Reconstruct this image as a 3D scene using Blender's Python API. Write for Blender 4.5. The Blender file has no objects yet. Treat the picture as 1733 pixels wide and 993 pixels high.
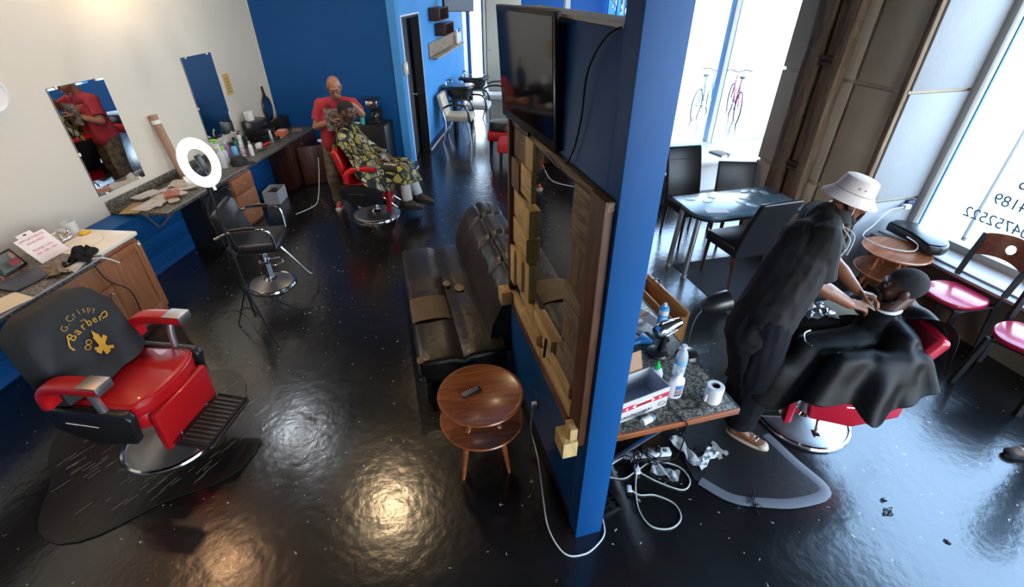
import bpy, bmesh, math, random
from mathutils import Vector, Matrix, noise, Quaternion
PI = math.pi
C = bpy.context.scene.collection
SC = bpy.context.scene
random.seed(7)

# ------------------------------------------------------------------ camera, world, lights
FPX, CAMH = 806.0, 2.6
TH = math.atan(528 / 806.0)
cam = bpy.data.objects.new('camera', bpy.data.cameras.new('camera')); C.objects.link(cam)
cam.data.sensor_width = 36; cam.data.lens = 36 * FPX / 1733; cam.data.clip_start = 0.02; cam.data.clip_end = 200
cam.location = (0, 0, CAMH); cam.rotation_euler = (PI / 2 - TH, 0, 0)
SC.camera = cam
SC.view_settings.view_transform = 'Standard'; SC.view_settings.look = 'None'
SC.view_settings.exposure = 0.35; SC.view_settings.gamma = 1; SC.view_settings.use_curve_mapping = False
SC.cycles.max_bounces = 8; SC.cycles.diffuse_bounces = 4; SC.cycles.glossy_bounces = 5
SC.cycles.transparent_max_bounces = 12; SC.cycles.sample_clamp_indirect = 6
SC.cycles.caustics_reflective = False; SC.cycles.caustics_refractive = False
w = bpy.data.worlds.new('sky'); SC.world = w; w.use_nodes = True
wn = w.node_tree.nodes; wl = w.node_tree.links
bgn = wn['Background']; bgn.inputs['Strength'].default_value = 9.0
tcw = wn.new('ShaderNodeTexCoord'); sxw = wn.new('ShaderNodeSeparateXYZ'); crw = wn.new('ShaderNodeValToRGB')
crw.color_ramp.elements[0].position = 0.42; crw.color_ramp.elements[0].color = (0.62, 0.66, 0.72, 1)
crw.color_ramp.elements[1].position = 0.75; crw.color_ramp.elements[1].color = (0.46, 0.72, 1.12, 1)
e = crw.color_ramp.elements.new(0.52); e.color = (0.92, 0.97, 1.0, 1)
mpw = wn.new('ShaderNodeMapRange'); mpw.inputs[1].default_value = -1; mpw.inputs[2].default_value = 1
wl.new(tcw.outputs['Generated'], sxw.inputs[0]); wl.new(sxw.outputs[2], mpw.inputs[0]); wl.new(mpw.outputs[0], crw.inputs[0]); wl.new(crw.outputs[0], bgn.inputs['Color'])

# frames of the building: the left wall runs along L, the partition and street side along P
def frame(ox, oy, deg):
    return Matrix.Translation((ox, oy, 0)) @ Matrix.Rotation(math.radians(deg), 4, 'Z')
LD, PD = -5.0, 14.9
ML = frame(-4.40, 0, LD); MP = frame(0.355, 1.478, PD)
MPI = MP.inverted(); MLI = ML.inverted()
def L(x, y, z=0): return ML @ Vector((x, y, z))
def P(x, y, z=0): return MP @ Vector((x, y, z))

# ------------------------------------------------------------------ materials
MC = {}
def nodes(name):
    m = bpy.data.materials.new(name); m.use_nodes = True
    return m, m.node_tree.nodes, m.node_tree.links, m.node_tree.nodes['Principled BSDF']
def mat(name, col, rough=0.5, metal=0.0, var=0.0, scale=6.0, bump=0.0, bscale=40.0, emit=0.0, coat=0.0, trans=0.0, spec=0.5, alpha=1.0, col2=None, sheen=0.0):
    if name in MC: return MC[name]
    m, n, l, b = nodes(name)
    b.inputs['Base Color'].default_value = (*col, 1); b.inputs['Roughness'].default_value = rough
    b.inputs['Metallic'].default_value = metal; b.inputs['Coat Weight'].default_value = coat
    b.inputs['Transmission Weight'].default_value = trans; b.inputs['Specular IOR Level'].default_value = spec
    b.inputs['Alpha'].default_value = alpha; b.inputs['Sheen Weight'].default_value = sheen
    tc = n.new('ShaderNodeTexCoord')
    nz = n.new('ShaderNodeTexNoise'); nz.inputs['Scale'].default_value = scale; nz.inputs['Detail'].default_value = 4
    l.new(tc.outputs['Object'], nz.inputs['Vector'])
    c2 = col2 or tuple(max(0, c * (1 - var)) for c in col)
    if var > 0 or col2:
        r = n.new('ShaderNodeValToRGB'); r.color_ramp.elements[0].position = 0.35; r.color_ramp.elements[1].position = 0.65
        r.color_ramp.elements[0].color = (*c2, 1); r.color_ramp.elements[1].color = (*col, 1)
        l.new(nz.outputs['Fac'], r.inputs[0]); l.new(r.outputs[0], b.inputs['Base Color'])
    if bump > 0:
        n2 = n.new('ShaderNodeTexNoise'); n2.inputs['Scale'].default_value = bscale; n2.inputs['Detail'].default_value = 3
        l.new(tc.outputs['Object'], n2.inputs['Vector'])
        bp = n.new('ShaderNodeBump'); bp.inputs['Strength'].default_value = bump; bp.inputs['Distance'].default_value = 0.01
        l.new(n2.outputs['Fac'], bp.inputs['Height']); l.new(bp.outputs[0], b.inputs['Normal'])
    if emit > 0:
        b.inputs['Emission Color'].default_value = (*col, 1); b.inputs['Emission Strength'].default_value = emit
    MC[name] = m; return m
def wood(name, c1, c2, rough=0.45, axis=0, scale=3.0, coat=0.0, stretch=9.0):
    if name in MC: return MC[name]
    m, n, l, b = nodes(name)
    tc = n.new('ShaderNodeTexCoord'); mp = n.new('ShaderNodeMapping')
    s = [stretch] * 3; s[axis] = 1.0; mp.inputs['Scale'].default_value = s
    nz = n.new('ShaderNodeTexNoise'); nz.inputs['Scale'].default_value = scale; nz.inputs['Detail'].default_value = 6; nz.inputs['Distortion'].default_value = 1.2
    r = n.new('ShaderNodeValToRGB'); r.color_ramp.elements[0].position = 0.35; r.color_ramp.elements[1].position = 0.68
    r.color_ramp.elements[0].color = (*c1, 1); r.color_ramp.elements[1].color = (*c2, 1)
    oi = n.new('ShaderNodeObjectInfo'); vm = n.new('ShaderNodeVectorMath')
    l.new(oi.outputs['Random'], vm.inputs[1]); l.new(tc.outputs['Object'], vm.inputs[0]); l.new(vm.outputs[0], mp.inputs[0])
    l.new(mp.outputs[0], nz.inputs['Vector']); l.new(nz.outputs['Fac'], r.inputs[0]); l.new(r.outputs[0], b.inputs['Base Color'])
    b.inputs['Roughness'].default_value = rough; b.inputs['Coat Weight'].default_value = coat; b.inputs['Coat Roughness'].default_value = 0.15
    bp = n.new('ShaderNodeBump'); bp.inputs['Strength'].default_value = 0.25; bp.inputs['Distance'].default_value = 0.003
    l.new(nz.outputs['Fac'], bp.inputs['Height']); l.new(bp.outputs[0], b.inputs['Normal'])
    MC[name] = m; return m
def granite():
    m, n, l, b = nodes('granite_laminate')
    tc = n.new('ShaderNodeTexCoord'); v = n.new('ShaderNodeTexVoronoi'); v.inputs['Scale'].default_value = 95
    nz = n.new('ShaderNodeTexNoise'); nz.inputs['Scale'].default_value = 45; nz.inputs['Detail'].default_value = 5
    l.new(tc.outputs['Object'], v.inputs['Vector']); l.new(tc.outputs['Object'], nz.inputs['Vector'])
    r = n.new('ShaderNodeValToRGB'); e = r.color_ramp.elements
    e[0].position = 0.3; e[0].color = (0.022, 0.022, 0.02, 1); e[1].position = 0.75; e[1].color = (0.24, 0.215, 0.17, 1)
    x = e.new(0.5); x.color = (0.075, 0.07, 0.056, 1)
    mx = n.new('ShaderNodeMix'); mx.data_type = 'FLOAT'; mx.inputs[0].default_value = 0.55
    l.new(nz.outputs['Fac'], mx.inputs[2]); sp = n.new('ShaderNodeSeparateColor'); l.new(v.outputs['Color'], sp.inputs[0]); l.new(sp.outputs[0], mx.inputs[3])
    l.new(mx.outputs[0], r.inputs[0]); l.new(r.outputs[0], b.inputs['Base Color']); b.inputs['Roughness'].default_value = 0.38
    MC['granite'] = m; return m
def floor_mat():
    m, n, l, b = nodes('black_vinyl_tile')
    tc = n.new('ShaderNodeTexCoord'); mp = n.new('ShaderNodeMapping'); mp.inputs['Rotation'].default_value = (0, 0, math.radians(-PD))
    l.new(tc.outputs['Object'], mp.inputs[0])
    v = n.new('ShaderNodeTexVoronoi'); v.inputs['Scale'].default_value = 19; v.inputs['Randomness'].default_value = 1
    # every fleck is a short stroke: the lookup is warped so the cell cores turn into slivers
    nw = n.new('ShaderNodeTexNoise'); nw.inputs['Scale'].default_value = 38; nw.inputs['Detail'].default_value = 2
    va = n.new('ShaderNodeVectorMath'); va.operation = 'MULTIPLY_ADD'; va.inputs[1].default_value = (0.055, 0.055, 0)
    l.new(mp.outputs[0], nw.inputs['Vector']); l.new(nw.outputs['Color'], va.inputs[0]); l.new(mp.outputs[0], va.inputs[2]); l.new(va.outputs[0], v.inputs['Vector'])
    lt = n.new('ShaderNodeMath'); lt.operation = 'LESS_THAN'; lt.inputs[1].default_value = 0.095; l.new(v.outputs['Distance'], lt.inputs[0])
    sp = n.new('ShaderNodeSeparateColor'); l.new(v.outputs['Color'], sp.inputs[0])
    gt = n.new('ShaderNodeMath'); gt.operation = 'GREATER_THAN'; gt.inputs[1].default_value = 0.55; l.new(sp.outputs[0], gt.inputs[0])
    mu = n.new('ShaderNodeMath'); mu.operation = 'MULTIPLY'; l.new(lt.outputs[0], mu.inputs[0]); l.new(gt.outputs[0], mu.inputs[1])
    # tile joints
    br = n.new('ShaderNodeTexBrick'); br.offset = 0; br.inputs['Scale'].default_value = 1; br.inputs['Brick Width'].default_value = 0.305; br.inputs['Row Height'].default_value = 0.305
    br.inputs['Mortar Size'].default_value = 0.0012; br.inputs['Mortar'].default_value = (0.004, 0.004, 0.004, 1)
    br.inputs['Color1'].default_value = (0.0055, 0.0055, 0.006, 1); br.inputs['Color2'].default_value = (0.007, 0.007, 0.0075, 1)
    l.new(mp.outputs[0], br.inputs['Vector'])
    nd = n.new('ShaderNodeTexNoise'); nd.inputs['Scale'].default_value = 1.7; nd.inputs['Detail'].default_value = 7; l.new(mp.outputs[0], nd.inputs['Vector'])
    rd = n.new('ShaderNodeValToRGB'); rd.color_ramp.elements[0].position = 0.40; rd.color_ramp.elements[1].position = 0.85
    rd.color_ramp.elements[0].color = (0, 0, 0, 1); rd.color_ramp.elements[1].color = (0.006, 0.006, 0.0065, 1); l.new(nd.outputs['Fac'], rd.inputs[0])
    ad = n.new('ShaderNodeMix'); ad.data_type = 'RGBA'; ad.blend_type = 'ADD'; ad.inputs[0].default_value = 1
    l.new(br.outputs['Color'], ad.inputs[6]); l.new(rd.outputs[0], ad.inputs[7])
    mx = n.new('ShaderNodeMix'); mx.data_type = 'RGBA'; mx.inputs[7].default_value = (0.5, 0.48, 0.44, 1)
    l.new(mu.outputs[0], mx.inputs[0]); l.new(ad.outputs[2], mx.inputs[6]); l.new(mx.outputs[2], b.inputs['Base Color'])
    rr = n.new('ShaderNodeMapRange'); rr.inputs[3].default_value = 0.13; rr.inputs[4].default_value = 0.27
    l.new(nd.outputs['Fac'], rr.inputs[0]); l.new(rr.outputs[0], b.inputs['Roughness'])
    nb = n.new('ShaderNodeTexNoise'); nb.inputs['Scale'].default_value = 14; nb.inputs['Detail'].default_value = 5; l.new(mp.outputs[0], nb.inputs['Vector'])
    bp = n.new('ShaderNodeBump'); bp.inputs['Strength'].default_value = 0.22; bp.inputs['Distance'].default_value = 0.01
    l.new(nb.outputs['Fac'], bp.inputs['Height']); l.new(bp.outputs[0], b.inputs['Normal'])
    b.inputs['IOR'].default_value = 1.62; b.inputs['Specular IOR Level'].default_value = 0.55; b.inputs['Coat Weight'].default_value = 0.12; b.inputs['Coat Roughness'].default_value = 0.28; b.inputs['Coat IOR'].default_value = 1.6
    MC['floor'] = m; return m
def concrete():
    m, n, l, b = nodes('cast_concrete')
    tc = n.new('ShaderNodeTexCoord')
    a = n.new('ShaderNodeTexNoise'); a.inputs['Scale'].default_value = 1.6; a.inputs['Detail'].default_value = 8
    c = n.new('ShaderNodeTexNoise'); c.inputs['Scale'].default_value = 60; c.inputs['Detail'].default_value = 3
    l.new(tc.outputs['Object'], a.inputs['Vector']); l.new(tc.outputs['Object'], c.inputs['Vector'])
    r = n.new('ShaderNodeValToRGB'); r.color_ramp.elements[0].position = 0.3; r.color_ramp.elements[1].position = 0.7
    r.color_ramp.elements[0].color = (0.50, 0.415, 0.285, 1); r.color_ramp.elements[1].color = (0.67, 0.57, 0.42, 1)
    l.new(a.outputs['Fac'], r.inputs[0]); l.new(r.outputs[0], b.inputs['Base Color']); b.inputs['Roughness'].default_value = 0.85
    bp = n.new('ShaderNodeBump'); bp.inputs['Strength'].default_value = 0.3; bp.inputs['Distance'].default_value = 0.004
    l.new(c.outputs['Fac'], bp.inputs['Height']); l.new(bp.outputs[0], b.inputs['Normal'])
    MC['concrete'] = m; return m
def glass_pane():
    m = bpy.data.materials.new('window_glass'); m.use_nodes = True; n = m.node_tree.nodes; l = m.node_tree.links
    n.remove(n['Principled BSDF']); t = n.new('ShaderNodeBsdfTransparent'); g = n.new('ShaderNodeBsdfGlossy'); g.inputs['Roughness'].default_value = 0.02
    lw = n.new('ShaderNodeLayerWeight'); pw_ = n.new('ShaderNodeMath'); pw_.operation = 'POWER'; pw_.inputs[1].default_value = 4; l.new(lw.outputs['Facing'], pw_.inputs[0])
    f = n.new('ShaderNodeMath'); f.operation = 'MULTIPLY_ADD'; f.inputs[1].default_value = 0.5; f.inputs[2].default_value = 0.03; l.new(pw_.outputs[0], f.inputs[0]); x = n.new('ShaderNodeMixShader')
    t.inputs[0].default_value = (0.96, 0.98, 0.98, 1)
    l.new(f.outputs[0], x.inputs[0]); l.new(t.outputs[0], x.inputs[1]); l.new(g.outputs[0], x.inputs[2]); l.new(x.outputs[0], n['Material Output'].inputs[0])
    MC['pane'] = m; return m
def print_cape():
    m, n, l, b = nodes('barber_print_fabric')
    uv = n.new('ShaderNodeUVMap')
    nw = n.new('ShaderNodeTexNoise'); nw.inputs['Scale'].default_value = 5
    va = n.new('ShaderNodeVectorMath'); va.operation = 'MULTIPLY_ADD'; va.inputs[1].default_value = (0.05, 0.05, 0)
    l.new(uv.outputs[0], nw.inputs['Vector']); l.new(nw.outputs['Color'], va.inputs[0]); l.new(uv.outputs[0], va.inputs[2])
    mp = n.new('ShaderNodeMapping'); mp.inputs['Scale'].default_value = (1, 1.45, 1); l.new(va.outputs[0], mp.inputs[0])
    v = n.new('ShaderNodeTexVoronoi'); v.inputs['Scale'].default_value = 7.0; v.feature = 'F1'; v.distance = 'CHEBYCHEV'
    d = n.new('ShaderNodeTexVoronoi'); d.inputs['Scale'].default_value = 7.0; d.feature = 'DISTANCE_TO_EDGE'
    l.new(mp.outputs[0], v.inputs['Vector']); l.new(mp.outputs[0], d.inputs['Vector'])
    sp = n.new('ShaderNodeSeparateColor'); l.new(v.outputs['Color'], sp.inputs[0])
    r = n.new('ShaderNodeValToRGB'); r.color_ramp.interpolation = 'CONSTANT'; e = r.color_ramp.elements
    e[0].position = 0; e[0].color = (0.62, 0.55, 0.13, 1); e[1].position = 0.3; e[1].color = (0.7, 0.66, 0.38, 1)
    for p, c in ((0.5, (0.3, 0.27, 0.09, 1)), (0.64, (0.78, 0.75, 0.6, 1)), (0.8, (0.66, 0.58, 0.1, 1)), (0.93, (0.02, 0.02, 0.015, 1))):
        x = e.new(p); x.color = c
    l.new(sp.outputs[0], r.inputs[0])
    rings = n.new('ShaderNodeMath'); rings.operation = 'MULTIPLY'; rings.inputs[1].default_value = 34; l.new(v.outputs['Distance'], rings.inputs[0])
    sn = n.new('ShaderNodeMath'); sn.operation = 'SINE'; l.new(rings.outputs[0], sn.inputs[0])
    g = n.new('ShaderNodeMath'); g.operation = 'GREATER_THAN'; g.inputs[1].default_value = -0.45; l.new(sn.outputs[0], g.inputs[0])
    gt = n.new('ShaderNodeMath'); gt.operation = 'GREATER_THAN'; gt.inputs[1].default_value = 0.085; l.new(d.outputs['Distance'], gt.inputs[0])
    mu = n.new('ShaderNodeMath'); mu.operation = 'MULTIPLY'; l.new(g.outputs[0], mu.inputs[0]); l.new(gt.outputs[0], mu.inputs[1])
    mx = n.new('ShaderNodeMix'); mx.data_type = 'RGBA'; mx.inputs[6].default_value = (0.012, 0.012, 0.01, 1)
    l.new(mu.outputs[0], mx.inputs[0]); l.new(r.outputs[0], mx.inputs[7]); l.new(mx.outputs[2], b.inputs['Base Color'])
    b.inputs['Roughness'].default_value = 0.45
    MC['capeprint'] = m; return m

M_floor = floor_mat(); M_gran = granite(); M_conc = concrete(); M_pane = glass_pane(); M_print = print_cape()
M_cream = mat('cream_paint', (0.74, 0.67, 0.56), 0.7, var=0.05, scale=1.2)
M_blue = mat('royal_blue_paint', (0.005, 0.080, 0.265), 0.5, var=0.10, scale=1.5, bump=0.05, bscale=30, spec=0.28)
M_hall = mat('hall_blue_lit', (0.06, 0.30, 0.66), 0.42, var=0.08, scale=1.5)  # lighter than the other wall blue: strong window light put into the colour
M_black = mat('black_paint', (0.010, 0.010, 0.011), 0.4)
M_matte = mat('matte_black', (0.012, 0.012, 0.013), 0.75)
M_plastic = mat('black_plastic', (0.012, 0.012, 0.013), 0.28)
M_white = mat('white_paint', (0.78, 0.78, 0.76), 0.5)
M_wplas = mat('white_plastic', (0.8, 0.8, 0.8), 0.3)
M_paper = mat('paper', (0.86, 0.84, 0.80), 0.8, var=0.04, scale=20)
M_chrome = mat('chrome', (0.75, 0.75, 0.76), 0.12, metal=1.0)
M_brush = mat('brushed_steel', (0.50, 0.50, 0.50), 0.42, metal=1.0, var=0.15, scale=3)
M_alum = mat('aluminium', (0.6, 0.6, 0.62), 0.35, metal=0.9)
M_mirror = mat('mirror_silver', (0.86, 0.88, 0.88), 0.015, metal=1.0)
M_red = mat('red_vinyl', (0.56, 0.008, 0.012), 0.33, var=0.15, scale=5, bump=0.10, bscale=120, coat=0.2)
M_pink = mat('crimson_vinyl', (0.52, 0.012, 0.055), 0.28, var=0.12, scale=5, coat=0.3)
M_redfab = mat('red_fabric', (0.5, 0.015, 0.015), 0.75, bump=0.1, bscale=200)
M_bvinyl = mat('black_vinyl', (0.013, 0.013, 0.015), 0.33, bump=0.12, bscale=90)
M_sofa = mat('worn_black_leather', (0.013, 0.011, 0.010), 0.34, col2=(0.032, 0.026, 0.021), scale=3.2, bump=0.35, bscale=22)
M_tan = mat('tan_leather_patch', (0.29, 0.21, 0.12), 0.5, var=0.2, scale=9, bump=0.15, bscale=50)
M_foam = mat('exposed_foam', (0.26, 0.20, 0.14), 0.9, var=0.2, scale=30)
M_cabwood = wood('orange_cabinet_wood', (0.27, 0.10, 0.042), (0.37, 0.15, 0.065), 0.4, axis=2)
M_cherry = wood('cherry_wood', (0.21, 0.055, 0.016), (0.40, 0.125, 0.040), 0.28, axis=0, coat=0.35)
M_darkwood = wood('dark_brown_wood', (0.035, 0.012, 0.008), (0.085, 0.030, 0.018), 0.35, axis=2)
M_trimwood = wood('walnut_trim', (0.075, 0.028, 0.012), (0.16, 0.062, 0.026), 0.55, axis=2)
M_pine = wood('raw_pine', (0.50, 0.33, 0.13), (0.72, 0.53, 0.25), 0.6, axis=2, scale=4)
M_pineY = wood('raw_pine_long', (0.50, 0.33, 0.13), (0.72, 0.53, 0.25), 0.6, axis=1, scale=4)
M_old = wood('weathered_board', (0.10, 0.062, 0.035), (0.27, 0.185, 0.115), 0.75, axis=2, scale=5)
M_oldY = wood('weathered_board_long', (0.13, 0.09, 0.055), (0.33, 0.24, 0.16), 0.75, axis=1, scale=5)
M_timber = wood('old_timber', (0.12, 0.075, 0.042), (0.27, 0.185, 0.115), 0.8, axis=2, scale=3)
M_card = mat('cardboard', (0.36, 0.20, 0.115), 0.8, var=0.1, scale=12)
M_cards = wood('cardboard_tube', (0.36, 0.21, 0.13), (0.42, 0.26, 0.17), 0.7, axis=2)
M_skinA = mat('skin_brown', (0.36, 0.16, 0.09), 0.42, var=0.15, scale=9)
M_skinB = mat('skin_deep_brown', (0.25, 0.092, 0.042), 0.4, var=0.15, scale=9)
M_skinC = mat('skin_dark', (0.085, 0.038, 0.024), 0.4, var=0.15, scale=9)
M_hair = mat('short_black_hair', (0.012, 0.010, 0.009), 0.85, bump=0.6, bscale=260)
M_tee = mat('coral_red_cotton', (0.40, 0.030, 0.050), 0.85, bump=0.3, bscale=16)
M_khaki = mat('camouflage_trousers', (0.21, 0.17, 0.115), 0.85, col2=(0.07, 0.06, 0.045), scale=16)
M_jacket = mat('charcoal_smock', (0.012, 0.010, 0.0092), 0.8, bump=0.8, bscale=8, spec=0.3)
M_navy = mat('dark_navy_denim', (0.005, 0.005, 0.008), 0.9, bump=0.3, bscale=14, spec=0.25)
M_bcape = mat('black_nylon_cape', (0.010, 0.0085, 0.008), 0.45, bump=0.35, bscale=7, spec=0.4)
M_hat = mat('off_white_canvas', (0.80, 0.68, 0.60), 0.85, bump=0.2, bscale=60)
M_cuff = mat('grey_white_trousers', (0.55, 0.54, 0.50), 0.8)
M_gold = mat('gold_print', (0.62, 0.33, 0.03), 0.5)
M_ring = mat('led_ring', (0.93, 0.96, 1.0), 0.5, emit=13.0)
M_skyb = mat('sky_blue_plastic', (0.03, 0.28, 0.62), 0.35)
M_teal = mat('teal_plastic', (0.05, 0.38, 0.33), 0.35)
M_green = mat('green_plastic', (0.03, 0.50, 0.08), 0.35)
M_clear = mat('clear_plastic', (0.78, 0.82, 0.84), 0.1, alpha=0.5)
M_purple = mat('lilac_plastic', (0.35, 0.22, 0.45), 0.35)
M_lblue = mat('label_blue', (0.10, 0.25, 0.55), 0.5)
M_lpink = mat('label_pink', (0.60, 0.36, 0.40), 0.5)
M_rprint = mat('red_print', (0.52, 0.02, 0.05), 0.6)
M_ink = mat('black_ink', (0.015, 0.015, 0.018), 0.7)
M_pinkink = mat('faded_pink_ink', (0.62, 0.22, 0.30), 0.7)
M_orange = mat('coral_box', (0.62, 0.17, 0.10), 0.5)
M_yellow = mat('yellow_plastic', (0.75, 0.42, 0.02), 0.4)
M_ochre = mat('ochre_card', (0.62, 0.40, 0.13), 0.7)
M_brownshoe = mat('brown_canvas', (0.19, 0.065, 0.030), 0.7)
M_crm = mat('cream_rubber', (0.60, 0.50, 0.34), 0.5)
M_shoebrown = mat('brown_suede', (0.16, 0.085, 0.045), 0.6)
M_redsock = mat('red_knit', (0.42, 0.012, 0.02), 0.8)
M_mat = mat('black_rubber_mat', (0.016, 0.016, 0.017), 0.42, bump=0.2, bscale=30)
M_matedge = mat('worn_mat_edge', (0.17, 0.17, 0.18), 0.45)
M_cornice = mat('cap_board_cream', (0.62, 0.58, 0.52), 0.8)
M_ceil = mat('unseen_dark_overhead', (0.05, 0.048, 0.045), 0.9)  # for unseen overhead surfaces, tone chosen to keep the floor reflections dark
M_dbluetop = mat('marbled_blue_top', (0.055, 0.10, 0.14), 0.22, col2=(0.15, 0.21, 0.24), scale=6)
M_tancush = mat('tan_vinyl', (0.62, 0.50, 0.36), 0.45)
M_wcush = mat('white_vinyl', (0.78, 0.74, 0.68), 0.4)
M_creamdoor = mat('cream_door_paint', (0.60, 0.52, 0.38), 0.5)
M_frost = mat('frosted_door', (0.58, 0.64, 0.72), 0.35)
M_pave = mat('pale_pavement', (0.62, 0.62, 0.60), 0.9, var=0.06, scale=3)
M_greyink = mat('window_lettering_grey', (0.16, 0.18, 0.21), 0.6)
M_blueink = mat('window_lettering_blue', (0.08, 0.26, 0.42), 0.6)
M_lampblk = mat('gunmetal', (0.06, 0.058, 0.052), 0.3, metal=0.8)

# ------------------------------------------------------------------ mesh helpers
def B(): return bmesh.new()
def xf(bm, vs, M):
    if M is not None: bmesh.ops.transform(bm, matrix=M, verts=vs)
def T(x, y, z): return Matrix.Translation((x, y, z))
def R(deg, ax): return Matrix.Rotation(math.radians(deg), 4, ax)
def box(bm, c, s, M=None, bev=0.0, seg=2):
    t = bmesh.new(); bmesh.ops.create_cube(t, size=1)
    bmesh.ops.scale(t, vec=s, verts=t.verts)
    if bev > 0: bmesh.ops.bevel(t, geom=t.edges[:], offset=min(bev, min(s) * 0.49), segments=seg, profile=0.5, affect='EDGES', clamp_overlap=True)
    bmesh.ops.translate(t, vec=c, verts=t.verts); xf(t, t.verts, M); merge(bm, t)
def merge(bm, t):
    me = bpy.data.meshes.new('t'); t.to_mesh(me); t.free(); bm.from_mesh(me); bpy.data.meshes.remove(me)
def ring_frame(d):
    d = Vector(d).normalized(); a = Vector((0, 0, 1)) if abs(d.z) < 0.9 else Vector((1, 0, 0))
    u = d.cross(a).normalized(); return u, d.cross(u).normalized()
def tube(bm, pts, r, n=8, closed=False, cap=True, M=None, flat=1.0):
    pts = [Vector(p) for p in pts]; N = len(pts)
    rs = r if isinstance(r, (list, tuple)) else [r] * N
    start = len(bm.verts); rings = []; u = None
    for i in range(N):
        if closed: d = pts[(i + 1) % N] - pts[i - 1]
        else: d = pts[min(i + 1, N - 1)] - pts[max(i - 1, 0)]
        if d.length < 1e-9: d = Vector((0, 0, 1))
        d.normalize()
        if u is None: u, v = ring_frame(d)
        else:
            u = (u - d * u.dot(d))
            if u.length < 1e-6: u, v = ring_frame(d)
            u.normalize(); v = d.cross(u)
        rings.append([bm.verts.new(pts[i] + (u * math.cos(2 * PI * k / n) + v * math.sin(2 * PI * k / n) * flat) * rs[i]) for k in range(n)])
    for i in range(N if closed else N - 1):
        a, b = rings[i], rings[(i + 1) % N]
        for k in range(n): bm.faces.new((a[k], a[(k + 1) % n], b[(k + 1) % n], b[k]))
    if cap and not closed:
        bm.faces.new(rings[0][::-1]); bm.faces.new(rings[-1])
    vs = [v for rg in rings for v in rg]
    xf(bm, vs, M)
def smoothpts(pts, k=6, closed=False):
    pts = [Vector(p) for p in pts]; N = len(pts); out = []
    rng = range(N if closed else N - 1)
    for i in rng:
        g = (lambda j: pts[j % N]) if closed else (lambda j: pts[max(0, min(N - 1, j))])
        p0, p1, p2, p3 = g(i - 1), g(i), g(i + 1), g(i + 2)
        for s in range(k):
            t = s / k
            out.append(0.5 * ((2 * p1) + (p2 - p0) * t + (2 * p0 - 5 * p1 + 4 * p2 - p3) * t * t + (-p0 + 3 * p1 - 3 * p2 + p3) * t ** 3))
    if not closed: out.append(pts[-1])
    return out
def lathe(bm, prof, n=32, M=None, sx=1.0, sy=1.0):
    rings = []; vs = []
    for r, z in prof:
        if r < 1e-6: v = bm.verts.new((0, 0, z)); rings.append([v]); vs.append(v)
        else:
            rg = [bm.verts.new((r * sx * math.cos(2 * PI * k / n), r * sy * math.sin(2 * PI * k / n), z)) for k in range(n)]; rings.append(rg); vs += rg
    for a, b in zip(rings, rings[1:]):
        for k in range(n):
            k2 = (k + 1) % n
            if len(a) == 1 and len(b) == 1: continue
            if len(a) == 1: bm.faces.new((a[0], b[k2], b[k]))
            elif len(b) == 1: bm.faces.new((a[k], a[k2], b[0]))
            else: bm.faces.new((a[k], a[k2], b[k2], b[k]))
    xf(bm, vs, M)
def cyl(bm, p0, p1, r0, r1=None, n=16, M=None):
    tube(bm, [p0, p1], [r0, r0 if r1 is None else r1], n, M=M)
def ell(bm, c, rad, M=None, u=20, v=12):
    t = bmesh.new(); bmesh.ops.create_uvsphere(t, u_segments=u, v_segments=v, radius=1)
    bmesh.ops.scale(t, vec=rad if isinstance(rad, (tuple, list)) else (rad,) * 3, verts=t.verts)
    if M is not None: bmesh.ops.transform(t, matrix=M, verts=t.verts)
    bmesh.ops.translate(t, vec=c, verts=t.verts); merge(bm, t)
def prism(bm, pts, z0, z1, M=None, bev=0.0):
    t = bmesh.new(); a = [t.verts.new((x, y, z0)) for x, y in pts]; b = [t.verts.new((x, y, z1)) for x, y in pts]
    t.faces.new(a[::-1]); t.faces.new(b); n = len(pts)
    for i in range(n): t.faces.new((a[i], a[(i + 1) % n], b[(i + 1) % n], b[i]))
    bmesh.ops.recalc_face_normals(t, faces=t.faces)
    if bev > 0: bmesh.ops.bevel(t, geom=[e for e in t.edges if e.calc_face_angle(0) > 0.5], offset=bev, segments=2, profile=0.5, affect='EDGES', clamp_overlap=True)
    xf(t, t.verts, M); merge(bm, t)
def quadface(bm, pts):
    return bm.faces.new([bm.verts.new(p) for p in pts])
def sheet(bm, fn, nu, nv, th=0.0):
    g = [[bm.verts.new(fn(i / nu, j / nv)) for j in range(nv + 1)] for i in range(nu + 1)]
    for i in range(nu):
        for j in range(nv): bm.faces.new((g[i][j], g[i + 1][j], g[i + 1][j + 1], g[i][j + 1]))
    if th: bmesh.ops.solidify(bm, geom=bm.faces[:], thickness=th)
def obj(name, bm, m, parent=None, M=None, sharp=38, smooth=True):
    bmesh.ops.recalc_face_normals(bm, faces=bm.faces)
    if smooth:
        ang = math.radians(sharp)
        for f in bm.faces: f.smooth = True
        for e in bm.edges:
            if len(e.link_faces) != 2 or e.calc_face_angle(0) > ang: e.smooth = False
    me = bpy.data.meshes.new(name); bm.to_mesh(me); bm.free()
    o = bpy.data.objects.new(name, me); C.objects.link(o)
    for x in (m if isinstance(m, (list, tuple)) else [m]): me.materials.append(x)
    if parent is not None: o.parent = parent
    if M is not None: o.matrix_local = M
    return o
def tag(o, label, cat, group=None, kind=None):
    o['label'] = label; o['category'] = cat
    if group: o['group'] = group
    if kind: o['kind'] = kind
    return o
def thing(name, label, cat, loc=(0, 0, 0), rot=0, group=None):
    o = bpy.data.objects.new(name, None); C.objects.link(o); o.empty_display_size = 0.1
    o.location = loc; o.rotation_euler = (0, 0, math.radians(rot)); return tag(o, label, cat, group)
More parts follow.
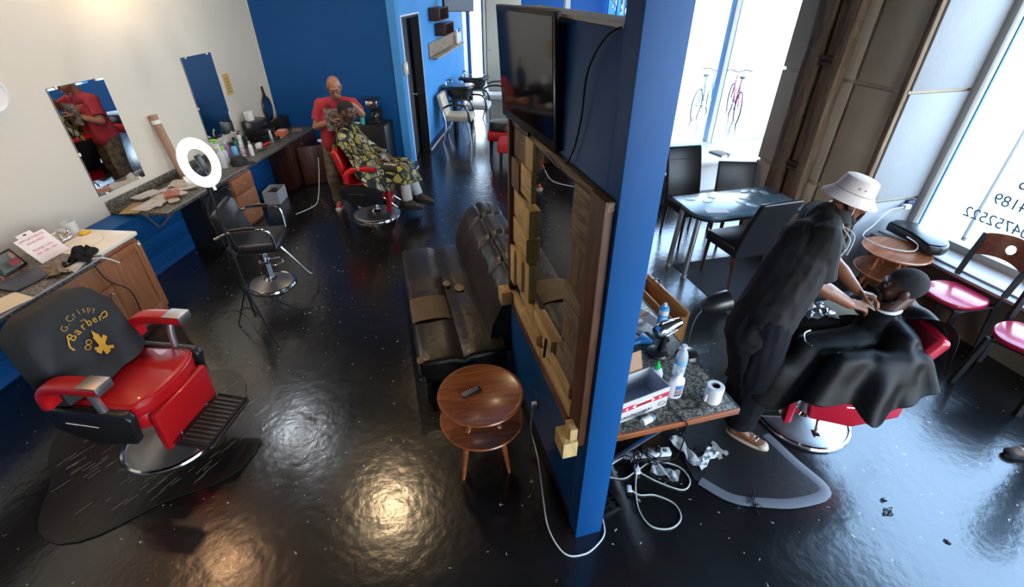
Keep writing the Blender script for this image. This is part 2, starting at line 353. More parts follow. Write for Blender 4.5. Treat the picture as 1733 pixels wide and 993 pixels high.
def struct(name, bm, m, M=None, parent=None):
    o = obj(name, bm, m, parent, M)
    if parent is None: o['kind'] = 'structure'
    return o
def copy_tree(o, label=None, loc=None, rot=None, group=None):
    r = o.copy(); C.objects.link(r)
    if label: r['label'] = label
    if group: r['group'] = group
    if loc is not None: r.location = loc
    if rot is not None: r.rotation_euler = (0, 0, math.radians(rot))
    for ch in [c for c in bpy.data.objects if c.parent == o]:
        c = ch.copy(); C.objects.link(c); c.parent = r
        for g in [q for q in bpy.data.objects if q.parent == ch]:
            d = g.copy(); C.objects.link(d); d.parent = c
    return r
def text(bm, s, size, M, th=0.001, flip=False):
    cu = bpy.data.curves.new('t', 'FONT'); cu.body = s; cu.size = size; cu.extrude = th; cu.align_x = 'CENTER'; cu.align_y = 'CENTER'
    o = bpy.data.objects.new('t', cu); C.objects.link(o); bpy.context.view_layer.update()
    me = bpy.data.meshes.new_from_object(o.evaluated_get(bpy.context.evaluated_depsgraph_get()))
    t = bmesh.new(); t.from_mesh(me); bpy.data.objects.remove(o); bpy.data.curves.remove(cu); bpy.data.meshes.remove(me)
    if flip: bmesh.ops.scale(t, vec=(-1, 1, 1), verts=t.verts)
    xf(t, t.verts, M); merge(bm, t)
def fuse(bm, voxel, smooth=2, wr=0.0, wscale=6.0):
    """union of overlapping closed shapes as one continuous surface"""
    me = bpy.data.meshes.new('f'); bm.to_mesh(me); bm.free(); o = bpy.data.objects.new('f', me); C.objects.link(o)
    md = o.modifiers.new('r', 'REMESH'); md.mode = 'VOXEL'; md.voxel_size = voxel
    if smooth:
        s = o.modifiers.new('s', 'SMOOTH'); s.factor = 0.5; s.iterations = smooth
    bpy.context.view_layer.update()
    m2 = bpy.data.meshes.new_from_object(o.evaluated_get(bpy.context.evaluated_depsgraph_get()))
    bpy.data.objects.remove(o); bpy.data.meshes.remove(me)
    t = bmesh.new(); t.from_mesh(m2); bpy.data.meshes.remove(m2)
    if wr:
        t.normal_update()
        for v in t.verts:
            p = v.co * wscale
            k = noise.noise(p) + 0.6 * (1 - 2 * abs(noise.noise(Vector((p.x * 2.1, p.y * 2.1, p.z * 0.9)))))
            v.co += v.normal * wr * k
    return t
def cap_(bm, a, b, ra, rb=None, n=14):
    rb = ra if rb is None else rb; a, b = Vector(a), Vector(b); d = b - a; Ln = d.length
    if Ln < 1e-5: ell(bm, a, ra, u=n, v=8); return
    pts, rs = [], []
    for k in range(5):
        t = k / 4 * PI / 2; pts.append(a - d / Ln * ra * math.cos(t)); rs.append(max(1e-4, ra * math.sin(t)))
    for k in range(5):
        t = k / 4 * PI / 2; pts.append(b + d / Ln * rb * math.sin(t)); rs.append(max(1e-4, rb * math.cos(t)))
    tube(bm, pts, rs, n)
def chain(bm, pts, rs):
    for i in range(len(pts) - 1): cap_(bm, pts[i], pts[i + 1], rs[i], rs[i + 1])

# ------------------------------------------------------------------ room shell
CEIL = 3.9
bm = B(); quadface(bm, [(-7, -6, 0), (9, -6, 0), (9, 17, 0), (-7, 17, 0)]); o = struct('floor', bm, M_floor)
_c = [P(4.4, -6), P(4.4, 3.2), P(5.78, 3.2), P(5.78, 5.37), P(2.95, 5.37), L((MLI @ P(2.9, 5.2)).x + 0.16, 15.0), L(-0.15, 15.0), L(-0.15, -6)]
bm = B(); prism(bm, [(p.x, p.y) for p in _c], CEIL, CEIL + 0.1); struct('ceiling', bm, M_ceil)
bm = B(); box(bm, (-0.075, 1.9, 1.375), (0.15, 12.0, 2.75)); struct('wall_left', bm, M_cream, ML)
bm = B(); box(bm, (-0.075, 1.9, (2.75 + CEIL) / 2), (0.15, 12.0, CEIL - 2.75)); struct('wall_left_upper_unseen', bm, M_ceil, ML)  # unseen wall part, coloured dark to darken what the floor reflects
bm = B(); box(bm, (0.139, 1.9, 0.323), (0.278, 11.9, 0.645))
for z in (0.02, 0.22, 0.42): box(bm, (0.283, 1.9, z + 0.09), (0.014, 11.8, 0.17), bev=0.005)
struct('wall_left_lower', bm, M_blue, ML)
bm = B(); box(bm, (1.02, 7.91, CEIL / 2), (2.2, 0.16, CEIL)); struct('wall_back', bm, M_blue, ML)
bm = B()
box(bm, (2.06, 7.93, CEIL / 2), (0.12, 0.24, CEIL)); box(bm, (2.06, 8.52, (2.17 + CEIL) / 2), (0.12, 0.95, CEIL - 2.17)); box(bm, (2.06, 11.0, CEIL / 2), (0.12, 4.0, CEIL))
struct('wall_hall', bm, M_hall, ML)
bm = B(); box(bm, (1.0, 13.6, CEIL / 2), (0.12, 2.6, CEIL)); box(bm, (1.55, 13.0, CEIL / 2), (1.05, 0.1, CEIL)); struct('wall_recess', bm, mat('grey_blue_paint', (0.33, 0.38, 0.46), 0.6), ML)
bm = B(); box(bm, (1.4, 14.9, CEIL / 2), (1.16, 0.2, CEIL)); box(bm, (2.19, 14.9, 3.4), (0.42, 0.2, 1.0)); box(bm, (4.9, 14.9, CEIL / 2), (5.2, 0.2, CEIL)); struct('wall_end', bm, mat('end_wall_blue', (0.012, 0.10, 0.34), 0.5), ML)
bm = B(); box(bm, (3.0, -3.6, CEIL / 2), (8.5, 0.15, CEIL)); struct('wall_front', bm, mat('dim_front_wall', (0.25, 0.23, 0.2), 0.8), ML)
bm = B(); box(bm, (1.35, 8.5, 1.2), (0.05, 1.3, 2.4)); box(bm, (1.7, 9.15, 1.2), (0.7, 0.05, 2.4)); struct('wall_closet_void', bm, M_matte, ML)  # black void box: darkness of the room behind the door put into colour
# baseboards
bm = B(); box(bm, (1.2, 7.82, 0.05), (1.84, 0.02, 0.1)); struct('baseboard_back', bm, M_black, ML)
bm = B(); box(bm, (2.13, 7.94, 0.06), (0.02, 0.25, 0.12)); box(bm, (2.13, 11.0, 0.06), (0.02, 3.96, 0.12)); struct('baseboard_hall', bm, mat('dark_blue_base', (0.02, 0.03, 0.09), 0.4), ML)
bm = B(); box(bm, (2.142, 7.94, 0.012), (0.012, 0.25, 0.02)); box(bm, (2.142, 11.0, 0.012), (0.012, 3.96, 0.02)); struct('trim_1', bm, M_white, ML)
# corner bead between cream and blue walls
bm = B(); box(bm, (0.012, 7.822, CEIL / 2), (0.012, 0.014, CEIL)); struct('trim_2', bm, M_cream, ML)
# black closet door, ajar
d = thing('door_1', 'black closet door standing ajar in the light blue hall wall', 'door', L(2.07, 8.06), LD + 8); del d['category']; d['kind'] = 'structure'
bm = B(); box(bm, (-0.02, 0.43, 1.07), (0.04, 0.84, 2.1), bev=0.004); obj('door_leaf', bm, mat('charcoal_door', (0.045, 0.045, 0.052), 0.4), d)
bm = B(); lathe(bm, [(0, 0), (0.03, 0), (0.03, 0.008), (0.01, 0.012), (0.01, 0.045), (0.026, 0.055), (0.026, 0.075), (0, 0.082)], 16, T(0, 0.78, 1.0) @ R(90, 'Y')); tube(bm, [(0.06, 0.78, 1.0), (0.06, 0.68, 1.0)], 0.009, 8); obj('door_handle', bm, M_chrome, d)
bm = B(); box(bm, (0.002, 0.2, 1.62), (0.004, 0.12, 0.1), bev=0.001); obj('door_sign', bm, M_black, d)
bm = B()
for y in (8.045, 8.995): box(bm, (2.06, y, 1.08), (0.14, 0.03, 2.16))
box(bm, (2.06, 8.52, 2.16), (0.14, 0.98, 0.03)); struct('trim_3', bm, M_black, ML)
bm = B()
for y in (8.02, 9.02): box(bm, (2.125, y, 1.09), (0.012, 0.02, 2.19))
box(bm, (2.125, 8.52, 2.185), (0.012, 1.02, 0.02)); struct('trim_4', bm, M_white, ML)
# cream door at the far end and the bright lit window beside it
d = thing('door_2', 'cream painted door', 'door', L(2.42, 14.78), LD); del d['category']; d['kind'] = 'structure'
bm = B(); box(bm, (0.48, 0, 1.25), (0.92, 0.05, 2.5), bev=0.004); obj('door_leaf', bm, M_creamdoor, d)
bm = B(); lathe(bm, [(0, 0), (0.03, 0), (0.03, 0.01), (0.012, 0.015), (0.012, 0.05), (0.032, 0.06), (0.034, 0.08), (0, 0.09)], 16, T(0.1, -0.02, 1.05) @ R(90, 'X')); obj('door_handle', bm, M_brush, d)
bm = B(); box(bm, (-0.03, -0.03, 1.3), (0.06, 0.05, 2.6)); box(bm, (0.48, -0.03, 2.57), (1.0, 0.05, 0.08)); obj('door_frame', bm, M_creamdoor, d)
wn3 = thing('window_1', 'bright side light', 'window', L(1.98, 14.84), LD); del wn3['category']; wn3['kind'] = 'structure'
bm = B(); box(bm, (0.2, 0, 1.45), (0.36, 0.006, 2.8)); obj('pane', bm, M_pane, wn3)
bm = B()
for x in (0.0, 0.4): box(bm, (x, 0, 1.45), (0.04, 0.06, 2.9))
box(bm, (0.2, 0, 0.03), (0.42, 0.06, 0.06)); obj('window_frame', bm, M_white, wn3)
bm = B(); box(bm, (1.9, 13.9, 1.5), (0.03, 1.6, 3.0)); struct('wall_corridor', bm, M_frost, ML)

# street side far wall (blue, high windows) running back from the bay
xr = (MLI @ P(2.9, 5.2)).x; yr0 = (MLI @ P(2.9, 5.2)).y
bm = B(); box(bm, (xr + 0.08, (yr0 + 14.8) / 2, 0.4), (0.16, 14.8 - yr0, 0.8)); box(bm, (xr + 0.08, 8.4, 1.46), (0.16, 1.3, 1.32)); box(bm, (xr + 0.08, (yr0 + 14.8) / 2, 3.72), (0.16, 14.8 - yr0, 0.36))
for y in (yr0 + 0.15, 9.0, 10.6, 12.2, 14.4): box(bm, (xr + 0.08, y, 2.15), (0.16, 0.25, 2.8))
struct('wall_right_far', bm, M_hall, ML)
wn2 = thing('window_2', 'high street window', 'window', L(xr + 0.08, yr0), LD); del wn2['category']; wn2['kind'] = 'structure'
bm = B(); box(bm, (0, (14.8 - yr0) / 2, 2.17), (0.006, 14.8 - yr0, 2.74)); obj('pane', bm, M_pane, wn2)
for i, y in enumerate((8.7, 9.6, 10.3, 11.5, 12.0)):
    bm = B(); sheet(bm, lambda u, v: (-0.11 + 0.008 * math.sin(u * 40), (u - 0.5) * 0.34, -v * (0.75 + 0.1 * math.sin(i + u * 9))), 24, 6)
    o = obj('window_drape', bm, M_frost if i % 2 else M_white, None, ML @ T(xr, y, 2.95))
    tag(o, ('pale cloth strip at the far window, nearest the partition post', 'white cloth strip, second from the partition post at the far window', 'white cloth strip in the middle of the far window', 'pale cloth strip just beyond the middle of the far window', 'white cloth strip farthest along the far window')[i], 'drape', 'cloth strips at the far window')

# bay window and pier (P frame)
def glazing(name, x0, x1, y, z0, z1, posts, M, lab):
    t = thing(name, lab, 'window'); del t['category']; t['kind'] = 'structure'; t.matrix_world = M
    bm = B(); box(bm, ((x0 + x1) / 2, y, (z0 + z1) / 2), (x1 - x0, 0.008, z1 - z0)); obj('pane', bm, M_pane, t)
    bm = B()
    for x in posts: box(bm, (x, y, (z0 + z1) / 2), (0.075, 0.12, z1 - z0), bev=0.004)
    for z in (z0, z1): box(bm, ((x0 + x1) / 2, y, z), (x1 - x0, 0.12, 0.06), bev=0.004)
    obj('window_frame', bm, mat('pale_window_frame', (0.62, 0.60, 0.58), 0.6), t); bm = B(); box(bm, (4.222, y - 0.02, (z0 + z1) / 2), (0.012, 0.085, z1 - z0)); obj('rubber_seal', bm, M_matte, t); return t
glazing('window_3', 2.9, 5.6, 5.2, 0.47, 3.5, (2.94, 4.18, 5.56), MP, 'bay window')
bm = B(); box(bm, (4.25, 5.27, 0.22), (2.7, 0.16, 0.44)); box(bm, (4.25, 5.27, 3.72), (2.7, 0.16, 0.4)); box(bm, (5.68, 4.25, CEIL / 2), (0.16, 2.2, CEIL)); struct('wall_bay', bm, M_white, MP)
bm = B(); box(bm, (4.25, 4.77, 0.455), (2.7, 0.88, 0.05), bev=0.005); struct('window_sill_bay', bm, M_white, MP)
bm = B(); box(bm, (4.25, 4.5, 0.21), (2.68, 0.05, 0.42)); struct('wall_bay_lower', bm, M_white, MP)
# concrete pier with deep joints
bm = B()
zs = [0, 0.86, 1.83, 2.8, 3.9]
for a, b in zip(zs, zs[1:]):
    for y0, y1 in ((1.88, 2.38), (2.40, 3.31)):
        box(bm, (3.9, (y0 + y1) / 2, (a + b) / 2), (0.8, y1 - y0 - 0.012, b - a - 0.028), bev=0.012)
box(bm, (3.92, 2.595, 1.95), (0.76, 1.405, 3.9))
struct('wall_pier', bm, M_conc, MP)
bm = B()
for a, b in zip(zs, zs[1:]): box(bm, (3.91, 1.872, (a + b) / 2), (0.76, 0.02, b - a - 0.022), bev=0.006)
struct('wall_reveal', bm, mat('concrete_blue_lit', (0.31, 0.325, 0.335), 0.6, var=0.1, scale=2, bump=0.2), MP)  # same concrete as the pier, blue window light put into its colour
bm = B(); box(bm, (3.49, 1.90, 1.95), (0.035, 0.05, 3.9), bev=0.006); struct('trim_5', bm, M_timber, MP)
for i, (y, wd, th, x, m) in enumerate(((2.98, 0.10, 0.035, 3.478, M_timber), (2.84, 0.13, 0.09, 3.45, M_timber), (2.70, 0.10, 0.05, 3.47, M_timber), (2.56, 0.11, 0.10, 3.445, M_timber))):
    bm = B(); sheet(bm, lambda u, v: (0, 0, 0), 1, 1); bm.free(); bm = B()
    box(bm, (0, 0, 1.95), (th, wd, 3.9), bev=0.008)
    bmesh.ops.subdivide_edges(bm, edges=[e for e in bm.edges if abs(e.verts[0].co.z - e.verts[1].co.z) > 1], cuts=24)
    for v in bm.verts: v.co.y += 0.012 * noise.noise(Vector((i * 5, v.co.z * 2.2, 0))); v.co.x += 0.008 * noise.noise(Vector((i * 7 + 3, v.co.z * 2.6, 0)))
    struct('trim_%d' % (6 + i), bm, m, MP @ T(x, y, 0))
bm = B()
for z in (0.95, 1.0, 1.95, 2.0, 2.75): box(bm, (3.43, 2.66, z), (0.07, 0.16, 0.035), R(0, 'Z'), bev=0.004)
struct('trim_10', bm, mat('rusty_bracket', (0.06, 0.03, 0.018), 0.7), MP)
bm = B(); tube(bm, smoothpts([(3.487, 2.40, 3.9), (3.485, 2.41, 2.2), (3.488, 2.39, 1.2), (3.486, 2.42, 0.3)], 5), 0.0028, 6)
tag(obj('conduit_wire', bm, mat('dull_wire', (0.4, 0.37, 0.32), 0.7), None, MP), 'thin grey wire running down the concrete pier beside the timbers', 'wire')
# low wall and lettered street window
bm = B(); box(bm, (4.03, -1.8, 0.25), (0.3, 7.36, 0.50)); struct('wall_right', bm, mat('brown_grey_concrete', (0.20, 0.165, 0.115), 0.85, var=0.2, scale=4, bump=0.3), MP)
bm = B(); box(bm, (4.0, -1.8, 0.515), (0.42, 7.36, 0.03), bev=0.006); box(bm, (3.94, -1.8, 0.538), (0.14, 7.36, 0.02), bev=0.004); struct('window_sill_right', bm, mat('pale_sill', (0.42, 0.38, 0.36), 0.5), MP)
t = thing('window_4', 'lettered window', 'window'); del t['category']; t['kind'] = 'structure'; t.matrix_world = MP
bm = B(); box(bm, (4.24, -1.8, 2.0), (0.008, 7.36, 2.9)); obj('pane', bm, M_pane, t)
bm = B()
for y in (1.84, -1.75, -5.3): box(bm, (4.24, y, 2.0), (0.12, 0.08, 2.9), bev=0.004)
for z in (0.57, 3.45): box(bm, (4.24, -1.8, z), (0.12, 7.36, 0.07), bev=0.004)
obj('window_frame', bm, mat('grey_beige_frame', (0.36, 0.33, 0.29), 0.5), t)
bm = B(); box(bm, (4.215, 1.76, 2.0), (0.02, 0.012, 2.8)); obj('blue_strip', bm, M_blueink, t)
# the lettering is on the outside, so from inside it reads mirrored
def letter(s, size, y, z, m):
    bm = B(); text(bm, s, size, Matrix.Identity(4), 0.0008)
    # outside reader looks along -x: text x axis -> world +y ... mirrored when seen from inside
    Mt = Matrix(((0, 0, 1, 4.252), (1, 0, 0, y), (0, 1, 0, z), (0, 0, 0, 1)))
    bmesh.ops.transform(bm, matrix=Mt, verts=bm.verts); obj('lettering', bm, m, t, smooth=False)
letter('3304752522', 0.13, 1.16, 0.87, M_blueink); letter('3-7804189', 0.13, 1.05, 1.05, M_blueink)
letter('5', 0.14, 1.19, 1.22, M_blueink); letter('SAT', 0.13, 1.17, 1.40, M_greyink); letter('ES', 0.13, 1.13, 1.70, M_greyink)
bm = B(); prism(bm, [(-0.07, 0), (0, 0.1), (0.12, 0.16), (0.2, 0.08), (0.12, -0.06)], 0, 0.002, Matrix(((0, 0, 1, 4.25), (1, 0, 0, 0.93), (0, 1, 0, 2.2), (0, 0, 0, 1)))); obj('logo_sticker', bm, mat('sticker_blue', (0.03, 0.22, 0.6), 0.4), t)
bm = B(); box(bm, (4.1, -1.8, 3.72), (0.35, 7.36, 0.42)); struct('wall_right_head', bm, M_white, MP)
# pavement and kerb wall outside
bm = B(); quadface(bm, [(4.35, -9, -0.06), (30, -9, -0.06), (30, 30, -0.06), (4.35, 30, -0.06)]); quadface(bm, [(-2, 5.36, -0.062), (4.35, 5.36, -0.062), (4.35, 30, -0.062), (-2, 30, -0.062)]); struct('ground_pavement', bm, M_pave, MP)
bm = B()
for k in range(9): box(bm, (5.15, 1.75 - k * 0.09, -0.05), (0.5, 0.035, 0.012), T(0, 0, 0))
tag(obj('drain_grate', bm, mat('grate_grey', (0.20, 0.21, 0.23), 0.6), None, MP), 'slotted metal grate in the pavement outside the lettered window', 'grate')
bm = B(); lathe(bm, [(0.05, -0.06), (0.05, 3.4), (0, 3.4)], 12, T(5.95, 2.3, 0) @ Matrix.Diagonal((0.5, 0.5, 1, 1))); tag(obj('street_pole', bm, mat('pole_grey', (0.5, 0.5, 0.5), 0.6), None, MP), 'grey street pole standing outside the lettered window', 'pole')

# partition with full height post (P frame)
bm = B()
box(bm, (0.075, 0.055, CEIL / 2), (0.152, 0.112, CEIL), bev=0.003)
box(bm, (0.075, 0.755, 1.245 + 0.04), (0.15, 1.29, 2.41), bev=0.002)
box(bm, (0.075, 0.755, 0.05), (0.12, 1.27, 0.1)); struct('wall_partition', bm, M_blue, MP)
bm = B(); box(bm, (0.075, 0.755, 2.492), (0.16, 1.3, 0.012)); struct('trim_11', bm, M_cornice, MP)
bm = B(); box(bm, (0.075, 0.70, 0.04), (0.135, 1.39, 0.08)); struct('baseboard_partition', bm, M_matte, MP)
bm = B(); box(bm, (1.35, 8.83, 1.75), (0.12, 0.12, 3.5)); struct('trim_12', bm, M_creamdoor, MP) if False else bm.free()
bm = B(); box(bm, (0, 0, 2.0), (0.1, 0.1, 4.0)); struct('trim_12', bm, M_cream, MP @ T(3.1, 8.86, 0))

# ------------------------------------------------------------------ ceiling lamps (warm downlights) 
def downlight(x, y, power, col, r=0.09, lab='', spread=150):
    t = thing('ceiling_lamp', lab, 'lamp', (x, y, CEIL), 0, 'ceiling downlights')
    bm = B(); lathe(bm, [(r + 0.025, 0), (r + 0.025, -0.02), (r, -0.025), (r * 0.9, 0.0)], 24); obj('trim_ring', bm, M_white, t)
    bm = B(); lathe(bm, [(0, -0.012), (r * 0.9, -0.012)], 24); obj('diffuser', bm, mat('bulb_%d' % int(col[2] * 100), col, 0.5, emit=9), t)
    ld = bpy.data.lights.new('lamp_light', 'AREA'); ld.shape = 'DISK'; ld.size = r * 2; ld.energy = power; ld.color = col; ld.spread = math.radians(spread)
    lo = bpy.data.objects.new('lamp_light', ld); C.objects.link(lo); lo.parent = t; lo.location = (0, 0, -0.03)
WARM = (1.0, 0.72, 0.42)
for x, y, p, c, r, lb in ((-1.76, 4.14, 20, WARM, 0.13, 'warm ceiling downlight above the sofa end of the floor'), (-3.75, 3.3, 9, (1.0, 0.55, 0.28), 0.06, 'small orange ceiling downlight above the sink cabinet'), (-3.6, 2.3, 8, (1.0, 0.55, 0.28), 0.06, 'small orange ceiling downlight above the near worktop'),
        (-3.62, 5.5, 16, (0.82, 0.90, 1.0), 0.15, 'cool white ceiling downlight above the far worktop'), (-1.2, 6.6, 10, WARM, 0.09, 'warm ceiling downlight above the far barber chair'), (-0.7, 10.5, 10, WARM, 0.09, 'warm ceiling downlight above the hall')):
    downlight(x, y, p, c, r, lab=lb)
# vanity lamp over the mirrors
t = thing('vanity_lamp', 'brown bar lamp with bulbs high on the cream wall above the mirrors', 'lamp', L(0.05, 5.45, 2.60), LD)
bm = B(); box(bm, (-0.02, 0, 0.09), (0.05, 1.1, 0.12), bev=0.01); obj('backplate', bm, M_trimwood, t)
for y in (-0.42, 0.1, 0.5):
    bm = B(); lathe(bm, [(0.02, 0.12), (0.05, 0.09), (0.065, 0.0), (0.06, 0.0), (0.0, 0.06)], 16, T(0.08, y, -0.03)); obj('lamp_shade', bm, M_trimwood, t)
ld = bpy.data.lights.new('lamp_light', 'AREA'); ld.shape = 'RECTANGLE'; ld.size = 1.0; ld.size_y = 0.1; ld.energy = 15; ld.color = (1, 0.70, 0.42)
lo = bpy.data.objects.new('lamp_light', ld); C.objects.link(lo); lo.parent = t; lo.location = (0.75, 0, 0.35); lo.rotation_euler = (0, math.radians(125), 0)

# ------------------------------------------------------------------ left wall: mirrors and wall items
def wall_mirror(y0, y1, z0, z1, lab):
    t = thing('wall_mirror', lab, 'mirror', L(0, (y0 + y1) / 2, z0), LD)
    wd, h = y1 - y0, z1 - z0
    bm = B(); box(bm, (0.008, 0, h / 2), (0.006, wd, h)); obj('mirror_glass', bm, M_mirror, t)
    bm = B(); box(bm, (0.003, 0, h / 2), (0.004, wd + 0.006, h + 0.006)); obj('backing', bm, M_black, t)
    for yy in (-wd * 0.36, wd * 0.36):
        for zz in (0.0, h): 
            bm = B(); box(bm, (0.014, yy, zz), (0.012, 0.022, 0.03), bev=0.003); obj('clip', bm, M_wplas, t)
    bm = B(); box(bm, (0.014, -wd / 2, h * 0.42), (0.012, 0.02, 0.03), bev=0.003); obj('clip', bm, M_wplas, t)
wall_mirror(4.41, 5.01, 0.848, 1.823, 'frameless wall mirror nearer the camera, left of the cardboard tube')
wall_mirror(6.155, 6.717, 0.885, 1.85, 'frameless wall mirror farther back, beside the ochre notice')
bm = B(); box(bm, (0.004, 6.88, 1.45), (0.006, 0.13, 0.26))
t = obj('notice_card', bm, M_ochre, None, ML); tag(t, 'small ochre notice card taped beside the farther mirror', 'notice')
bm = B()
for k in range(5): box(bm, (0.0078, 6.88, 1.36 + k * 0.04), (0.001, 0.09 - 0.01 * (k % 2), 0.006))
obj('print_lines', bm, M_ink, t)
# pale round thing at the photo's left edge
t = thing('wall_clock', 'pale round wall clock cut off by the photo left edge', 'clock', L(0.0, 3.93, 1.87), LD)
bm = B(); lathe(bm, [(0, 0), (0.13, 0), (0.145, 0.01), (0.145, 0.03), (0.125, 0.035), (0.12, 0.02), (0, 0.02)], 32, R(90, 'Y')); obj('clock_body', bm, M_wplas, t)
bm = B(); tube(bm, [(0.024, 0, 0), (0.024, 0.05, 0.05)], 0.003, 6); tube(bm, [(0.024, 0, 0), (0.024, -0.02, 0.09)], 0.003, 6); obj('clock_hand', bm, M_ink, t)
# hand mirror hung at the far corner
t = thing('hand_mirror', 'black paddle hand mirror hanging on a hook near the blue corner', 'mirror', L(0.02, 7.62, 0.80), LD)
Mh = T(0.01, 0, 0.19) @ R(90, 'Y') @ R(0, 'Z')
bm = B(); lathe(bm, [(0.115, -0.008), (0.125, 0), (0.115, 0.010), (0.095, 0.010), (0.095, 0.004)], 32, Mh, 1.45, 1); lathe(bm, [(0, -0.006), (0.115, -0.008)], 32, Mh, 1.45, 1)
tube(bm, [(0.01, 0, 0.34), (0.01, 0, 0.40), (0.01, -0.01, 0.50)], [0.03, 0.016, 0.012], 8); obj('mirror_frame', bm, M_plastic, t)
bm = B(); lathe(bm, [(0, 0.006), (0.097, 0.006)], 32, Mh, 1.45, 1); obj('mirror_glass', bm, mat('dim_mirror', (0.5, 0.55, 0.62), 0.05, metal=1), t)
bm = B(); box(bm, (-0.01, -0.01, 0.52), (0.015, 0.03, 0.045), bev=0.004); tube(bm, [(0, -0.01, 0.52), (0.025, -0.01, 0.51), (0.03, -0.01, 0.53)], 0.004, 6); obj('hook', bm, M_wplas, t)
# cardboard tube leaning
t = thing('cardboard_tube', 'tall brown cardboard mailing tube leaning on the cream wall', 'tube', L(0.14, 5.38, 0.692), LD)
bm = B(); cyl(bm, (0, 0, 0), (-0.09, 0.0, 0.70), 0.042, n=20); obj('tube_body', bm, M_cards, t)
bm = B(); cyl(bm, (-0.0785, 0, 0.61), (-0.0835, 0.0, 0.65), 0.0435, n=20); obj('tape_band', bm, M_paper, t)

# ------------------------------------------------------------------ far counter
t = thing('far_worktop', 'long dark laminate worktop under the two wall mirrors', 'worktop', L(0, 0, 0), LD)
bm = B(); box(bm, (0.31, 6.12, 0.67), (0.60, 3.38, 0.04), bev=0.006); obj('worktop_slab', bm, M_gran, t)
bm = B(); box(bm, (0.012, 6.12, 0.735), (0.022, 3.38, 0.09), bev=0.004); obj('backsplash', bm, M_gran, t)
bm = B(); box(bm, (0.612, 6.12, 0.688), (0.006, 3.38, 0.008)); obj('edge_strip', bm, M_alum, t)
for y in (4.55, 4.75):
    bm = B()
    tube(bm, [(0.34, 4.46, 0.648), (0.305, 4.60, 0.45)] if y < 4.6 else [(0.55, 4.64, 0.648), (0.305, 4.63, 0.45)], 0.011, 4); obj('bracket', bm, M_alum, t)
def cabinet(name, lab, loc, w_, d_, h_, m, fronts, rot=LD, cat='cabinet', carc=None):
    # front faces +x; w_ along y, d_ depth
    t = thing(name, lab, cat, loc, rot)
    bm = B(); box(bm, (-d_ / 2, 0, h_ / 2), (d_, w_, h_), bev=0.003); obj('body', bm, carc or m, t)
    for (kind, y0, y1, z0, z1) in fronts:
        bm = B(); cy, cz = (y0 + y1) / 2, (z0 + z1) / 2; W_, H_ = y1 - y0, z1 - z0
        box(bm, (0.010, cy, cz), (0.018, W_, H_), bev=0.003)
        if kind == 'door':
            box(bm, (0.021, y0 + 0.035, cz), (0.008, 0.06, H_ - 0.01), bev=0.003); box(bm, (0.021, y1 - 0.035, cz), (0.008, 0.06, H_ - 0.01), bev=0.003)
            box(bm, (0.021, cy, z0 + 0.035), (0.008, W_ - 0.13, 0.06), bev=0.003); box(bm, (0.021, cy, z1 - 0.035), (0.008, W_ - 0.13, 0.06), bev=0.003)
        f = obj('drawer' if kind == 'drawer' else 'door', bm, m, t)
        if kind in ('door', 'drawer'):
            bm = B(); ell(bm, (0.035, (y1 - 0.05) if kind == 'door' else cy, (z1 - 0.05) if kind == 'door' else cz), 0.012, u=10, v=6); obj('knob', bm, M_brush, f)
    return t
cabinet('drawer_cabinet', 'orange wood drawer unit under the far worktop behind the ring light', L(0.58, 5.72), 0.44, 0.28, 0.645, M_cabwood,
        [('drawer', -0.21, 0.21, 0.43, 0.62), ('drawer', -0.21, 0.21, 0.23, 0.42), ('drawer', -0.21, 0.21, 0.03, 0.22)])
cabinet('base_cabinet', 'dark brown base cabinet at the far end of the long worktop', L(0.59, 7.33), 0.92, 0.29, 0.645, M_darkwood,
        [('door', -0.45, -0.01, 0.04, 0.62)])
cabinet('low_black_box', 'low black box under the far worktop behind the salon chair', L(0.575, 5.22), 0.52, 0.275, 0.64, M_black, [('door', -0.25, 0.25, 0.03, 0.61)])  # black box added where the area under the worktop is dark
# open hinged dark door in front with white cloth
t = thing('open_cabinet_door', 'dark brown door panel standing open at the end of the far worktop', 'door panel', L(0.64, 7.05), LD - 60)
bm = B(); box(bm, (0.02, 0.24, 0.30), (0.025, 0.46, 0.56), bev=0.004); obj('panel', bm, M_darkwood, t)
bm = B(); tube(bm, [(-0.01, 0.12, 0.47), (0.0, 0.12, 0.33)], 0.01, 6); obj('pull', bm, mat('dull_rose', (0.35, 0.1, 0.09), 0.6), t)
t = thing('hanging_towel', 'white towel hanging over the open dark cabinet door', 'towel', L(0.98, 7.40), LD - 60)
bm = B(); sheet(bm, lambda u, v: (0.02 * math.sin(u * 9 + v * 3) + 0.03, (u - 0.5) * 0.26 + 0.02 * math.sin(v * 11), 0.60 - v * 0.52 + 0.03 * math.sin(u * 5)), 12, 14, 0.006); obj('cloth', bm, M_white, t)
bm = B(); box(bm, (0.03, 0, 0.61), (0.09, 0.3, 0.02), bev=0.005); obj('hem_fold', bm, M_white, t)
# small white box below counter
t = thing('papers_box', 'white box of black cords on the floor under the far worktop', 'box', L(0.50, 6.45), LD + 8)
bm = B()
for c, s in (((0, 0, 0.01), (0.2, 0.3, 0.02)), ((-0.1, 0, 0.09), (0.008, 0.3, 0.18)), ((0.1, 0, 0.09), (0.008, 0.3, 0.18)), ((0, -0.15, 0.09), (0.2, 0.008, 0.18)), ((0, 0.15, 0.09), (0.2, 0.008, 0.18))): box(bm, c, s)
obj('box_body', bm, mat('dim_white_card', (0.45, 0.45, 0.47), 0.7), t)
bm = B(); tube(bm, smoothpts([(0.05 * math.cos(k * 1.7), 0.1 * math.sin(k * 2.3), 0.12 + 0.04 * math.sin(k)) for k in range(14)], 5), 0.006, 6); obj('cord_tangle', bm, M_plastic, t)

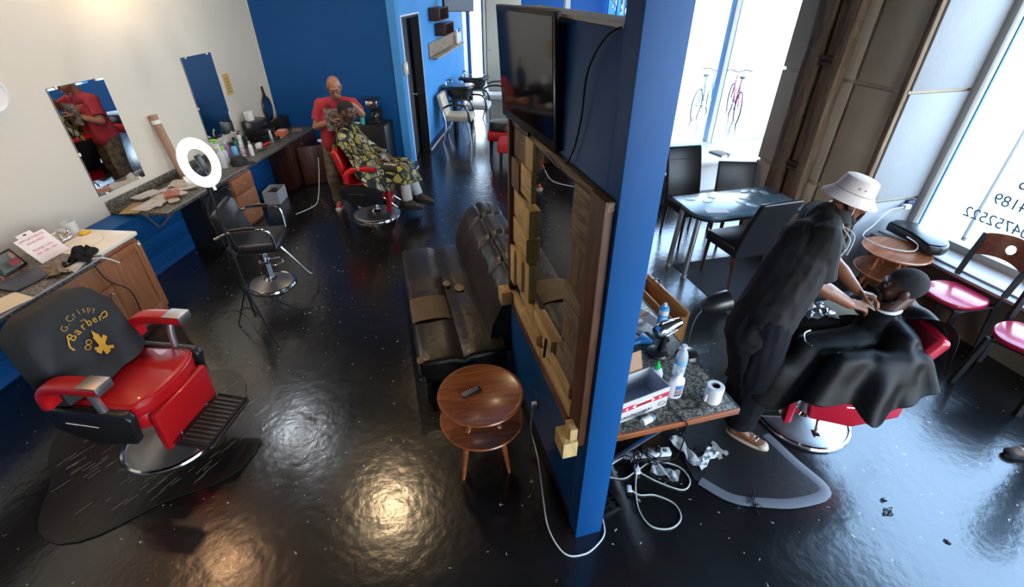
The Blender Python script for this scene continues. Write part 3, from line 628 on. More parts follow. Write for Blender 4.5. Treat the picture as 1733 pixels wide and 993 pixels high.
# things on the far worktop
CT = 0.692
def bottle(name, lab, loc, h, r, mb, mc=None, style='plain', group=None, rot=0):
    t = thing(name, lab, 'bottle', loc, rot, group)
    bm = B(); nr = r * 0.42; s = 0.78
    lathe(bm, [(0, 0), (r * 0.92, 0), (r, 0.006), (r, h * s * 0.82), (r * 0.85, h * s * 0.92), (nr, h * s), (nr, h * s * 1.04), (0, h * s * 1.04)], 20); obj('body', bm, mb, t)
    if mc:
        bm = B()
        if style == 'spray':
            cyl(bm, (0, 0, h * s), (0, 0, h * s * 1.12), nr * 1.25, n=12); box(bm, (0.012, 0, h * 0.93), (0.07, 0.022, 0.028), bev=0.006); tube(bm, [(0.03, 0, h * 0.92), (0.04, 0, h * 0.82)], 0.005, 6); tube(bm, [(0.045, 0, h * 0.95), (0.058, 0, h * 0.95)], 0.009, 8)
        elif style == 'pump':
            cyl(bm, (0, 0, h * s), (0, 0, h * s * 1.1), nr * 1.3, n=12); cyl(bm, (0, 0, h * s), (0, 0, h * 0.97), 0.004, n=8); box(bm, (0.015, 0, h * 0.97), (0.045, 0.014, 0.012), bev=0.003)
        else:
            lathe(bm, [(0, h * s), (nr * 1.3, h * s), (nr * 1.3, h * 0.99), (nr * 1.1, h), (0, h)], 14)
        obj('cap' if style == 'plain' else 'spray_head', bm, mc, t)
    return t
bottle('spray_bottle', 'clear spray bottle with lime green head on the far worktop', L(0.16, 6.05, CT), 0.27, 0.042, M_clear, mat('lime_plastic', (0.28, 0.65, 0.08), 0.4), 'spray', rot=200)
bottle('spray_bottle', 'clear spray bottle with white head standing nearest the black cap', L(0.38, 5.78, CT), 0.25, 0.042, M_clear, M_wplas, 'spray', rot=160)
bottle('spray_bottle', 'squat clear bottle beside the lime headed sprayer', L(0.28, 5.98, CT), 0.20, 0.045, M_clear, mat('lime_plastic', (0.28, 0.65, 0.08), 0.4), 'plain')
bottle('lotion_bottle', 'lilac lotion bottle behind the blue one on the far worktop', L(0.17, 6.22, CT), 0.21, 0.035, M_purple, M_wplas, 'pump')
bottle('lotion_bottle', 'light blue lotion bottle with dark cap on the far worktop', L(0.31, 6.16, CT), 0.20, 0.036, mat('light_blue_plastic', (0.16, 0.42, 0.72), 0.35), M_plastic, 'plain')
bottle('lotion_bottle', 'white and lilac spotted bottle right of the light blue bottle', L(0.36, 6.24, CT), 0.19, 0.03, mat('spotted_white', (0.75, 0.72, 0.78), 0.5, col2=(0.32, 0.10, 0.16), scale=38), M_wplas, 'plain')
bottle('talc_bottle', 'slim white bottle standing alone near the worktop edge', L(0.46, 6.27, CT), 0.19, 0.027, M_wplas, mat('cap_grey', (0.4, 0.4, 0.42), 0.4), 'plain')
bottle('hair_spray_can', 'silver aerosol can near the far end of the worktop edge', L(0.42, 6.86, CT), 0.17, 0.026, M_brush, M_wplas, 'plain')
bottle('lotion_bottle', 'green and dark gel bottle against the farther mirror', L(0.14, 6.45, CT), 0.18, 0.034, mat('dark_green_gel', (0.02, 0.16, 0.10), 0.35), M_plastic, 'plain')
bottle('lotion_bottle', 'small white bottle left of the black drawer tower', L(0.11, 6.62, CT), 0.22, 0.03, M_wplas, M_plastic, 'pump')
bottle('hair_oil_bottle', 'slim dark bottle right of the green gel bottle', L(0.22, 6.60, CT), 0.21, 0.025, M_plastic, M_plastic, 'plain')
bottle('hair_oil_bottle', 'small clear bottle beside the round clear jar', L(0.20, 5.86, CT), 0.19, 0.03, M_clear, M_wplas, 'plain')
t = thing('baseball_hat', 'crumpled black baseball cap on the far worktop', 'cap', L(0.49, 5.92, CT), 20)
bm = B(); lathe(bm, [(0.1, 0), (0.102, 0.03), (0.085, 0.075), (0.04, 0.1), (0, 0.103)], 24)
for v in bm.verts: v.co += 0.012 * noise.noise_vector(v.co * 14)
obj('crown', bm, M_matte, t)
bm = B(); prism(bm, [(0.08 + 0.10 * math.cos(a), 0.085 * math.sin(a)) for a in [(-PI / 2) + PI * k / 12 for k in range(13)]], 0.0, 0.007, R(0, 'Z'), 0.002); obj('visor', bm, M_matte, t)
t = thing('drawer_tower', 'black plastic drawer tower standing against the cream wall', 'organizer', L(0.17, 7.0, CT), LD)
bm = B(); box(bm, (0, 0, 0.14), (0.24, 0.32, 0.28), bev=0.008); obj('body', bm, M_plastic, t)
for k in range(3):
    bm = B(); box(bm, (0.125, 0, 0.05 + k * 0.088), (0.014, 0.29, 0.076), bev=0.004); dd = obj('drawer', bm, M_black, t)
    bm = B(); box(bm, (0.137, 0, 0.055 + k * 0.088), (0.012, 0.07, 0.012), bev=0.003); obj('knob', bm, M_brush, dd)
t = thing('tissue_roll', 'white tissue roll standing on the black drawer tower', 'roll', L(0.12, 6.96, CT + 0.282), 0)
bm = B(); lathe(bm, [(0.02, 0), (0.06, 0), (0.06, 0.11), (0.02, 0.11), (0.02, 0)], 24); obj('paper_roll', bm, M_paper, t)
t = thing('clipper_case', 'black hard case standing in the worktop corner by the blue wall', 'case', L(0.22, 7.58, CT), LD)
bm = B(); box(bm, (0, 0, 0.09), (0.1, 0.30, 0.18), bev=0.012); obj('shell', bm, M_black, t)
bm = B(); tube(bm, [(0.0, -0.05, 0.18), (0.0, -0.05, 0.2), (0.0, 0.05, 0.2), (0.0, 0.05, 0.18)], 0.007, 6); obj('handle', bm, M_plastic, t)
t = thing('clipper_box', 'coral red carton lying on the far worktop below the hand mirror', 'carton', L(0.36, 7.26, CT), LD + 10)
bm = B(); box(bm, (0, 0, 0.035), (0.12, 0.22, 0.07), bev=0.002); obj('carton', bm, M_orange, t)
bm = B(); box(bm, (0.0, 0, 0.0705), (0.121, 0.05, 0.002)); obj('label_band', bm, M_paper, t)
t = thing('power_adapter', 'small white power block on the far worktop before the drawer tower', 'adapter', L(0.36, 6.62, CT), 10)
bm = B(); box(bm, (0, 0, 0.03), (0.06, 0.12, 0.06), bev=0.006); obj('block', bm, M_wplas, t)
bm = B(); tube(bm, smoothpts([(0.03, 0.05, 0.03), (0.08, 0.1, 0.01), (0.05, 0.2, 0.006)]), 0.003, 6); obj('cord', bm, M_wplas, t)
t = thing('hair_clipper', 'black hair clipper lying on the far worktop', 'clipper', L(0.38, 7.02, CT), 35)
bm = B(); tube(bm, [(-0.07, 0, 0.018), (-0.03, 0, 0.02), (0.04, 0, 0.02), (0.07, 0, 0.018)], [0.012, 0.018, 0.022, 0.018], 12); obj('body', bm, M_plastic, t)
bm = B(); box(bm, (0.08, 0, 0.018), (0.02, 0.038, 0.012), bev=0.002); obj('blade', bm, M_chrome, t)
t = thing('hair_clipper', 'red and white hair clipper beside the silver can', 'clipper', L(0.40, 6.72, CT), 80)
bm = B(); tube(bm, [(-0.07, 0, 0.018), (-0.03, 0, 0.02), (0.04, 0, 0.02), (0.07, 0, 0.018)], [0.012, 0.018, 0.02, 0.016], 12); obj('body', bm, M_red, t)
bm = B(); box(bm, (0.08, 0, 0.018), (0.02, 0.036, 0.012), bev=0.002); obj('blade', bm, M_wplas, t)
t = thing('styling_comb', 'black comb lying on the far worktop', 'comb', L(0.47, 6.5, CT), 70)
bm = B(); box(bm, (0, 0.012, 0.004), (0.18, 0.01, 0.006))
for k in range(28): box(bm, (-0.085 + k * 0.0063, -0.002, 0.004), (0.002, 0.022, 0.003))
obj('comb_body', bm, M_plastic, t)
t = thing('paper_sheet', 'tan paper on the far end of the long worktop', 'paper', L(0.45, 7.55, CT + 0.001), 20)
bm = B(); box(bm, (0, 0, 0.002), (0.14, 0.2, 0.003)); obj('sheet', bm, M_foam, t)
# papers spread at the near end
random.seed(3)
plabs = ['topmost white letter of the pile on the worktop near end', 'white sheet lying at the pile left end', 'folded white form turned across the pile', 'long cream envelope under the pile', 'white leaflet nearest the worktop edge', 'sheet sticking out behind the pile by the backsplash', 'curled white sheet at the pile right end', 'pale receipt lying over the pink paper', 'white page farthest along toward the cardboard tube']
for k, (x, y, rz, a, b_) in enumerate(((0.30, 4.78, 25, 0.21, 0.29), (0.33, 4.58, -8, 0.21, 0.28), (0.25, 4.88, 60, 0.2, 0.26), (0.40, 4.64, 12, 0.11, 0.24), (0.48, 4.72, 40, 0.1, 0.2), (0.14, 4.80, -20, 0.2, 0.27), (0.40, 5.02, -35, 0.16, 0.24), (0.45, 4.86, 70, 0.08, 0.18), (0.28, 5.12, 15, 0.2, 0.25))):
    bm = B(); z = 0.002 + 0.0045 * k
    sheet(bm, lambda u, v: ((u - .5) * a, (v - .5) * b_, 0.004 + 0.012 * noise.noise(Vector((u * 2 + k * 3, v * 2, k))) ** 2 * 4 + (0.02 * max(0, u - .7) * (k % 3))), 8, 8, 0.0015)
    tag(obj('paper_sheet', bm, M_paper if k % 4 else mat('light_cream_paper', (0.80, 0.74, 0.62), 0.8), None, T(*L(x, y, CT + z)) @ R(rz, 'Z')), plabs[k], 'paper', 'papers on the far worktop')
bm = B(); sheet(bm, lambda u, v: ((u - .5) * .14, (v - .5) * .2, 0.05 + 0.01 * math.sin(u * 3)), 6, 6, 0.0015); tag(obj('paper_sheet', bm, mat('salmon_paper', (0.70, 0.30, 0.22), 0.8), None, T(*L(0.42, 4.80, CT)) @ R(30, 'Z')), 'salmon pink leaflet on the paper pile', 'paper', 'papers on the far worktop')
bm = B(); sheet(bm, lambda u, v: ((u - .5) * .18, (v - .5) * .3, 0.004 + 0.003 * math.sin(v * 5)), 6, 6, 0.0015); tag(obj('paper_sheet', bm, M_pine, None, T(*L(0.22, 4.52, CT)) @ R(10, 'Z')), 'tan card at the near left corner of the worktop', 'paper', 'papers on the far worktop')
t = thing('card_stand', 'white card stand on the worktop behind the ring light', 'card stand', L(0.36, 5.18, CT), LD - 20)
bm = B(); prism(bm, [(-0.05, 0), (0.05, 0), (0.0, 0.11)], -0.06, 0.06, R(90, 'X')); obj('card', bm, M_paper, t)
t = thing('black_pouch', 'black zip pouch on the far worktop beside the cardboard tube', 'pouch', L(0.30, 5.42, CT), 10)
bm = B(); ell(bm, (0, 0, 0.05), (0.10, 0.14, 0.05), u=24, v=12)
for v in bm.verts: v.co += 0.01 * noise.noise_vector(v.co * 12)
obj('pouch_body', bm, mat('navy_nylon', (0.01, 0.012, 0.03), 0.6), t); bm = B(); tube(bm, smoothpts([(0.02, -0.12, 0.085), (0.03, 0, 0.102), (0.02, 0.12, 0.085)]), 0.003, 6); obj('zip', bm, M_brush, t)

# ------------------------------------------------------------------ near counter, sink cabinet
NZ = 0.81
t = thing('near_worktop', 'dark laminate worktop with white sign beside the sink', 'worktop', L(0, 0, 0), LD)
bm = B(); box(bm, (0.60, 2.35, NZ - 0.02), (0.62, 2.05, 0.04), bev=0.006); obj('worktop_slab', bm, M_gran, t)
bm = B(); box(bm, (0.915, 2.35, NZ - 0.006), (0.008, 2.05, 0.01)); obj('edge_strip', bm, M_alum, t)
t = thing('sink_cabinet', 'orange wood sink cabinet with a white top at the end of the near worktop', 'cabinet', L(0.82, 3.58), LD)
bm = B(); box(bm, (-0.26, 0, 0.385), (0.52, 0.42, 0.77), bev=0.004); obj('body', bm, M_cabwood, t)
bm = B(); box(bm, (0.01, 0.0, 0.40), (0.02, 0.40, 0.66), bev=0.004)
for c, s in (((0.025, -0.17, 0.40), (0.012, 0.07, 0.66)), ((0.025, 0.17, 0.40), (0.012, 0.07, 0.66)), ((0.025, 0, 0.7), (0.012, 0.28, 0.07)), ((0.025, 0, 0.105), (0.012, 0.28, 0.07))): box(bm, c, s, bev=0.004)
dd = obj('door', bm, M_cabwood, t); bm = B(); ell(bm, (0.045, 0.17, 0.71), 0.014, u=12, v=8); obj('knob', bm, M_wplas, dd)
bm = B(); box(bm, (-0.25, 0.0, NZ - 0.018), (0.56, 0.44, 0.036), bev=0.008); tb = obj('sink_top', bm, mat('cultured_marble', (0.80, 0.76, 0.66), 0.3, var=0.05, scale=3), t)
bm = B(); box(bm, (-0.52, 0.0, NZ + 0.025), (0.03, 0.44, 0.05), bev=0.004); obj('upstand', bm, mat('cultured_marble', (0.8, 0.76, 0.66)), tb)
bm = B(); lathe(bm, [(0.13, 0.002), (0.12, -0.002), (0.06, -0.010), (0, -0.012)], 28, T(-0.24, -0.02, NZ + 0.002), 1, 1.15); obj('basin', bm, mat('cultured_marble', (0.8, 0.76, 0.66)), tb)
t = thing('sink_faucet', 'chrome faucet with two clear knobs behind the white sink top', 'faucet', L(0.40, 3.56, NZ), LD)
bm = B(); box(bm, (0, 0, 0.012), (0.05, 0.16, 0.024), bev=0.01); tube(bm, smoothpts([(0, 0, 0.02), (0.0, 0, 0.08), (0.04, 0, 0.10), (0.10, 0, 0.085)]), [0.014] * 18 + [0.011], 12); obj('spout', bm, M_chrome, t)
for y in (-0.06, 0.06):
    bm = B(); cyl(bm, (0, y, 0.02), (0, y, 0.045), 0.010); lathe(bm, [(0, 0), (0.022, 0), (0.026, 0.015), (0.02, 0.032), (0, 0.034)], 12, T(0, y, 0.045)); obj('knob', bm, M_chrome, t)
t = thing('soap_bar', 'yellow soap bar on the sink top beside the faucet', 'soap', L(0.46, 3.71, NZ), 0)
bm = B(); box(bm, (0, 0, 0.012), (0.05, 0.09, 0.024), bev=0.009); obj('bar', bm, M_yellow, t)
t = thing('clear_jar', 'clear plastic jar behind the sink faucet', 'jar', L(0.37, 3.70, NZ), 0)
bm = B(); lathe(bm, [(0, 0), (0.045, 0), (0.05, 0.01), (0.05, 0.11), (0.044, 0.115), (0.044, 0.015), (0, 0.012)], 20); obj('jar_body', bm, M_clear, t)
cabinet('drawer_base_cabinet', 'orange wood cabinet with drawer between the black caped chair and the sink', L(0.86, 3.14), 0.44, 0.5, 0.768, M_cabwood, [('drawer', -0.21, 0.21, 0.56, 0.75), ('door', -0.21, 0.21, 0.04, 0.54)])
bm = B(); tube(bm, smoothpts([(0.90, 3.27, 0.80), (0.92, 3.30, 0.62), (0.93, 3.42, 0.45), (0.91, 3.43, 0.2), (0.95, 3.3, 0.03)], 6), 0.005, 6); tag(obj('cabinet_cable', bm, M_plastic, None, ML), 'black cord looping down the front of the sink cabinet', 'cord')
bm = B(); tube(bm, smoothpts([(0.88, 3.30, 0.815), (0.93, 3.36, 0.79), (0.93, 3.45, 0.70)], 6), 0.006, 6); tag(obj('cord_tie', bm, M_wplas, None, ML), 'short white cord end hanging at the sink cabinet top corner', 'cord')
# sign leaning against wall, written
t = thing('paper_sign', 'white paper sign with faded pink handwriting leaning behind the near worktop', 'sign', L(0.57, 3.32, NZ), LD)
Ms = T(0, 0, 0) @ R(-38, 'Y') @ Matrix.Diagonal((1, 0.80, 0.70, 1))
bm = B(); box(bm, (0, 0, 0.16), (0.004, 0.30, 0.31), Ms); box(bm, (0, -0.02, 0.335), (0.004, 0.15, 0.05), Ms, bev=0.0015); obj('paper', bm, mat('sign_paper', (0.80, 0.76, 0.76), 0.7), t)
bm = B()
Mtx = Ms @ Matrix(((0, 0, 1, 0.003), (1, 0, 0, 0), (0, 1, 0, 0), (0, 0, 0, 1)))
for s, z, sz in (('APPOINTMENTS', 0.28, 0.034), ('AVAILABLE', 0.235, 0.036), ('PLEASE CALL', 0.15, 0.036), ('330 - 338 - 7804', 0.105, 0.032)): text(bm, s, sz, Mtx @ T(0, z, 0), 0.0005)
obj('handwriting', bm, M_pinkink, t, smooth=False)
bm = B(); ell(bm, (0.003, -0.02, 0.335), (0.001, 0.018, 0.008)); xf(bm, bm.verts, None); obj('punch_hole', bm, M_ink, t, Ms)
t = thing('photo_frame', 'photo of a person in dark red beside the paper sign on the near worktop', 'picture', L(0.46, 3.10, NZ), LD + 4)
Ms = R(-30, 'Y') @ Matrix.Diagonal((1, 0.8, 0.75, 1))
bm = B(); box(bm, (0, 0, 0.10), (0.012, 0.24, 0.20), Ms, bev=0.004); obj('frame', bm, M_plastic, t)
bm = B(); box(bm, (0.008, 0, 0.10), (0.002, 0.20, 0.16), Ms); obj('photo', bm, mat('teal_grey_photo', (0.16, 0.20, 0.19), 0.4, var=0.4, scale=14), t)
bm = B(); ell(bm, (0.010, 0.01, 0.12), (0.002, 0.022, 0.03), Ms @ Matrix.Identity(4)); bm2 = bm; ph = obj('portrait_face', bm2, M_skinA, t, T(0.01, 0, 0))
bm = B(); ell(bm, (0.014, 0.01, 0.065), (0.002, 0.05, 0.035), Ms); obj('portrait_shirt', bm, mat('dark_red_photo', (0.25, 0.03, 0.04), 0.5), t, T(0.004, 0, 0))
t = thing('black_tablet', 'dark blue folder lying flat in front of the photo', 'folder', L(0.66, 2.98, NZ), LD - 8)
bm = B(); box(bm, (0, 0, 0.008), (0.22, 0.30, 0.014), bev=0.003); obj('cover', bm, mat('slate_blue', (0.03, 0.04, 0.07), 0.4), t)
def crumple(bm, nx, ny, sx, sy, amp, fr, base=0.02, seed=0):
    sheet(bm, lambda u, v: ((u - .5) * sx + 0.15 * sx * noise.noise(Vector((u * 3, v * 3, seed))), (v - .5) * sy + 0.15 * sy * noise.noise(Vector((u * 3, v * 3, seed + 5))), base + amp * (0.5 + noise.noise(Vector((u * fr, v * fr, seed + 9)))) * math.sin(PI * min(1, max(0, u))) ** 0.5), nx, ny, 0.004)
bm = B(); crumple(bm, 22, 22, 0.20, 0.34, 0.09, 4, 0.012, 2); tag(obj('work_glove', bm, M_matte, None, T(*L(0.80, 3.30, NZ)) @ R(20, 'Z') @ Matrix.Diagonal((.8, .7, .8, 1))), 'crumpled black cloth glove on the near worktop edge', 'glove')
bm = B(); crumple(bm, 22, 22, 0.20, 0.30, 0.06, 4, 0.008, 12); tag(obj('work_glove', bm, mat('beige_cloth', (0.42, 0.34, 0.26), 0.85), None, T(*L(0.77, 3.10, NZ)) @ R(50, 'Z') @ Matrix.Diagonal((.7, .7, .7, 1))), 'crumpled beige cloth glove on the near worktop edge', 'glove')
bm = B(); crumple(bm, 14, 14, 0.10, 0.28, 0.02, 3, 0.005, 22); tag(obj('paper_scrap', bm, M_paper, None, T(*L(0.84, 3.22, NZ)) @ R(10, 'Z')), 'white paper scrap under the black glove', 'paper')
t = thing('adapter_plug', 'white and red plug adapter at the left edge of the near worktop', 'adapter', L(0.50, 2.90, NZ), 30)
bm = B(); box(bm, (0, 0, 0.02), (0.06, 0.12, 0.04), bev=0.008); obj('case', bm, M_wplas, t)
bm = B(); cyl(bm, (0.031, 0.03, 0.02), (0.034, 0.03, 0.02), 0.013); obj('red_label', bm, M_red, t)
bm = B(); box(bm, (0, 0, 0.003), (0.21, 0.28, 0.003)); tag(obj('paper_sheet', bm, mat('cream_paper', (0.72, 0.66, 0.52), 0.8), None, T(*L(0.80, 2.66, NZ)) @ R(-20, 'Z')), 'cream paper on the near worktop at the photo left edge', 'paper')
bm = B(); tube(bm, smoothpts([(0.84, 2.75, 0.72), (0.88, 2.82, 0.74), (0.84, 2.86, 0.66), (0.80, 2.95, 0.60), (0.86, 2.9, 0.52), (0.78, 2.8, 0.4)], 6), 0.008, 8); tag(obj('cable_bundle', bm, M_wplas, None, ML), 'white cable bundle hanging under the near worktop', 'cable')
bm = B(); tube(bm, smoothpts([(0.70, 2.9, 0.7), (0.80, 3.0, 0.68), (0.78, 2.85, 0.55), (0.7, 2.7, 0.5), (0.8, 2.75, 0.62), (0.75, 2.9, 0.45)], 6), 0.006, 8); tag(obj('cable_bundle', bm, M_plastic, None, ML), 'black cable tangle hanging under the near worktop', 'cable')
t = thing('wall_plug', 'white plug in the blue lower wall behind the near barber chair', 'plug', L(0.30, 2.18, 0.28), LD)
bm = B(); box(bm, (0, 0, 0), (0.012, 0.075, 0.12), bev=0.003); obj('outlet_plate', bm, mat('grey_plate', (0.4, 0.42, 0.42), 0.5), t)
bm = B(); box(bm, (0.03, 0.0, 0.02), (0.05, 0.06, 0.05), bev=0.008); obj('plug', bm, M_wplas, t)
bm = B(); tube(bm, smoothpts([(0.05, 0.02, 0.02), (0.12, 0.12, 0.10), (0.22, 0.25, 0.22), (0.25, 0.35, 0.3)], 6), 0.004, 6); tube(bm, smoothpts([(0.05, -0.02, 0.02), (0.08, -0.15, 0.06), (0.1, -0.4, 0.05)], 6), 0.004, 6); obj('cord', bm, M_wplas, t)

# ------------------------------------------------------------------ partition: television, framed mirror
Atn, Abn = Vector((-0.06, 0.576, 2.507)), Vector((-0.03, 0.537, 2.000))
Atf, Abf = Vector((-0.10, 1.306, 2.505)), Vector((-0.07, 1.326, 1.988))
cx = (Atn + Abn + Atf + Abf) / 4
uy = ((Atf - Atn) + (Abf - Abn)).normalized(); uz = (Atn - Abn + Atf - Abf); uz = (uz - uy * uz.dot(uy)).normalized(); ux = uy.cross(uz)
MT = MP @ Matrix(((ux.x, uy.x, uz.x, cx.x), (ux.y, uy.y, uz.y, cx.y), (ux.z, uy.z, uz.z, cx.z), (0, 0, 0, 1)))
t = thing('television', 'black flat screen television bracketed high on the blue partition', 'television'); t.matrix_world = MT
bm = B(); box(bm, (0.014, 0, 0), (0.028, 0.76, 0.515), bev=0.004); obj('casing', bm, M_plastic, t)
bm = B(); box(bm, (-0.0015, 0.0, 0.012), (0.003, 0.725, 0.455)); obj('screen', bm, mat('tv_screen', (0.004, 0.004, 0.005), 0.06, spec=0.9), t)
bm = B(); box(bm, (-0.004, 0, -0.262), (0.016, 0.12, 0.022), bev=0.004); obj('sensor_lip', bm, M_black, t)
bm = B(); box(bm, (0.014, 0, 0.2585), (0.026, 0.755, 0.003)); obj('dusty_top', bm, mat('dust_grey', (0.30, 0.27, 0.24), 0.8), t)
bm = B(); tube(bm, smoothpts([(0.03, 0.05, 2.50), (-0.02, 0.16, 2.47), (-0.03, 0.28, 2.35), (-0.02, 0.33, 2.18), (-0.02, 0.40, 2.03), (-0.03, 0.50, 1.95), (-0.04, 0.60, 1.97)], 8), 0.0036, 8)
tag(obj('television_cable', bm, M_plastic, None, MP), 'black cable hanging from the partition top to the television', 'cable')
t = thing('wood_framed_mirror', 'large mirror on the partition framed with patched boards and raw wood blocks', 'mirror', P(0, 0, 0), PD)
y0, y1, z0, z1 = 0.02, 1.30, 0.755, 1.985
bm = B(); box(bm, (-0.008, 0.60, 1.40), (0.008, 0.80, 1.05)); obj('mirror_glass', bm, M_mirror, t)
bm = B(); box(bm, (-0.020, y0 + 0.065, (z0 + z1) / 2), (0.040, 0.125, z1 - z0), bev=0.006); obj('frame_post', bm, M_trimwood, t)
bm = B(); box(bm, (-0.022, y1 - 0.02, (z0 + z1) / 2), (0.055, 0.04, z1 - z0), bev=0.006); obj('frame_post', bm, M_trimwood, t)
bm = B(); box(bm, (-0.022, (y0 + y1) / 2 + 0.06, z0 + 0.03), (0.05, y1 - y0 - 0.16, 0.06), bev=0.006); obj('frame_rail', bm, wood('walnut_rail', (0.085, 0.028, 0.012), (0.19, 0.068, 0.028), 0.4, axis=1), t)
bm = B(); box(bm, (-0.015, (y0 + y1) / 2, z1 - 0.02), (0.03, y1 - y0, 0.035), bev=0.004); obj('frame_rail', bm, M_oldY, t)
random.seed(11)
pl = [  # patched boards: y0,y1,z0,z1,thickness,material
 (0.15, 0.33, 1.70, 1.96, 0.030, M_oldY), (0.15, 0.32, 1.50, 1.695, 0.024, M_old), (0.15, 0.35, 1.30, 1.495, 0.034, M_oldY), (0.15, 0.36, 1.16, 1.295, 0.026, M_old),
 (0.15, 0.34, 1.02, 1.155, 0.020, M_oldY),
 (0.86, 1.00, 1.80, 1.96, 0.045, M_pine), (1.00, 1.255, 1.78, 1.96, 0.03, M_old), (0.90, 1.10, 1.62, 1.785, 0.035, M_pineY), (1.10, 1.255, 1.60, 1.775, 0.05, M_old),
 (0.86, 0.98, 1.44, 1.60, 0.06, M_pine), (0.98, 1.255, 1.42, 1.59, 0.03, M_pineY), (0.88, 1.06, 1.28, 1.43, 0.07, M_pineY), (1.06, 1.255, 1.24, 1.41, 0.035, M_pine),
 (0.87, 0.96, 1.02, 1.27, 0.05, M_pine), (0.96, 1.06, 1.04, 1.25, 0.075, M_pine), (1.06, 1.16, 0.98, 1.23, 0.04, M_pineY), (1.16, 1.255, 0.96, 1.22, 0.06, M_pine),
 (0.15, 0.60, 0.815, 0.90, 0.040, M_pineY), (0.60, 1.255, 0.815, 0.88, 0.045, M_pineY), (0.20, 0.62, 0.90, 0.99, 0.030, M_pineY), (0.64, 0.95, 0.88, 0.95, 0.055, M_pineY),
 (0.16, 0.40, 0.99, 1.10, 0.030, M_oldY), (0.44, 0.74, 0.99, 1.06, 0.045, M_pineY), (0.78, 1.05, 0.955, 1.02, 0.035, M_pineY)]
for k, (a, b, c, d, th, m) in enumerate(pl):
    th = th * 0.75 if a > 0.8 else th
    bm = B(); box(bm, (-th / 2, (a + b) / 2, (c + d) / 2), (th, b - a - 0.004, d - c - 0.004), bev=0.003); obj('board', bm, m, t)
for (a, b, c, d, x0, x1) in ((0.015, 0.13, 0.70, 0.80, -0.115, -0.042), (0.03, 0.10, 0.80, 0.87, -0.08, -0.042), (1.19, 1.29, 0.80, 0.90, -0.12, -0.052)):
    bm = B(); box(bm, ((x0 + x1) / 2, (a + b) / 2, (c + d) / 2), (x1 - x0, b - a, d - c), bev=0.003); obj('wood_block', bm, M_pine, t)
bm = B(); tube(bm, [(-0.05, 0.52, 0.90), (-0.05, 0.50, 1.04)], 0.008, 6); obj('twig', bm, M_darkwood, t)
# outlet and cord
t = thing('white_power_cord', 'white power cord running from the partition outlet round its end', 'cord', P(0, 0, 0), PD)
bm = B(); box(bm, (-0.02, 0.74, 0.30), (0.035, 0.035, 0.045), bev=0.006); obj('plug', bm, M_wplas, t)
bm = B(); tube(bm, smoothpts([(-0.03, 0.74, 0.28), (-0.04, 0.74, 0.1), (-0.03, 0.70, 0.006), (-0.05, 0.52, 0.006), (-0.10, 0.28, 0.006), (-0.13, 0.08, 0.006), (-0.09, -0.07, 0.006), (0.01, -0.10, 0.006), (0.10, -0.07, 0.006), (0.165, -0.02, 0.008), (0.19, 0.06, 0.006)], 8), 0.0045, 8); obj('cord', bm, M_wplas, t)
t = thing('wall_outlet', 'grey outlet plate low on the blue partition', 'outlet', P(-0.001, 0.76, 0.32), PD)
bm = B(); box(bm, (0, 0, 0), (0.006, 0.07, 0.115), bev=0.002); obj('plate', bm, mat('dark_blue_plate', (0.02, 0.06, 0.16), 0.5), t)

# ------------------------------------------------------------------ sofa (P frame)
t = thing('futon_sofa', 'worn black leather futon sofa with a tan patched seat beside the partition', 'sofa', P(-0.38, 2.2, 0), PD)
bm = B()
def pad(bm, c, s, r=0.05, nx=18, ny=30, tuft=(), crown=0.02, M=None, seams=()):
    t_ = bmesh.new(); bmesh.ops.create_cube(t_, size=1); bmesh.ops.scale(t_, vec=s, verts=t_.verts)
    bmesh.ops.bevel(t_, geom=t_.edges[:], offset=r, segments=3, profile=0.5, affect='EDGES')
    bmesh.ops.subdivide_edges(t_, edges=t_.edges[:], cuts=9, use_grid_fill=True)
    for v in t_.verts:
        x, y = v.co.x, v.co.y
        if v.co.z > 0:
            k = (1 - (2 * x / s[0]) ** 2) * (1 - (2 * y / s[1]) ** 2); v.co.z += crown * max(0, k)
            for (tx, ty) in tuft:
                d2 = ((x - tx) ** 2 + (y - ty) ** 2); v.co.z -= 0.03 * math.exp(-d2 / 0.003)
            for (ax, val) in seams:
                dd = (x if ax == 0 else y) - val; v.co.z -= 0.026 * math.exp(-dd * dd / 0.0006)
        v.co += 0.004 * noise.noise_vector(v.co * 9)
    bmesh.ops.translate(t_, vec=c, verts=t_.verts); xf(t_, t_.verts, M); merge(bm, t_)
pad(bm, (0.0, 0, 0.245), (0.66, 1.78, 0.17), 0.04, seams=((1, -0.45), (1, 0), (1, 0.45), (0, 0)), tuft=((0, -0.45), (0, 0), (0, 0.45)), crown=0.015)
st = obj('seat', bm, M_sofa, t)
bm = B(); box(bm, (0.0, 0, 0.12), (0.60, 1.70, 0.10), bev=0.02); obj('base', bm, M_black, t)
bm = B()
# back: front face leans, deep rounded channelled top
prof = [(0.20, 0.22), (0.255, 0.50), (0.335, 0.68), (0.39, 0.74), (0.47, 0.79), (0.56, 0.80), (0.64, 0.77), (0.68, 0.69), (0.66, 0.30), (0.60, 0.22)]
def backpt(u, v):
    k = u * (len(prof) - 1); i = min(int(k), len(prof) - 2); f = k - i
    x = prof[i][0] * (1 - f) + prof[i + 1][0] * f; z = prof[i][1] * (1 - f) + prof[i + 1][1] * f
    y = -0.74 + v * 1.66
    ch = 0
    if z > 0.66:
        for xc in (0.45, 0.57): ch -= 0.022 * math.exp(-((x - xc) ** 2) / 0.0002)
        for yc in (-0.32, 0.10, 0.52): ch -= 0.028 * math.exp(-((y - yc) ** 2) / 0.0006)
    e = 0.05 * (abs(2 * v - 1) ** 8)
    return (x + 0.004 * noise.noise(Vector((x * 8, y * 5, z * 8))), y, z + ch - e)
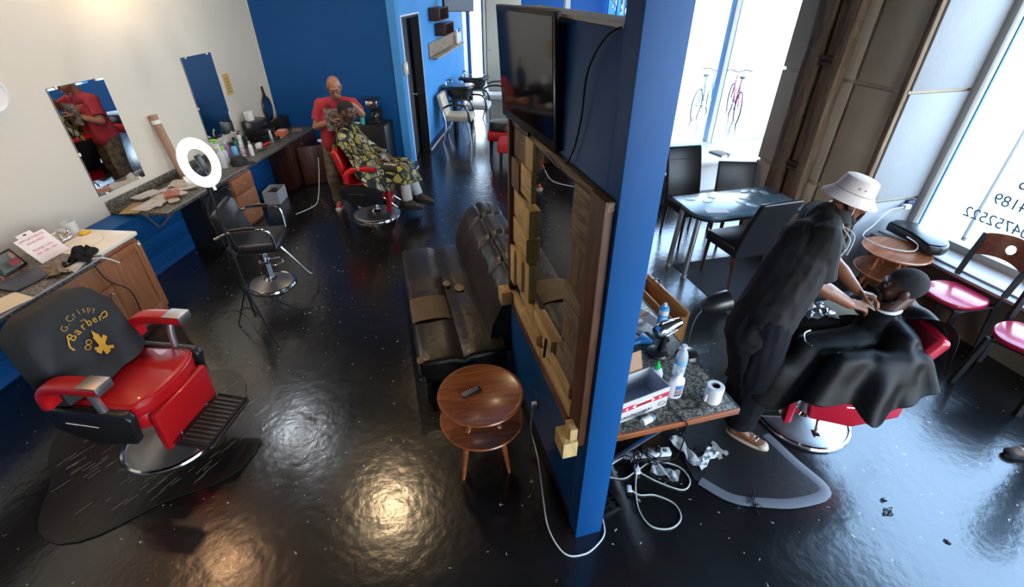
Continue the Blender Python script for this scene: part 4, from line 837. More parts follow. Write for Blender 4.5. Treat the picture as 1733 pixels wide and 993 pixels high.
g = [[bm.verts.new(backpt(i / 48, j / 72)) for j in range(73)] for i in range(49)]
for i in range(48):
    for j in range(72): bm.faces.new((g[i][j], g[i + 1][j], g[i + 1][j + 1], g[i][j + 1]))
bm.faces.new([g[i][0] for i in range(49)]); bm.faces.new([g[i][72] for i in range(49)][::-1])
for j in range(72): bm.faces.new((g[0][j], g[0][j + 1], g[48][j + 1], g[48][j]))
obj('backrest', bm, M_sofa, t, sharp=50)
bm = B(); sheet(bm, lambda u, v: (-0.325 + 0.30 * u, -0.42 + 0.34 * v, 0.347 + 0.012 * math.sin(PI * u) ** 0.5 - 0.012 * (1 - math.sin(PI * u) ** .5)), 10, 10, 0.006); obj('seat_patch', bm, M_tan, st)
for (x, y, z, a) in ((-0.31, -0.86, 0.325, 0.04), (0.12, 0.02, 0.334, 0.06), (0.02, 0.12, 0.333, 0.05), (0.16, 0.30, 0.333, 0.035)):
    bm = B(); ell(bm, (x, y, z), (a * .7, a, 0.004), u=14, v=8)
    for v in bm.verts: v.co += 0.008 * noise.noise_vector(v.co * 30)
    obj('torn_spot', bm, M_foam, st)
bm = B(); ell(bm, (0.335, -0.73, 0.66), (0.025, 0.02, 0.03), u=12, v=8)
for v in bm.verts: v.co += 0.008 * noise.noise_vector(v.co * 30)
obj('torn_spot', bm, M_foam, t)
for x in (-0.27, 0.27):
    for y in (-0.78, 0.78):
        bm = B(); cyl(bm, (x, y, 0), (x, y, 0.08), 0.022, 0.03, 12); obj('leg', bm, M_darkwood, t)
bm = B(); lathe(bm, [(0, 0), (0.008, 0.0), (0.012, 0.004), (0.004, 0.008), (0, 0.008)], 12); 

# ------------------------------------------------------------------ round two-tier tables
bm.free()
def round_table(name, lab, loc, h, r, rot, m):
    t = thing(name, lab, 'table', loc, rot)
    def disc(z, rr):
        bm = B(); lathe(bm, [(0, z - 0.025), (rr - 0.03, z - 0.025), (rr - 0.006, z - 0.018), (rr, z - 0.008), (rr - 0.004, z), (rr - 0.02, z + 0.001), (rr - 0.026, z - 0.003), (0, z - 0.003)], 64); return bm
    obj('tabletop', disc(h, r), m, t); obj('shelf', disc(h * 0.66, r * 1.0), m, t)
    for k in range(4):
        a = PI / 4 + k * PI / 2; c, s = math.cos(a), math.sin(a)
        bm = B(); pts = [(r * 0.45 * c, r * 0.45 * s, h - 0.03), (r * 0.47 * c, r * 0.47 * s, h * 0.66), (r * 0.55 * c, r * 0.55 * s, h * 0.6), (r * 0.80 * c, r * 0.80 * s, 0)]
        tube(bm, smoothpts(pts, 5), [0.013, 0.015, 0.017, 0.018, 0.017, 0.015, 0.015, 0.017, 0.02, 0.021, 0.022, 0.021, 0.019, 0.016, 0.013, 0.011], 12); obj('leg', bm, m, t)
    return t
round_table('round_side_table', 'round two-tier cherry side table with a remote, in front of the sofa', (-0.185, 2.02, 0), 0.58, 0.255, 10, M_cherry)
t = thing('remote_control', 'black remote control lying on the round side table', 'remote', (-0.24, 2.02, 0.579), 32)
bm = B(); box(bm, (0, 0, 0.009), (0.125, 0.036, 0.017), bev=0.006); obj('remote_body', bm, M_plastic, t)
bm = B()
for i in range(9):
    for j in range(3): ell(bm, (-0.05 + i * 0.0115, -0.01 + j * 0.01, 0.018), (0.0036, 0.003, 0.0022), u=8, v=5)
kp = obj('keypad', bm, mat('grey_keys', (0.42, 0.42, 0.42), 0.5), t); kp['kind'] = 'stuff'
round_table('round_side_table', 'round two-tier cherry side table under the lettered window by the pier', P(3.56, 1.42, 0), 0.60, 0.27, PD + 20, M_cherry)
t = thing('booster_cushion', 'black crescent booster seat lying on the round table at the window', 'booster seat', P(3.86, 1.50, 0.603), PD + 78)
dd = [(0.29 * math.cos(a), -0.02 + 0.20 * math.sin(a)) for a in [PI * k / 20 for k in range(21)]] + [(-0.25, -0.11), (0.0, -0.075), (0.25, -0.11)]
bm = B(); prism(bm, dd, 0, 0.085, R(180, 'Z'), bev=0.02); obj('cushion', bm, M_bvinyl, t)
dd2 = [(x * 0.93, y * 0.93) for x, y in dd]
bm = B(); prism(bm, dd2, 0.086, 0.096, R(180, 'Z'), bev=0.004); obj('cushion_top', bm, M_bvinyl, t)

# ------------------------------------------------------------------ chairs
def hyd_base(t, r, colh, m=None, pump=True):
    bm = B(); lathe(bm, [(0, 0.075), (0.05, 0.072), (0.12, 0.055), (r * 0.8, 0.030), (r - 0.03, 0.022), (r - 0.022, 0.014)], 56); obj('base_plate', bm, m or M_brush, t)
    bm = B(); lathe(bm, [(r - 0.03, 0.020), (r - 0.02, 0.028), (r - 0.006, 0.024), (r, 0.012), (r, 0.0), (r - 0.03, 0.0)], 56); obj('base_ring', bm, M_chrome, t)
    bm = B(); lathe(bm, [(0.075, 0.06), (0.06, 0.075), (0.045, 0.09), (0.042, colh - 0.08), (0.034, colh - 0.08), (0.034, colh)], 28); obj('column', bm, M_chrome, t)
    if pump:
        bm = B(); tube(bm, smoothpts([(0.02, 0.05, colh - 0.07), (0.03, 0.13, colh - 0.05), (0.06, 0.26, colh - 0.14), (0.07, 0.30, colh - 0.20)], 6), 0.010, 8); box(bm, (0.07, 0.31, colh - 0.205), (0.045, 0.06, 0.012), bev=0.005); obj('pump_lever', bm, M_chrome, t)
def barber_chair(name, lab, loc, rot, m, sh=0.50, rec=18, headrest=False, r=0.30, fx=0.37, bh=0.46, sidem=None):
    """forward is +x"""
    t = thing(name, lab, 'barber chair', loc, rot)
    hyd_base(t, r, sh - 0.17)
    # seat: slightly D shaped with piping
    n = 24; out = []
    for k in range(n + 1):
        a = -PI / 2 + PI * k / n; out.append((0.09 + 0.15 * math.cos(a) ** 0.6 if abs(math.cos(a)) > 1e-6 else 0.09, 0.262 * math.sin(a)))
    out += [(-0.23, 0.25), (-0.23, -0.25)]
    bm = B(); prism(bm, out, sh - 0.10, sh, None, bev=0.022)
    bmesh.ops.subdivide_edges(bm, edges=bm.edges[:], cuts=2, use_grid_fill=True)
    for v in bm.verts:
        if v.co.z > sh - 0.01: v.co.z += 0.022 * max(0, 1 - (v.co.y / 0.26) ** 2) * max(0, 1 - ((v.co.x - 0.02) / 0.26) ** 2)
    st = obj('seat', bm, m, t, sharp=50)
    bm = B(); pp = [Vector((x, y, sh - 0.012)) for x, y in out]; tube(bm, pp, 0.006, 6, closed=True); obj('piping', bm, m, st)
    bm = B(); prism(bm, [(x * 1.0, y * 0.97) for x, y in out], sh - 0.19, sh - 0.095, None, bev=0.006); obj('seat_skirt', bm, m, t)
    bm = B()
    for s in (-1, 1):
        prism(bm, [(-0.32, sh - 0.0), (0.17, sh - 0.01), (0.20, sh - 0.05), (0.16, sh - 0.24), (-0.10, sh - 0.28), (-0.33, sh - 0.16)], -0.028, 0.028, T(0, s * 0.292, 0) @ R(90, 'X'), bev=0.012)
        o = obj('side_panel', bm, sidem or M_bvinyl, t); bm = B()
        tube(bm, [(-0.22, s * 0.319, sh - 0.10), (-0.02, s * 0.319, sh - 0.115)], 0.005, 6); obj('side_trim', bm, M_chrome, o); bm = B()
    bm.free()
    # arms
    for s in (-1, 1):
        bm = B(); y = s * 0.315
        pts = smoothpts([(-0.22, y, sh + 0.05), (-0.21, y, sh + 0.13), (-0.15, y, sh + 0.19), (-0.03, y, sh + 0.21), (0.16, y, sh + 0.21)], 5)
        q = bmesh.new(); rings = []
        for i, p in enumerate(pts):
            d = (pts[min(i + 1, len(pts) - 1)] - pts[max(0, i - 1)]).normalized(); up = Vector((0, 1, 0)).cross(d) * -1; rg = []
            for k in range(16):
                a = 2 * PI * k / 16; ca, sa = math.cos(a), math.sin(a)
                rg.append(q.verts.new(p + Vector((0, 1, 0)) * 0.052 * abs(ca) ** 0.5 * (1 if ca > 0 else -1) + up * 0.032 * abs(sa) ** 0.5 * (1 if sa > 0 else -1)))
            rings.append(rg)
        for a_, b_ in zip(rings, rings[1:]):
            for k in range(16): q.faces.new((a_[k], a_[(k + 1) % 16], b_[(k + 1) % 16], b_[k]))
        q.faces.new(rings[0]); q.faces.new(rings[-1][::-1]); merge(bm, q)
        ar = obj('armrest', bm, m, t, sharp=60)
        bm = B(); box(bm, (0.115, y, sh + 0.243), (0.115, 0.10, 0.006), bev=0.002); box(bm, (0.172, y, sh + 0.217), (0.008, 0.104, 0.056), bev=0.003); obj('arm_cap', bm, M_brush, ar)
        bm = B(); tube(bm, smoothpts([(0.06, y, sh + 0.19), (0.04, s * 0.30, sh + 0.10), (0.03, s * 0.285, sh - 0.05)], 5), [0.012, 0.015, 0.018, 0.02, 0.022, 0.022, 0.022, 0.022, 0.022, 0.022, 0.022], 12); obj('arm_support', bm, M_alum, t)
    # backrest
    Mb = T(-0.185, 0, sh - 0.04) @ R(-rec, 'Y')
    bm = B(); box(bm, (-0.035, 0, bh / 2 + 0.01), (0.085, 0.50, bh), bev=0.035, seg=4)
    bmesh.ops.subdivide_edges(bm, edges=bm.edges[:], cuts=2, use_grid_fill=True)
    for v in bm.verts:
        if v.co.x > 0: v.co.x += 0.02 * max(0, 1 - (v.co.y / 0.25) ** 2)
    obj('backrest', bm, m, t, Mb, sharp=50)
    bm = B(); box(bm, (-0.088, 0, 0.23), (0.02, 0.44, 0.42), bev=0.008); obj('back_shell', bm, M_bvinyl, t, Mb)
    if headrest:
        bm = B(); box(bm, (-0.03, 0, 0.60), (0.07, 0.26, 0.13), bev=0.03, seg=3); obj('headrest', bm, m, t, Mb)
        bm = B(); tube(bm, [(-0.05, 0, 0.44), (-0.05, 0, 0.58)], 0.012, 8); obj('headrest_post', bm, M_chrome, t, Mb)
    # calf panel and foot rest
    bm = B(); box(bm, (0, 0, 0), (0.05, 0.46, 0.30), T(0.222, 0, sh - 0.245) @ R(4, 'Y'), bev=0.014); obj('calf_panel', bm, m, t)
    ft = B(); bm = ft
    Mf = T(fx, 0, sh - 0.36) @ R(6, 'Y')
    box(bm, (0, 0, 0), (0.20, 0.40, 0.014), Mf, bev=0.006); fr = obj('footrest', bm, M_matte, t)
    bm = B(); tube(bm, [(0.105, -0.2, 0), (0.115, -0.19, 0), (0.115, 0.19, 0), (0.105, 0.2, 0)], 0.012, 8, M=Mf); tube(bm, [(-0.1, -0.21, 0), (0.10, -0.21, 0)], 0.009, 8, M=Mf); tube(bm, [(-0.1, 0.21, 0), (0.10, 0.21, 0)], 0.009, 8, M=Mf); obj('footrest_frame', bm, M_black, fr)
    bm = B()
    for k in range(11): box(bm, (-0.0, -0.17 + k * 0.034, 0.010), (0.17, 0.014, 0.006), Mf)
    obj('grip_ribs', bm, mat('ribbed_rubber', (0.04, 0.036, 0.033), 0.5), fr)
    for s in (-1, 1):
        bm = B(); tube(bm, [(0.12, s * 0.12, sh - 0.20), (fx - 0.12, s * 0.12, sh - 0.375)], 0.011, 8); obj('footrest_bar', bm, M_chrome, t)
    return t
c1 = barber_chair('barber_chair', 'red vinyl barber chair under a black lettered cover, empty, nearest the camera', (-2.30, 2.17, 0), -6, M_red, sh=0.585, rec=10, bh=0.50)
# cover with print
def cover(u, v):  # u along width -1..1, v 0 top..1 bottom, front side
    wdt = 0.262 + 0.028 * v
    y = u * wdt; z = 0.57 - v * 0.52
    x = 0.052 + 0.025 * (1 - u * u) + 0.02 * v - 0.035 * abs(u) ** 6 + 0.012 * math.sin(u * 7 + v * 4) * v
    if v < 0.25: k = (0.25 - v) / 0.25; x -= 0.05 * k * k; z -= 0.05 * abs(u) ** 4 * k
    z -= 0.05 * abs(u) ** 5 * (1 - v)
    return Vector((x, y, z))
def cov_n(u, v):
    a = cover(u + 0.01, v) - cover(u - 0.01, v); b = cover(u, v + 0.01) - cover(u, v - 0.01); n_ = a.cross(b).normalized()
    return n_ if n_.x > 0 else -n_
t = thing('chair_cover', 'black cloth cover with gold barber lettering over the red chair back', 'cover', (0, 0, 0), 0)
t.matrix_world = c1.matrix_basis @ T(-0.185, 0, 0.545) @ R(-10, 'Y')
bm = B()
n, mrows = 40, 36
F = [[bm.verts.new(cover(2 * i / n - 1, j / mrows) + Vector((0.010 * noise.noise(Vector((i * .16, j * .13, 1))), 0, 0))) for j in range(mrows + 1)] for i in range(n + 1)]
Bk = [[bm.verts.new(Vector((-0.115 - 0.02 * (j / mrows), (2 * i / n - 1) * (0.260 + 0.026 * j / mrows), F[i][j].co.z - 0.0))) for j in range(mrows + 1)] for i in range(n + 1)]
for G_ in (F, Bk):
    for i in range(n):
        for j in range(mrows): bm.faces.new((G_[i][j], G_[i + 1][j], G_[i + 1][j + 1], G_[i][j + 1]))
for j in range(mrows): bm.faces.new((F[0][j], F[0][j + 1], Bk[0][j + 1], Bk[0][j])); bm.faces.new((F[n][j], F[n][j + 1], Bk[n][j + 1], Bk[n][j]))
for i in range(n): bm.faces.new((F[i][0], F[i + 1][0], Bk[i + 1][0], Bk[i][0]))
obj('cloth', bm, mat('black_cotton_cover', (0.017, 0.018, 0.020), 0.7, bump=0.5, bscale=8), t, sharp=60)
def printon(draw, m, nm):
    bm = B(); draw(bm)
    bmesh.ops.subdivide_edges(bm, edges=[e for e in bm.edges if e.calc_length() > 0.02], cuts=3)
    for v in bm.verts:
        y, z = v.co.x * 0.86 + 0.01, v.co.y * 0.86 + 0.135; vv = (0.57 - z) / 0.52; uu = y / (0.262 + 0.028 * vv)
        p = cover(uu, vv); v.co = Vector((p.x + 0.012 + v.co.z, y, z))
    obj(nm, bm, m, t, smooth=False)
def arc_text(bm, s, R_, cy, size, x0=0.0, span=None):
    W = size * 0.62
    for i, ch in enumerate(s):
        if ch == ' ': continue
        a = (i - (len(s) - 1) / 2) * W / R_
        text(bm, ch, size, T(x0 + R_ * math.sin(a), cy + R_ * math.cos(a), 0) @ Matrix.Rotation(-a, 4, 'Z'), 0.0006)
printon(lambda bm: arc_text(bm, 'G.Crispy', 0.17, 0.22, 0.056), mat('dull_gold_print', (0.36, 0.22, 0.05), 0.5), 'lettering')
printon(lambda bm: text(bm, 'the', 0.022, T(0, 0.335, 0), 0.0006), mat('dull_gold_print', (0.36, 0.22, 0.05)), 'lettering')
def barber_word(bm):
    arc_text(bm, 'Barber', 0.30, 0.0, 0.075); tube(bm, smoothpts([(-0.13, 0.29, 0), (-0.155, 0.24, 0), (-0.15, 0.20, 0)]), 0.005, 4, flat=0.2); tube(bm, smoothpts([(0.13, 0.29, 0), (0.17, 0.29, 0), (0.16, 0.26, 0), (0.12, 0.265, 0)]), 0.004, 4, flat=0.2)
printon(barber_word, M_gold, 'lettering')
def emblem(bm):
    box(bm, (0, 0.13, 0), (0.045, 0.15, 0.001), R(0, 'Z')); box(bm, (0, 0, 0), (0.13, 0.035, 0.001), T(0, 0.13, 0) @ R(28, 'Z')); box(bm, (0, 0, 0), (0.14, 0.022, 0.001), T(0, 0.10, 0) @ R(-32, 'Z'))
    prism(bm, [(-0.016, 0.2), (0.016, 0.2), (0, 0.25)], 0, 0.001)
    for x, y in ((-0.085, 0.17), (-0.06, 0.195)): tube(bm, [(x + 0.016 * math.cos(a), y + 0.016 * math.sin(a), 0) for a in [2 * PI * k / 12 for k in range(12)]], 0.003, 4, closed=True)
printon(emblem, M_gold, 'emblem')

c2 = barber_chair('barber_chair', 'red and black barber chair by the blue wall holding the client in the patterned cape', (-1.80, 5.88, 0), 4, M_red, sh=0.52, rec=14, r=0.31, fx=0.44)
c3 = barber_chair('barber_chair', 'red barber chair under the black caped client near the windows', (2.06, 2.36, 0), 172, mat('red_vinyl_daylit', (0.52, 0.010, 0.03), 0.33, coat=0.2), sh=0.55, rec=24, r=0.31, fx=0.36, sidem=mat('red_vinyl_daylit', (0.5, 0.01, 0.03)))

# salon chair
t = thing('salon_chair', 'black salon chair with chrome arms beside the ring light', 'salon chair', tuple(L(1.57, 4.30)), 12)
sh = 0.53; hyd_base(t, 0.235, sh - 0.09, pump=False)
bm = B(); tube(bm, smoothpts([(0.03, -0.02, 0.27), (0.10, -0.10, 0.27), (0.17, -0.03, 0.26), (0.12, 0.06, 0.27), (0.03, 0.03, 0.27)], 6), 0.007, 8); box(bm, (0, 0, 0.27), (0.1, 0.1, 0.03), bev=0.006); obj('pump_lever', bm, M_chrome, t)
bm = B(); box(bm, (0, 0, sh - 0.03), (0.46, 0.46, 0.10), bev=0.04, seg=4); obj('seat', bm, M_bvinyl, t)
Mb = T(-0.23, 0, sh - 0.06) @ R(-14, 'Y')
bm = B(); box(bm, (0, 0, 0.22), (0.07, 0.50, 0.46), bev=0.032, seg=4)
for v in bm.verts:
    v.co.x += 0.10 * (v.co.y / 0.22) ** 2; v.co.z -= 0.05 * (abs(v.co.y) / 0.22) ** 3 if v.co.z > 0.4 else 0
obj('backrest', bm, M_bvinyl, t, Mb)
for s in (-1, 1):
    bm = B(); tube(bm, smoothpts([(-0.27, s * 0.25, sh + 0.13), (-0.1, s * 0.28, sh + 0.20), (0.12, s * 0.28, sh + 0.20), (0.20, s * 0.27, sh + 0.15), (0.21, s * 0.25, sh - 0.02)], 7), 0.012, 10); ar = obj('arm_tube', bm, M_chrome, t)
    bm = B(); tube(bm, smoothpts([(-0.12, s * 0.28, sh + 0.212), (0.0, s * 0.283, sh + 0.218), (0.10, s * 0.28, sh + 0.212)], 5), 0.016, 10); obj('arm_pad', bm, M_plastic, ar)
bm = B(); tube(bm, [(0.2, -0.08, sh - 0.07), (0.40, -0.08, 0.13), (0.42, -0.08, 0.12), (0.42, 0.06, 0.12)], 0.010, 8); obj('footrest_bar', bm, M_chrome, t)

# ring light on tripod
rx, ry = -2.265, 3.41
t = thing('ring_light', 'glowing white ring light on a thin black tripod', 'ring light', (rx, ry, 0), 0)
for k, (fx, fy) in enumerate(((-1.995, 3.155), (-1.98, 3.67), (-2.47, 3.45))):
    bm = B(); tube(bm, [(0, 0, 0.42), (fx - rx - 0.0, fy - ry, 0.006)], 0.007, 8); tube(bm, [(0, 0, 0.20), ((fx - rx) * 0.48, (fy - ry) * 0.48, 0.21)], 0.005, 6); obj('leg', bm, M_plastic, t)
bm = B(); cyl(bm, (0, 0, 0.12), (0, 0, 0.75), 0.011); cyl(bm, (0, 0, 0.75), (0, 0, 1.30), 0.008); obj('pole', bm, M_plastic, t)
bm = B(); cyl(bm, (0, 0, 0.38), (0, 0, 0.45), 0.022); obj('collar', bm, M_matte, t); bm = B(); cyl(bm, (0, 0, 0.72), (0, 0, 0.78), 0.016); ell(bm, (0.022, 0, 0.75), 0.012); obj('clamp_knob', bm, M_matte, t)
nrm = Vector((0.90, -0.12, 0.26)).normalized(); Mr = T(0.0, 0, 1.50) @ nrm.to_track_quat('Z', 'Y').to_matrix().to_4x4()
rg = bpy.data.objects.new('lamp_head', None); C.objects.link(rg); rg.parent = t
bm = B(); tube(bm, [(0.140 * math.cos(2 * PI * k / 64), 0.140 * math.sin(2 * PI * k / 64), 0.006) for k in range(64)], 0.036, 14, closed=True, M=Mr @ Matrix.Diagonal((1, 1, 0.4, 1))); obj('led_ring', bm, M_ring, t)
bpy.data.objects.remove(rg)
bm = B(); tube(bm, [(0.140 * math.cos(2 * PI * k / 64), 0.140 * math.sin(2 * PI * k / 64), -0.012) for k in range(64)], 0.039, 12, closed=True, M=Mr @ Matrix.Diagonal((1, 1, 0.4, 1))); tube(bm, [(0, -0.18, -0.01), (0, -0.21, -0.01)], 0.012, 8, M=Mr); obj('ring_housing', bm, M_wplas, t)
bm = B(); box(bm, (0, 0, 0.01), (0.062, 0.11, 0.006), Mr, bev=0.002); box(bm, (0, 0.0, 0.002), (0.07, 0.014, 0.02), Mr, bev=0.002); tube(bm, [(0, -0.055, 0.002), (0, -0.14, 0)], 0.005, 6, M=Mr); obj('phone_clamp', bm, M_plastic, t)
bm = B(); cyl(bm, (0, 0, 1.28), (0, 0, 1.31), 0.02); ell(bm, (0, 0, 1.315), 0.018); obj('ball_joint', bm, M_plastic, t)
bm = B(); tube(bm, smoothpts([(0, 0, 1.28), (-0.06, -0.03, 1.1), (-0.03, -0.02, 0.85), (-0.05, 0.0, 0.6), (-0.1, 0.1, 0.2), (-0.3, 0.25, 0.01), (-0.7, 0.3, 0.008)], 7), 0.003, 6); obj('cord', bm, M_plastic, t)

# dining set by the bay (P frame)
t = thing('dining_table', 'marbled blue dining table with aluminium tube legs near the bay window', 'table', P(2.62, 2.46, 0), PD)
pts = [(-0.44, -0.29), (0.60, -0.26), (0.60, 0.27), (-0.55, 0.29), (-0.58, 0.16)]
pts = []
for k in range(9): a = PI + (PI / 2) * k / 8; pts.append((-0.36 + 0.20 * math.cos(a), -0.08 + 0.20 * math.sin(a)))
pts += [(0.62, -0.28), (0.62, 0.30), (-0.54, 0.30)]
bm = B(); prism(bm, pts, 0.700, 0.738, None, bev=0.006); obj('tabletop', bm, M_dbluetop, t)
bm = B(); prism(bm, [(x * 0.96, y * 0.96) for x, y in pts], 0.672, 0.700, None); obj('apron', bm, M_black, t)
for x, y in ((-0.53, 0.14), (-0.50, -0.12), (0.54, 0.22), (0.54, -0.2)):
    bm = B(); cyl(bm, (x * 0.93, y * 0.93, 0.70), (x, y, 0.02), 0.026); cyl(bm, (x, y, 0.0), (x, y, 0.025), 0.03); obj('leg', bm, M_alum, t)
random.seed(5)
pg = 'pale cut-outs scattered on the dining table'
for k, (x, y, r_) in enumerate(((-0.40, 0.18, 0.05), (-0.25, 0.10, 0.06), (-0.15, 0.18, 0.045), (0.05, -0.02, 0.05), (0.15, 0.05, 0.05), (0.28, 0.22, 0.045), (0.38, 0.20, 0.04), (0.45, 0.14, 0.05), (0.10, -0.12, 0.05))):
    bm = B(); lathe(bm, [(0, 0.0), (r_, 0.0), (r_, 0.002), (r_ * .8, 0.004), (0, 0.004)], 14, None, 1.2, 0.8)
    w_ = ('leftmost pale paper leaf on the dining table', 'pale paper leaf, second from the left end of the dining table', 'pale paper leaf at the table back edge beside the black chair', 'pale paper leaf at the middle of the dining table', 'pale paper leaf right of the middle on the dining table', 'pale paper leaf at the back edge toward the pier', 'small pale paper leaf at the back right of the dining table', 'pale paper leaf nearest the pier on the dining table', 'pale paper leaf nearest the leather chair back')[k]
    tag(obj('paper_leaf', bm, mat('pale_leaf', (0.30, 0.36, 0.36), 0.35), None, T(*P(2.62 + x, 2.46 + y, 0.739)) @ R(k * 40, 'Z')), w_, 'paper', pg)
bm = B(); box(bm, (0, 0, 0.002), (0.22, 0.09, 0.003)); tag(obj('paper_sheet', bm, M_paper, None, T(*P(2.30, 2.31, 0.739)) @ R(0, 'Z')), 'white sheet on the rounded corner of the dining table', 'paper')
def dining_chair(name, lab, loc, rot, m=M_bvinyl, hb=0.98):
    t = thing(name, lab, 'chair', loc, rot, None)
    bm = B(); box(bm, (0.0, 0, 0.42), (0.44, 0.44, 0.11), bev=0.025, seg=3); obj('seat', bm, m, t)
    bm = B(); box(bm, (0, 0, (0.36 + hb) / 2), (0.055, 0.44, hb - 0.36), bev=0.02, seg=3)
    bmesh.ops.subdivide_edges(bm, edges=[e for e in bm.edges if abs(e.verts[0].co.z - e.verts[1].co.z) > 0.2], cuts=8)
    for v in bm.verts: q = max(0, v.co.z - 0.45); v.co.x -= 0.10 * q / 0.5 + 0.05 * (q / 0.5) ** 2; v.co.x += -0.22
    bk = obj('backrest', bm, m, t)
    bm = B(); tube(bm, [(-0.312, -0.2, hb - 0.13), (-0.312, 0.2, hb - 0.13)], 0.003, 6); obj('seam', bm, M_black, bk)
    for s in (-1, 1):
        bm = B(); tube(bm, [(0.185, s * 0.185, 0.38), (0.195, s * 0.19, 0)], [0.024, 0.016], 4); obj('leg', bm, M_darkwood, t)
        bm = B(); tube(bm, [(-0.20, s * 0.185, 0.38), (-0.24, s * 0.19, 0)], [0.024, 0.016], 4); obj('leg', bm, M_darkwood, t)
    return t
dining_chair('leather_dining_chair', 'black leather dining chair with back to camera, behind the bucket hat barber', P(2.58, 2.235, 0), PD + 92)
dining_chair('leather_dining_chair', 'black leather dining chair standing against the bay ledge left of the table', P(2.64, 3.16, 0), PD - 92, hb=1.0)
dining_chair('leather_dining_chair', 'low grey chair back peeking over the dining table toward the pier', P(3.14, 3.0, 0), PD - 110, m=mat('dark_grey_vinyl', (0.05, 0.05, 0.055), 0.4), hb=0.84)

def diner_chair(name, lab, loc, rot, wob=0):
    t = thing(name, lab, 'chair', loc, rot, None)
    bm = B(); out = [(0.21 * math.cos(a) * (1.0), 0.205 * math.copysign(abs(math.sin(a)) ** 0.7, math.sin(a))) for a in [2 * PI * k / 36 for k in range(36)]]
    out = [(x if x > 0 else max(x, -0.19), y) for x, y in out]
    prism(bm, out, 0.44, 0.485, None, bev=0.02); obj('seat', bm, M_pink, t)
    for s in (-1, 1):
        bm = B(); tube(bm, [(0.17, s * 0.17, 0.44), (0.21, s * 0.20, 0.0)], 0.025, 4); obj('leg', bm, M_matte, t)
        bm = B(); tube(bm, [(-0.27, s * 0.20, 0.0), (-0.20, s * 0.185, 0.44), (-0.24, s * 0.19, 0.70), (-0.30, s * 0.20, 0.89)], 0.024, 4); obj('leg', bm, M_matte, t)
    bm = B()
    for a, b in (((0.17, -0.17), (0.17, 0.17)), ((0.17, 0.17), (-0.2, 0.18)), ((0.17, -0.17), (-0.2, -0.18)), ((-0.2, -0.18), (-0.2, 0.18))): tube(bm, [(a[0], a[1], 0.428), (b[0], b[1], 0.428)], 0.012, 4)
    obj('seat_frame', bm, M_matte, t)
    # curved wooden back with a round hole
    bm = B(); nu, nv = 40, 16; hole = 0.036
    def wp(u, v, off):
        y = (u - .5) * 0.37; zt = 0.90 + 0.035 * (1 - (2 * u - 1) ** 2); zb = 0.715 + 0.035 * (1 - (2 * u - 1) ** 2) ; z = zb + (zt - zb) * v
        x = -0.262 - 0.20 * (z - 0.715) - 0.035 * (1 - (2 * u - 1) ** 2) + off; return Vector((x, y, z))
    V = {}
    cz = 0.835
    def snap(p):
        d = math.hypot(p.y, p.z - cz)
        return d
    for off in (0.007, -0.007):
        for i in range(nu + 1):
            for j in range(nv + 1):
                p = wp(i / nu, j / nv, off); d = snap(p)
                if d < hole * 1.35 and d > 1e-6:
                    k = hole + (d - hole) * 0.3 if d > hole else hole
                    p.z = cz + (p.z - cz) * k / d; p.y = p.y * k / d
                V[(off, i, j)] = bm.verts.new(p)
    inside = lambda i, j: math.hypot(wp((i + .5) / nu, 0, 0).y, wp(.5, (j + .5) / nv, 0).z - cz) < hole * 0.93
    for i in range(nu):
        for j in range(nv):
            if inside(i, j): continue
            for off in (0.007, -0.007): bm.faces.new([V[(off, a, b)] for a, b in ((i, j), (i + 1, j), (i + 1, j + 1), (i, j + 1))])
    bd = [e for e in bm.edges if len(e.link_faces) == 1]
    inv = {v: k for k, v in V.items()}
    for e in bd:
        a, b = inv[e.verts[0]], inv[e.verts[1]]
        if a[0] > 0: bm.faces.new((e.verts[0], e.verts[1], V[(-0.007, b[1], b[2])], V[(-0.007, a[1], a[2])]))
    bmesh.ops.delete(bm, geom=[v for v in bm.verts if not v.link_faces], context='VERTS')
    obj('backrest', bm, M_cherry, t, sharp=60)
    return t
diner_chair('diner_chair', 'crimson seat chair with holed wooden back against the lettered window', P(3.60, 0.87, 0), PD + 178)
diner_chair('diner_chair', 'crimson seat chair cut off by the photo right edge', P(3.53, 0.28, 0), PD + 196)

# ------------------------------------------------------------------ desk behind the partition (P frame)
DZ = 0.732
t = thing('work_desk', 'folding desk with speckled laminate top behind the blue partition', 'desk', P(0, 0, 0), PD)
bm = B(); box(bm, (0.525, 0.63, DZ - 0.016), (0.70, 1.14, 0.03), bev=0.003); tp = obj('desktop', bm, M_gran, t)
bm = B(); box(bm, (0.525, 0.053, DZ - 0.018), (0.71, 0.014, 0.038), bev=0.003); obj('edge_band', bm, M_cherry, tp)
bm = B(); box(bm, (0.879, 0.63, DZ - 0.018), (0.012, 1.15, 0.038), bev=0.003); obj('edge_band', bm, mat('dark_edge', (0.04, 0.036, 0.03), 0.5), tp)
bm = B(); box(bm, (0.19, 0.10, DZ - 0.001), (0.04, 0.10, 0.006), bev=0.001); obj('bare_corner', bm, M_cherry, tp)
for y in (0.16, 1.1):
    bm = B(); tube(bm, [(0.40, y + 0.26, 0.0), (0.63, y - 0.04, DZ - 0.03)], 0.012, 4) if y < 1 else tube(bm, [(0.25, y, 0.0), (0.62, y, DZ - 0.03)], 0.014, 4); obj('leg', bm, M_alum, t)
    bm = B(); tube(bm, [(0.80, y, 0.0), (0.55, y, DZ - 0.03)], 0.014, 4) if y > 1 else tube(bm, [(0.24, y, 0.02), (0.24, y, DZ - 0.03)], 0.014, 4); obj('leg', bm, M_alum, t)
t = thing('wood_drawer_box', 'empty orange wood drawer box standing behind the desk far end', 'drawer box', P(1.0, 1.10, 0), PD + 2)
bm = B()
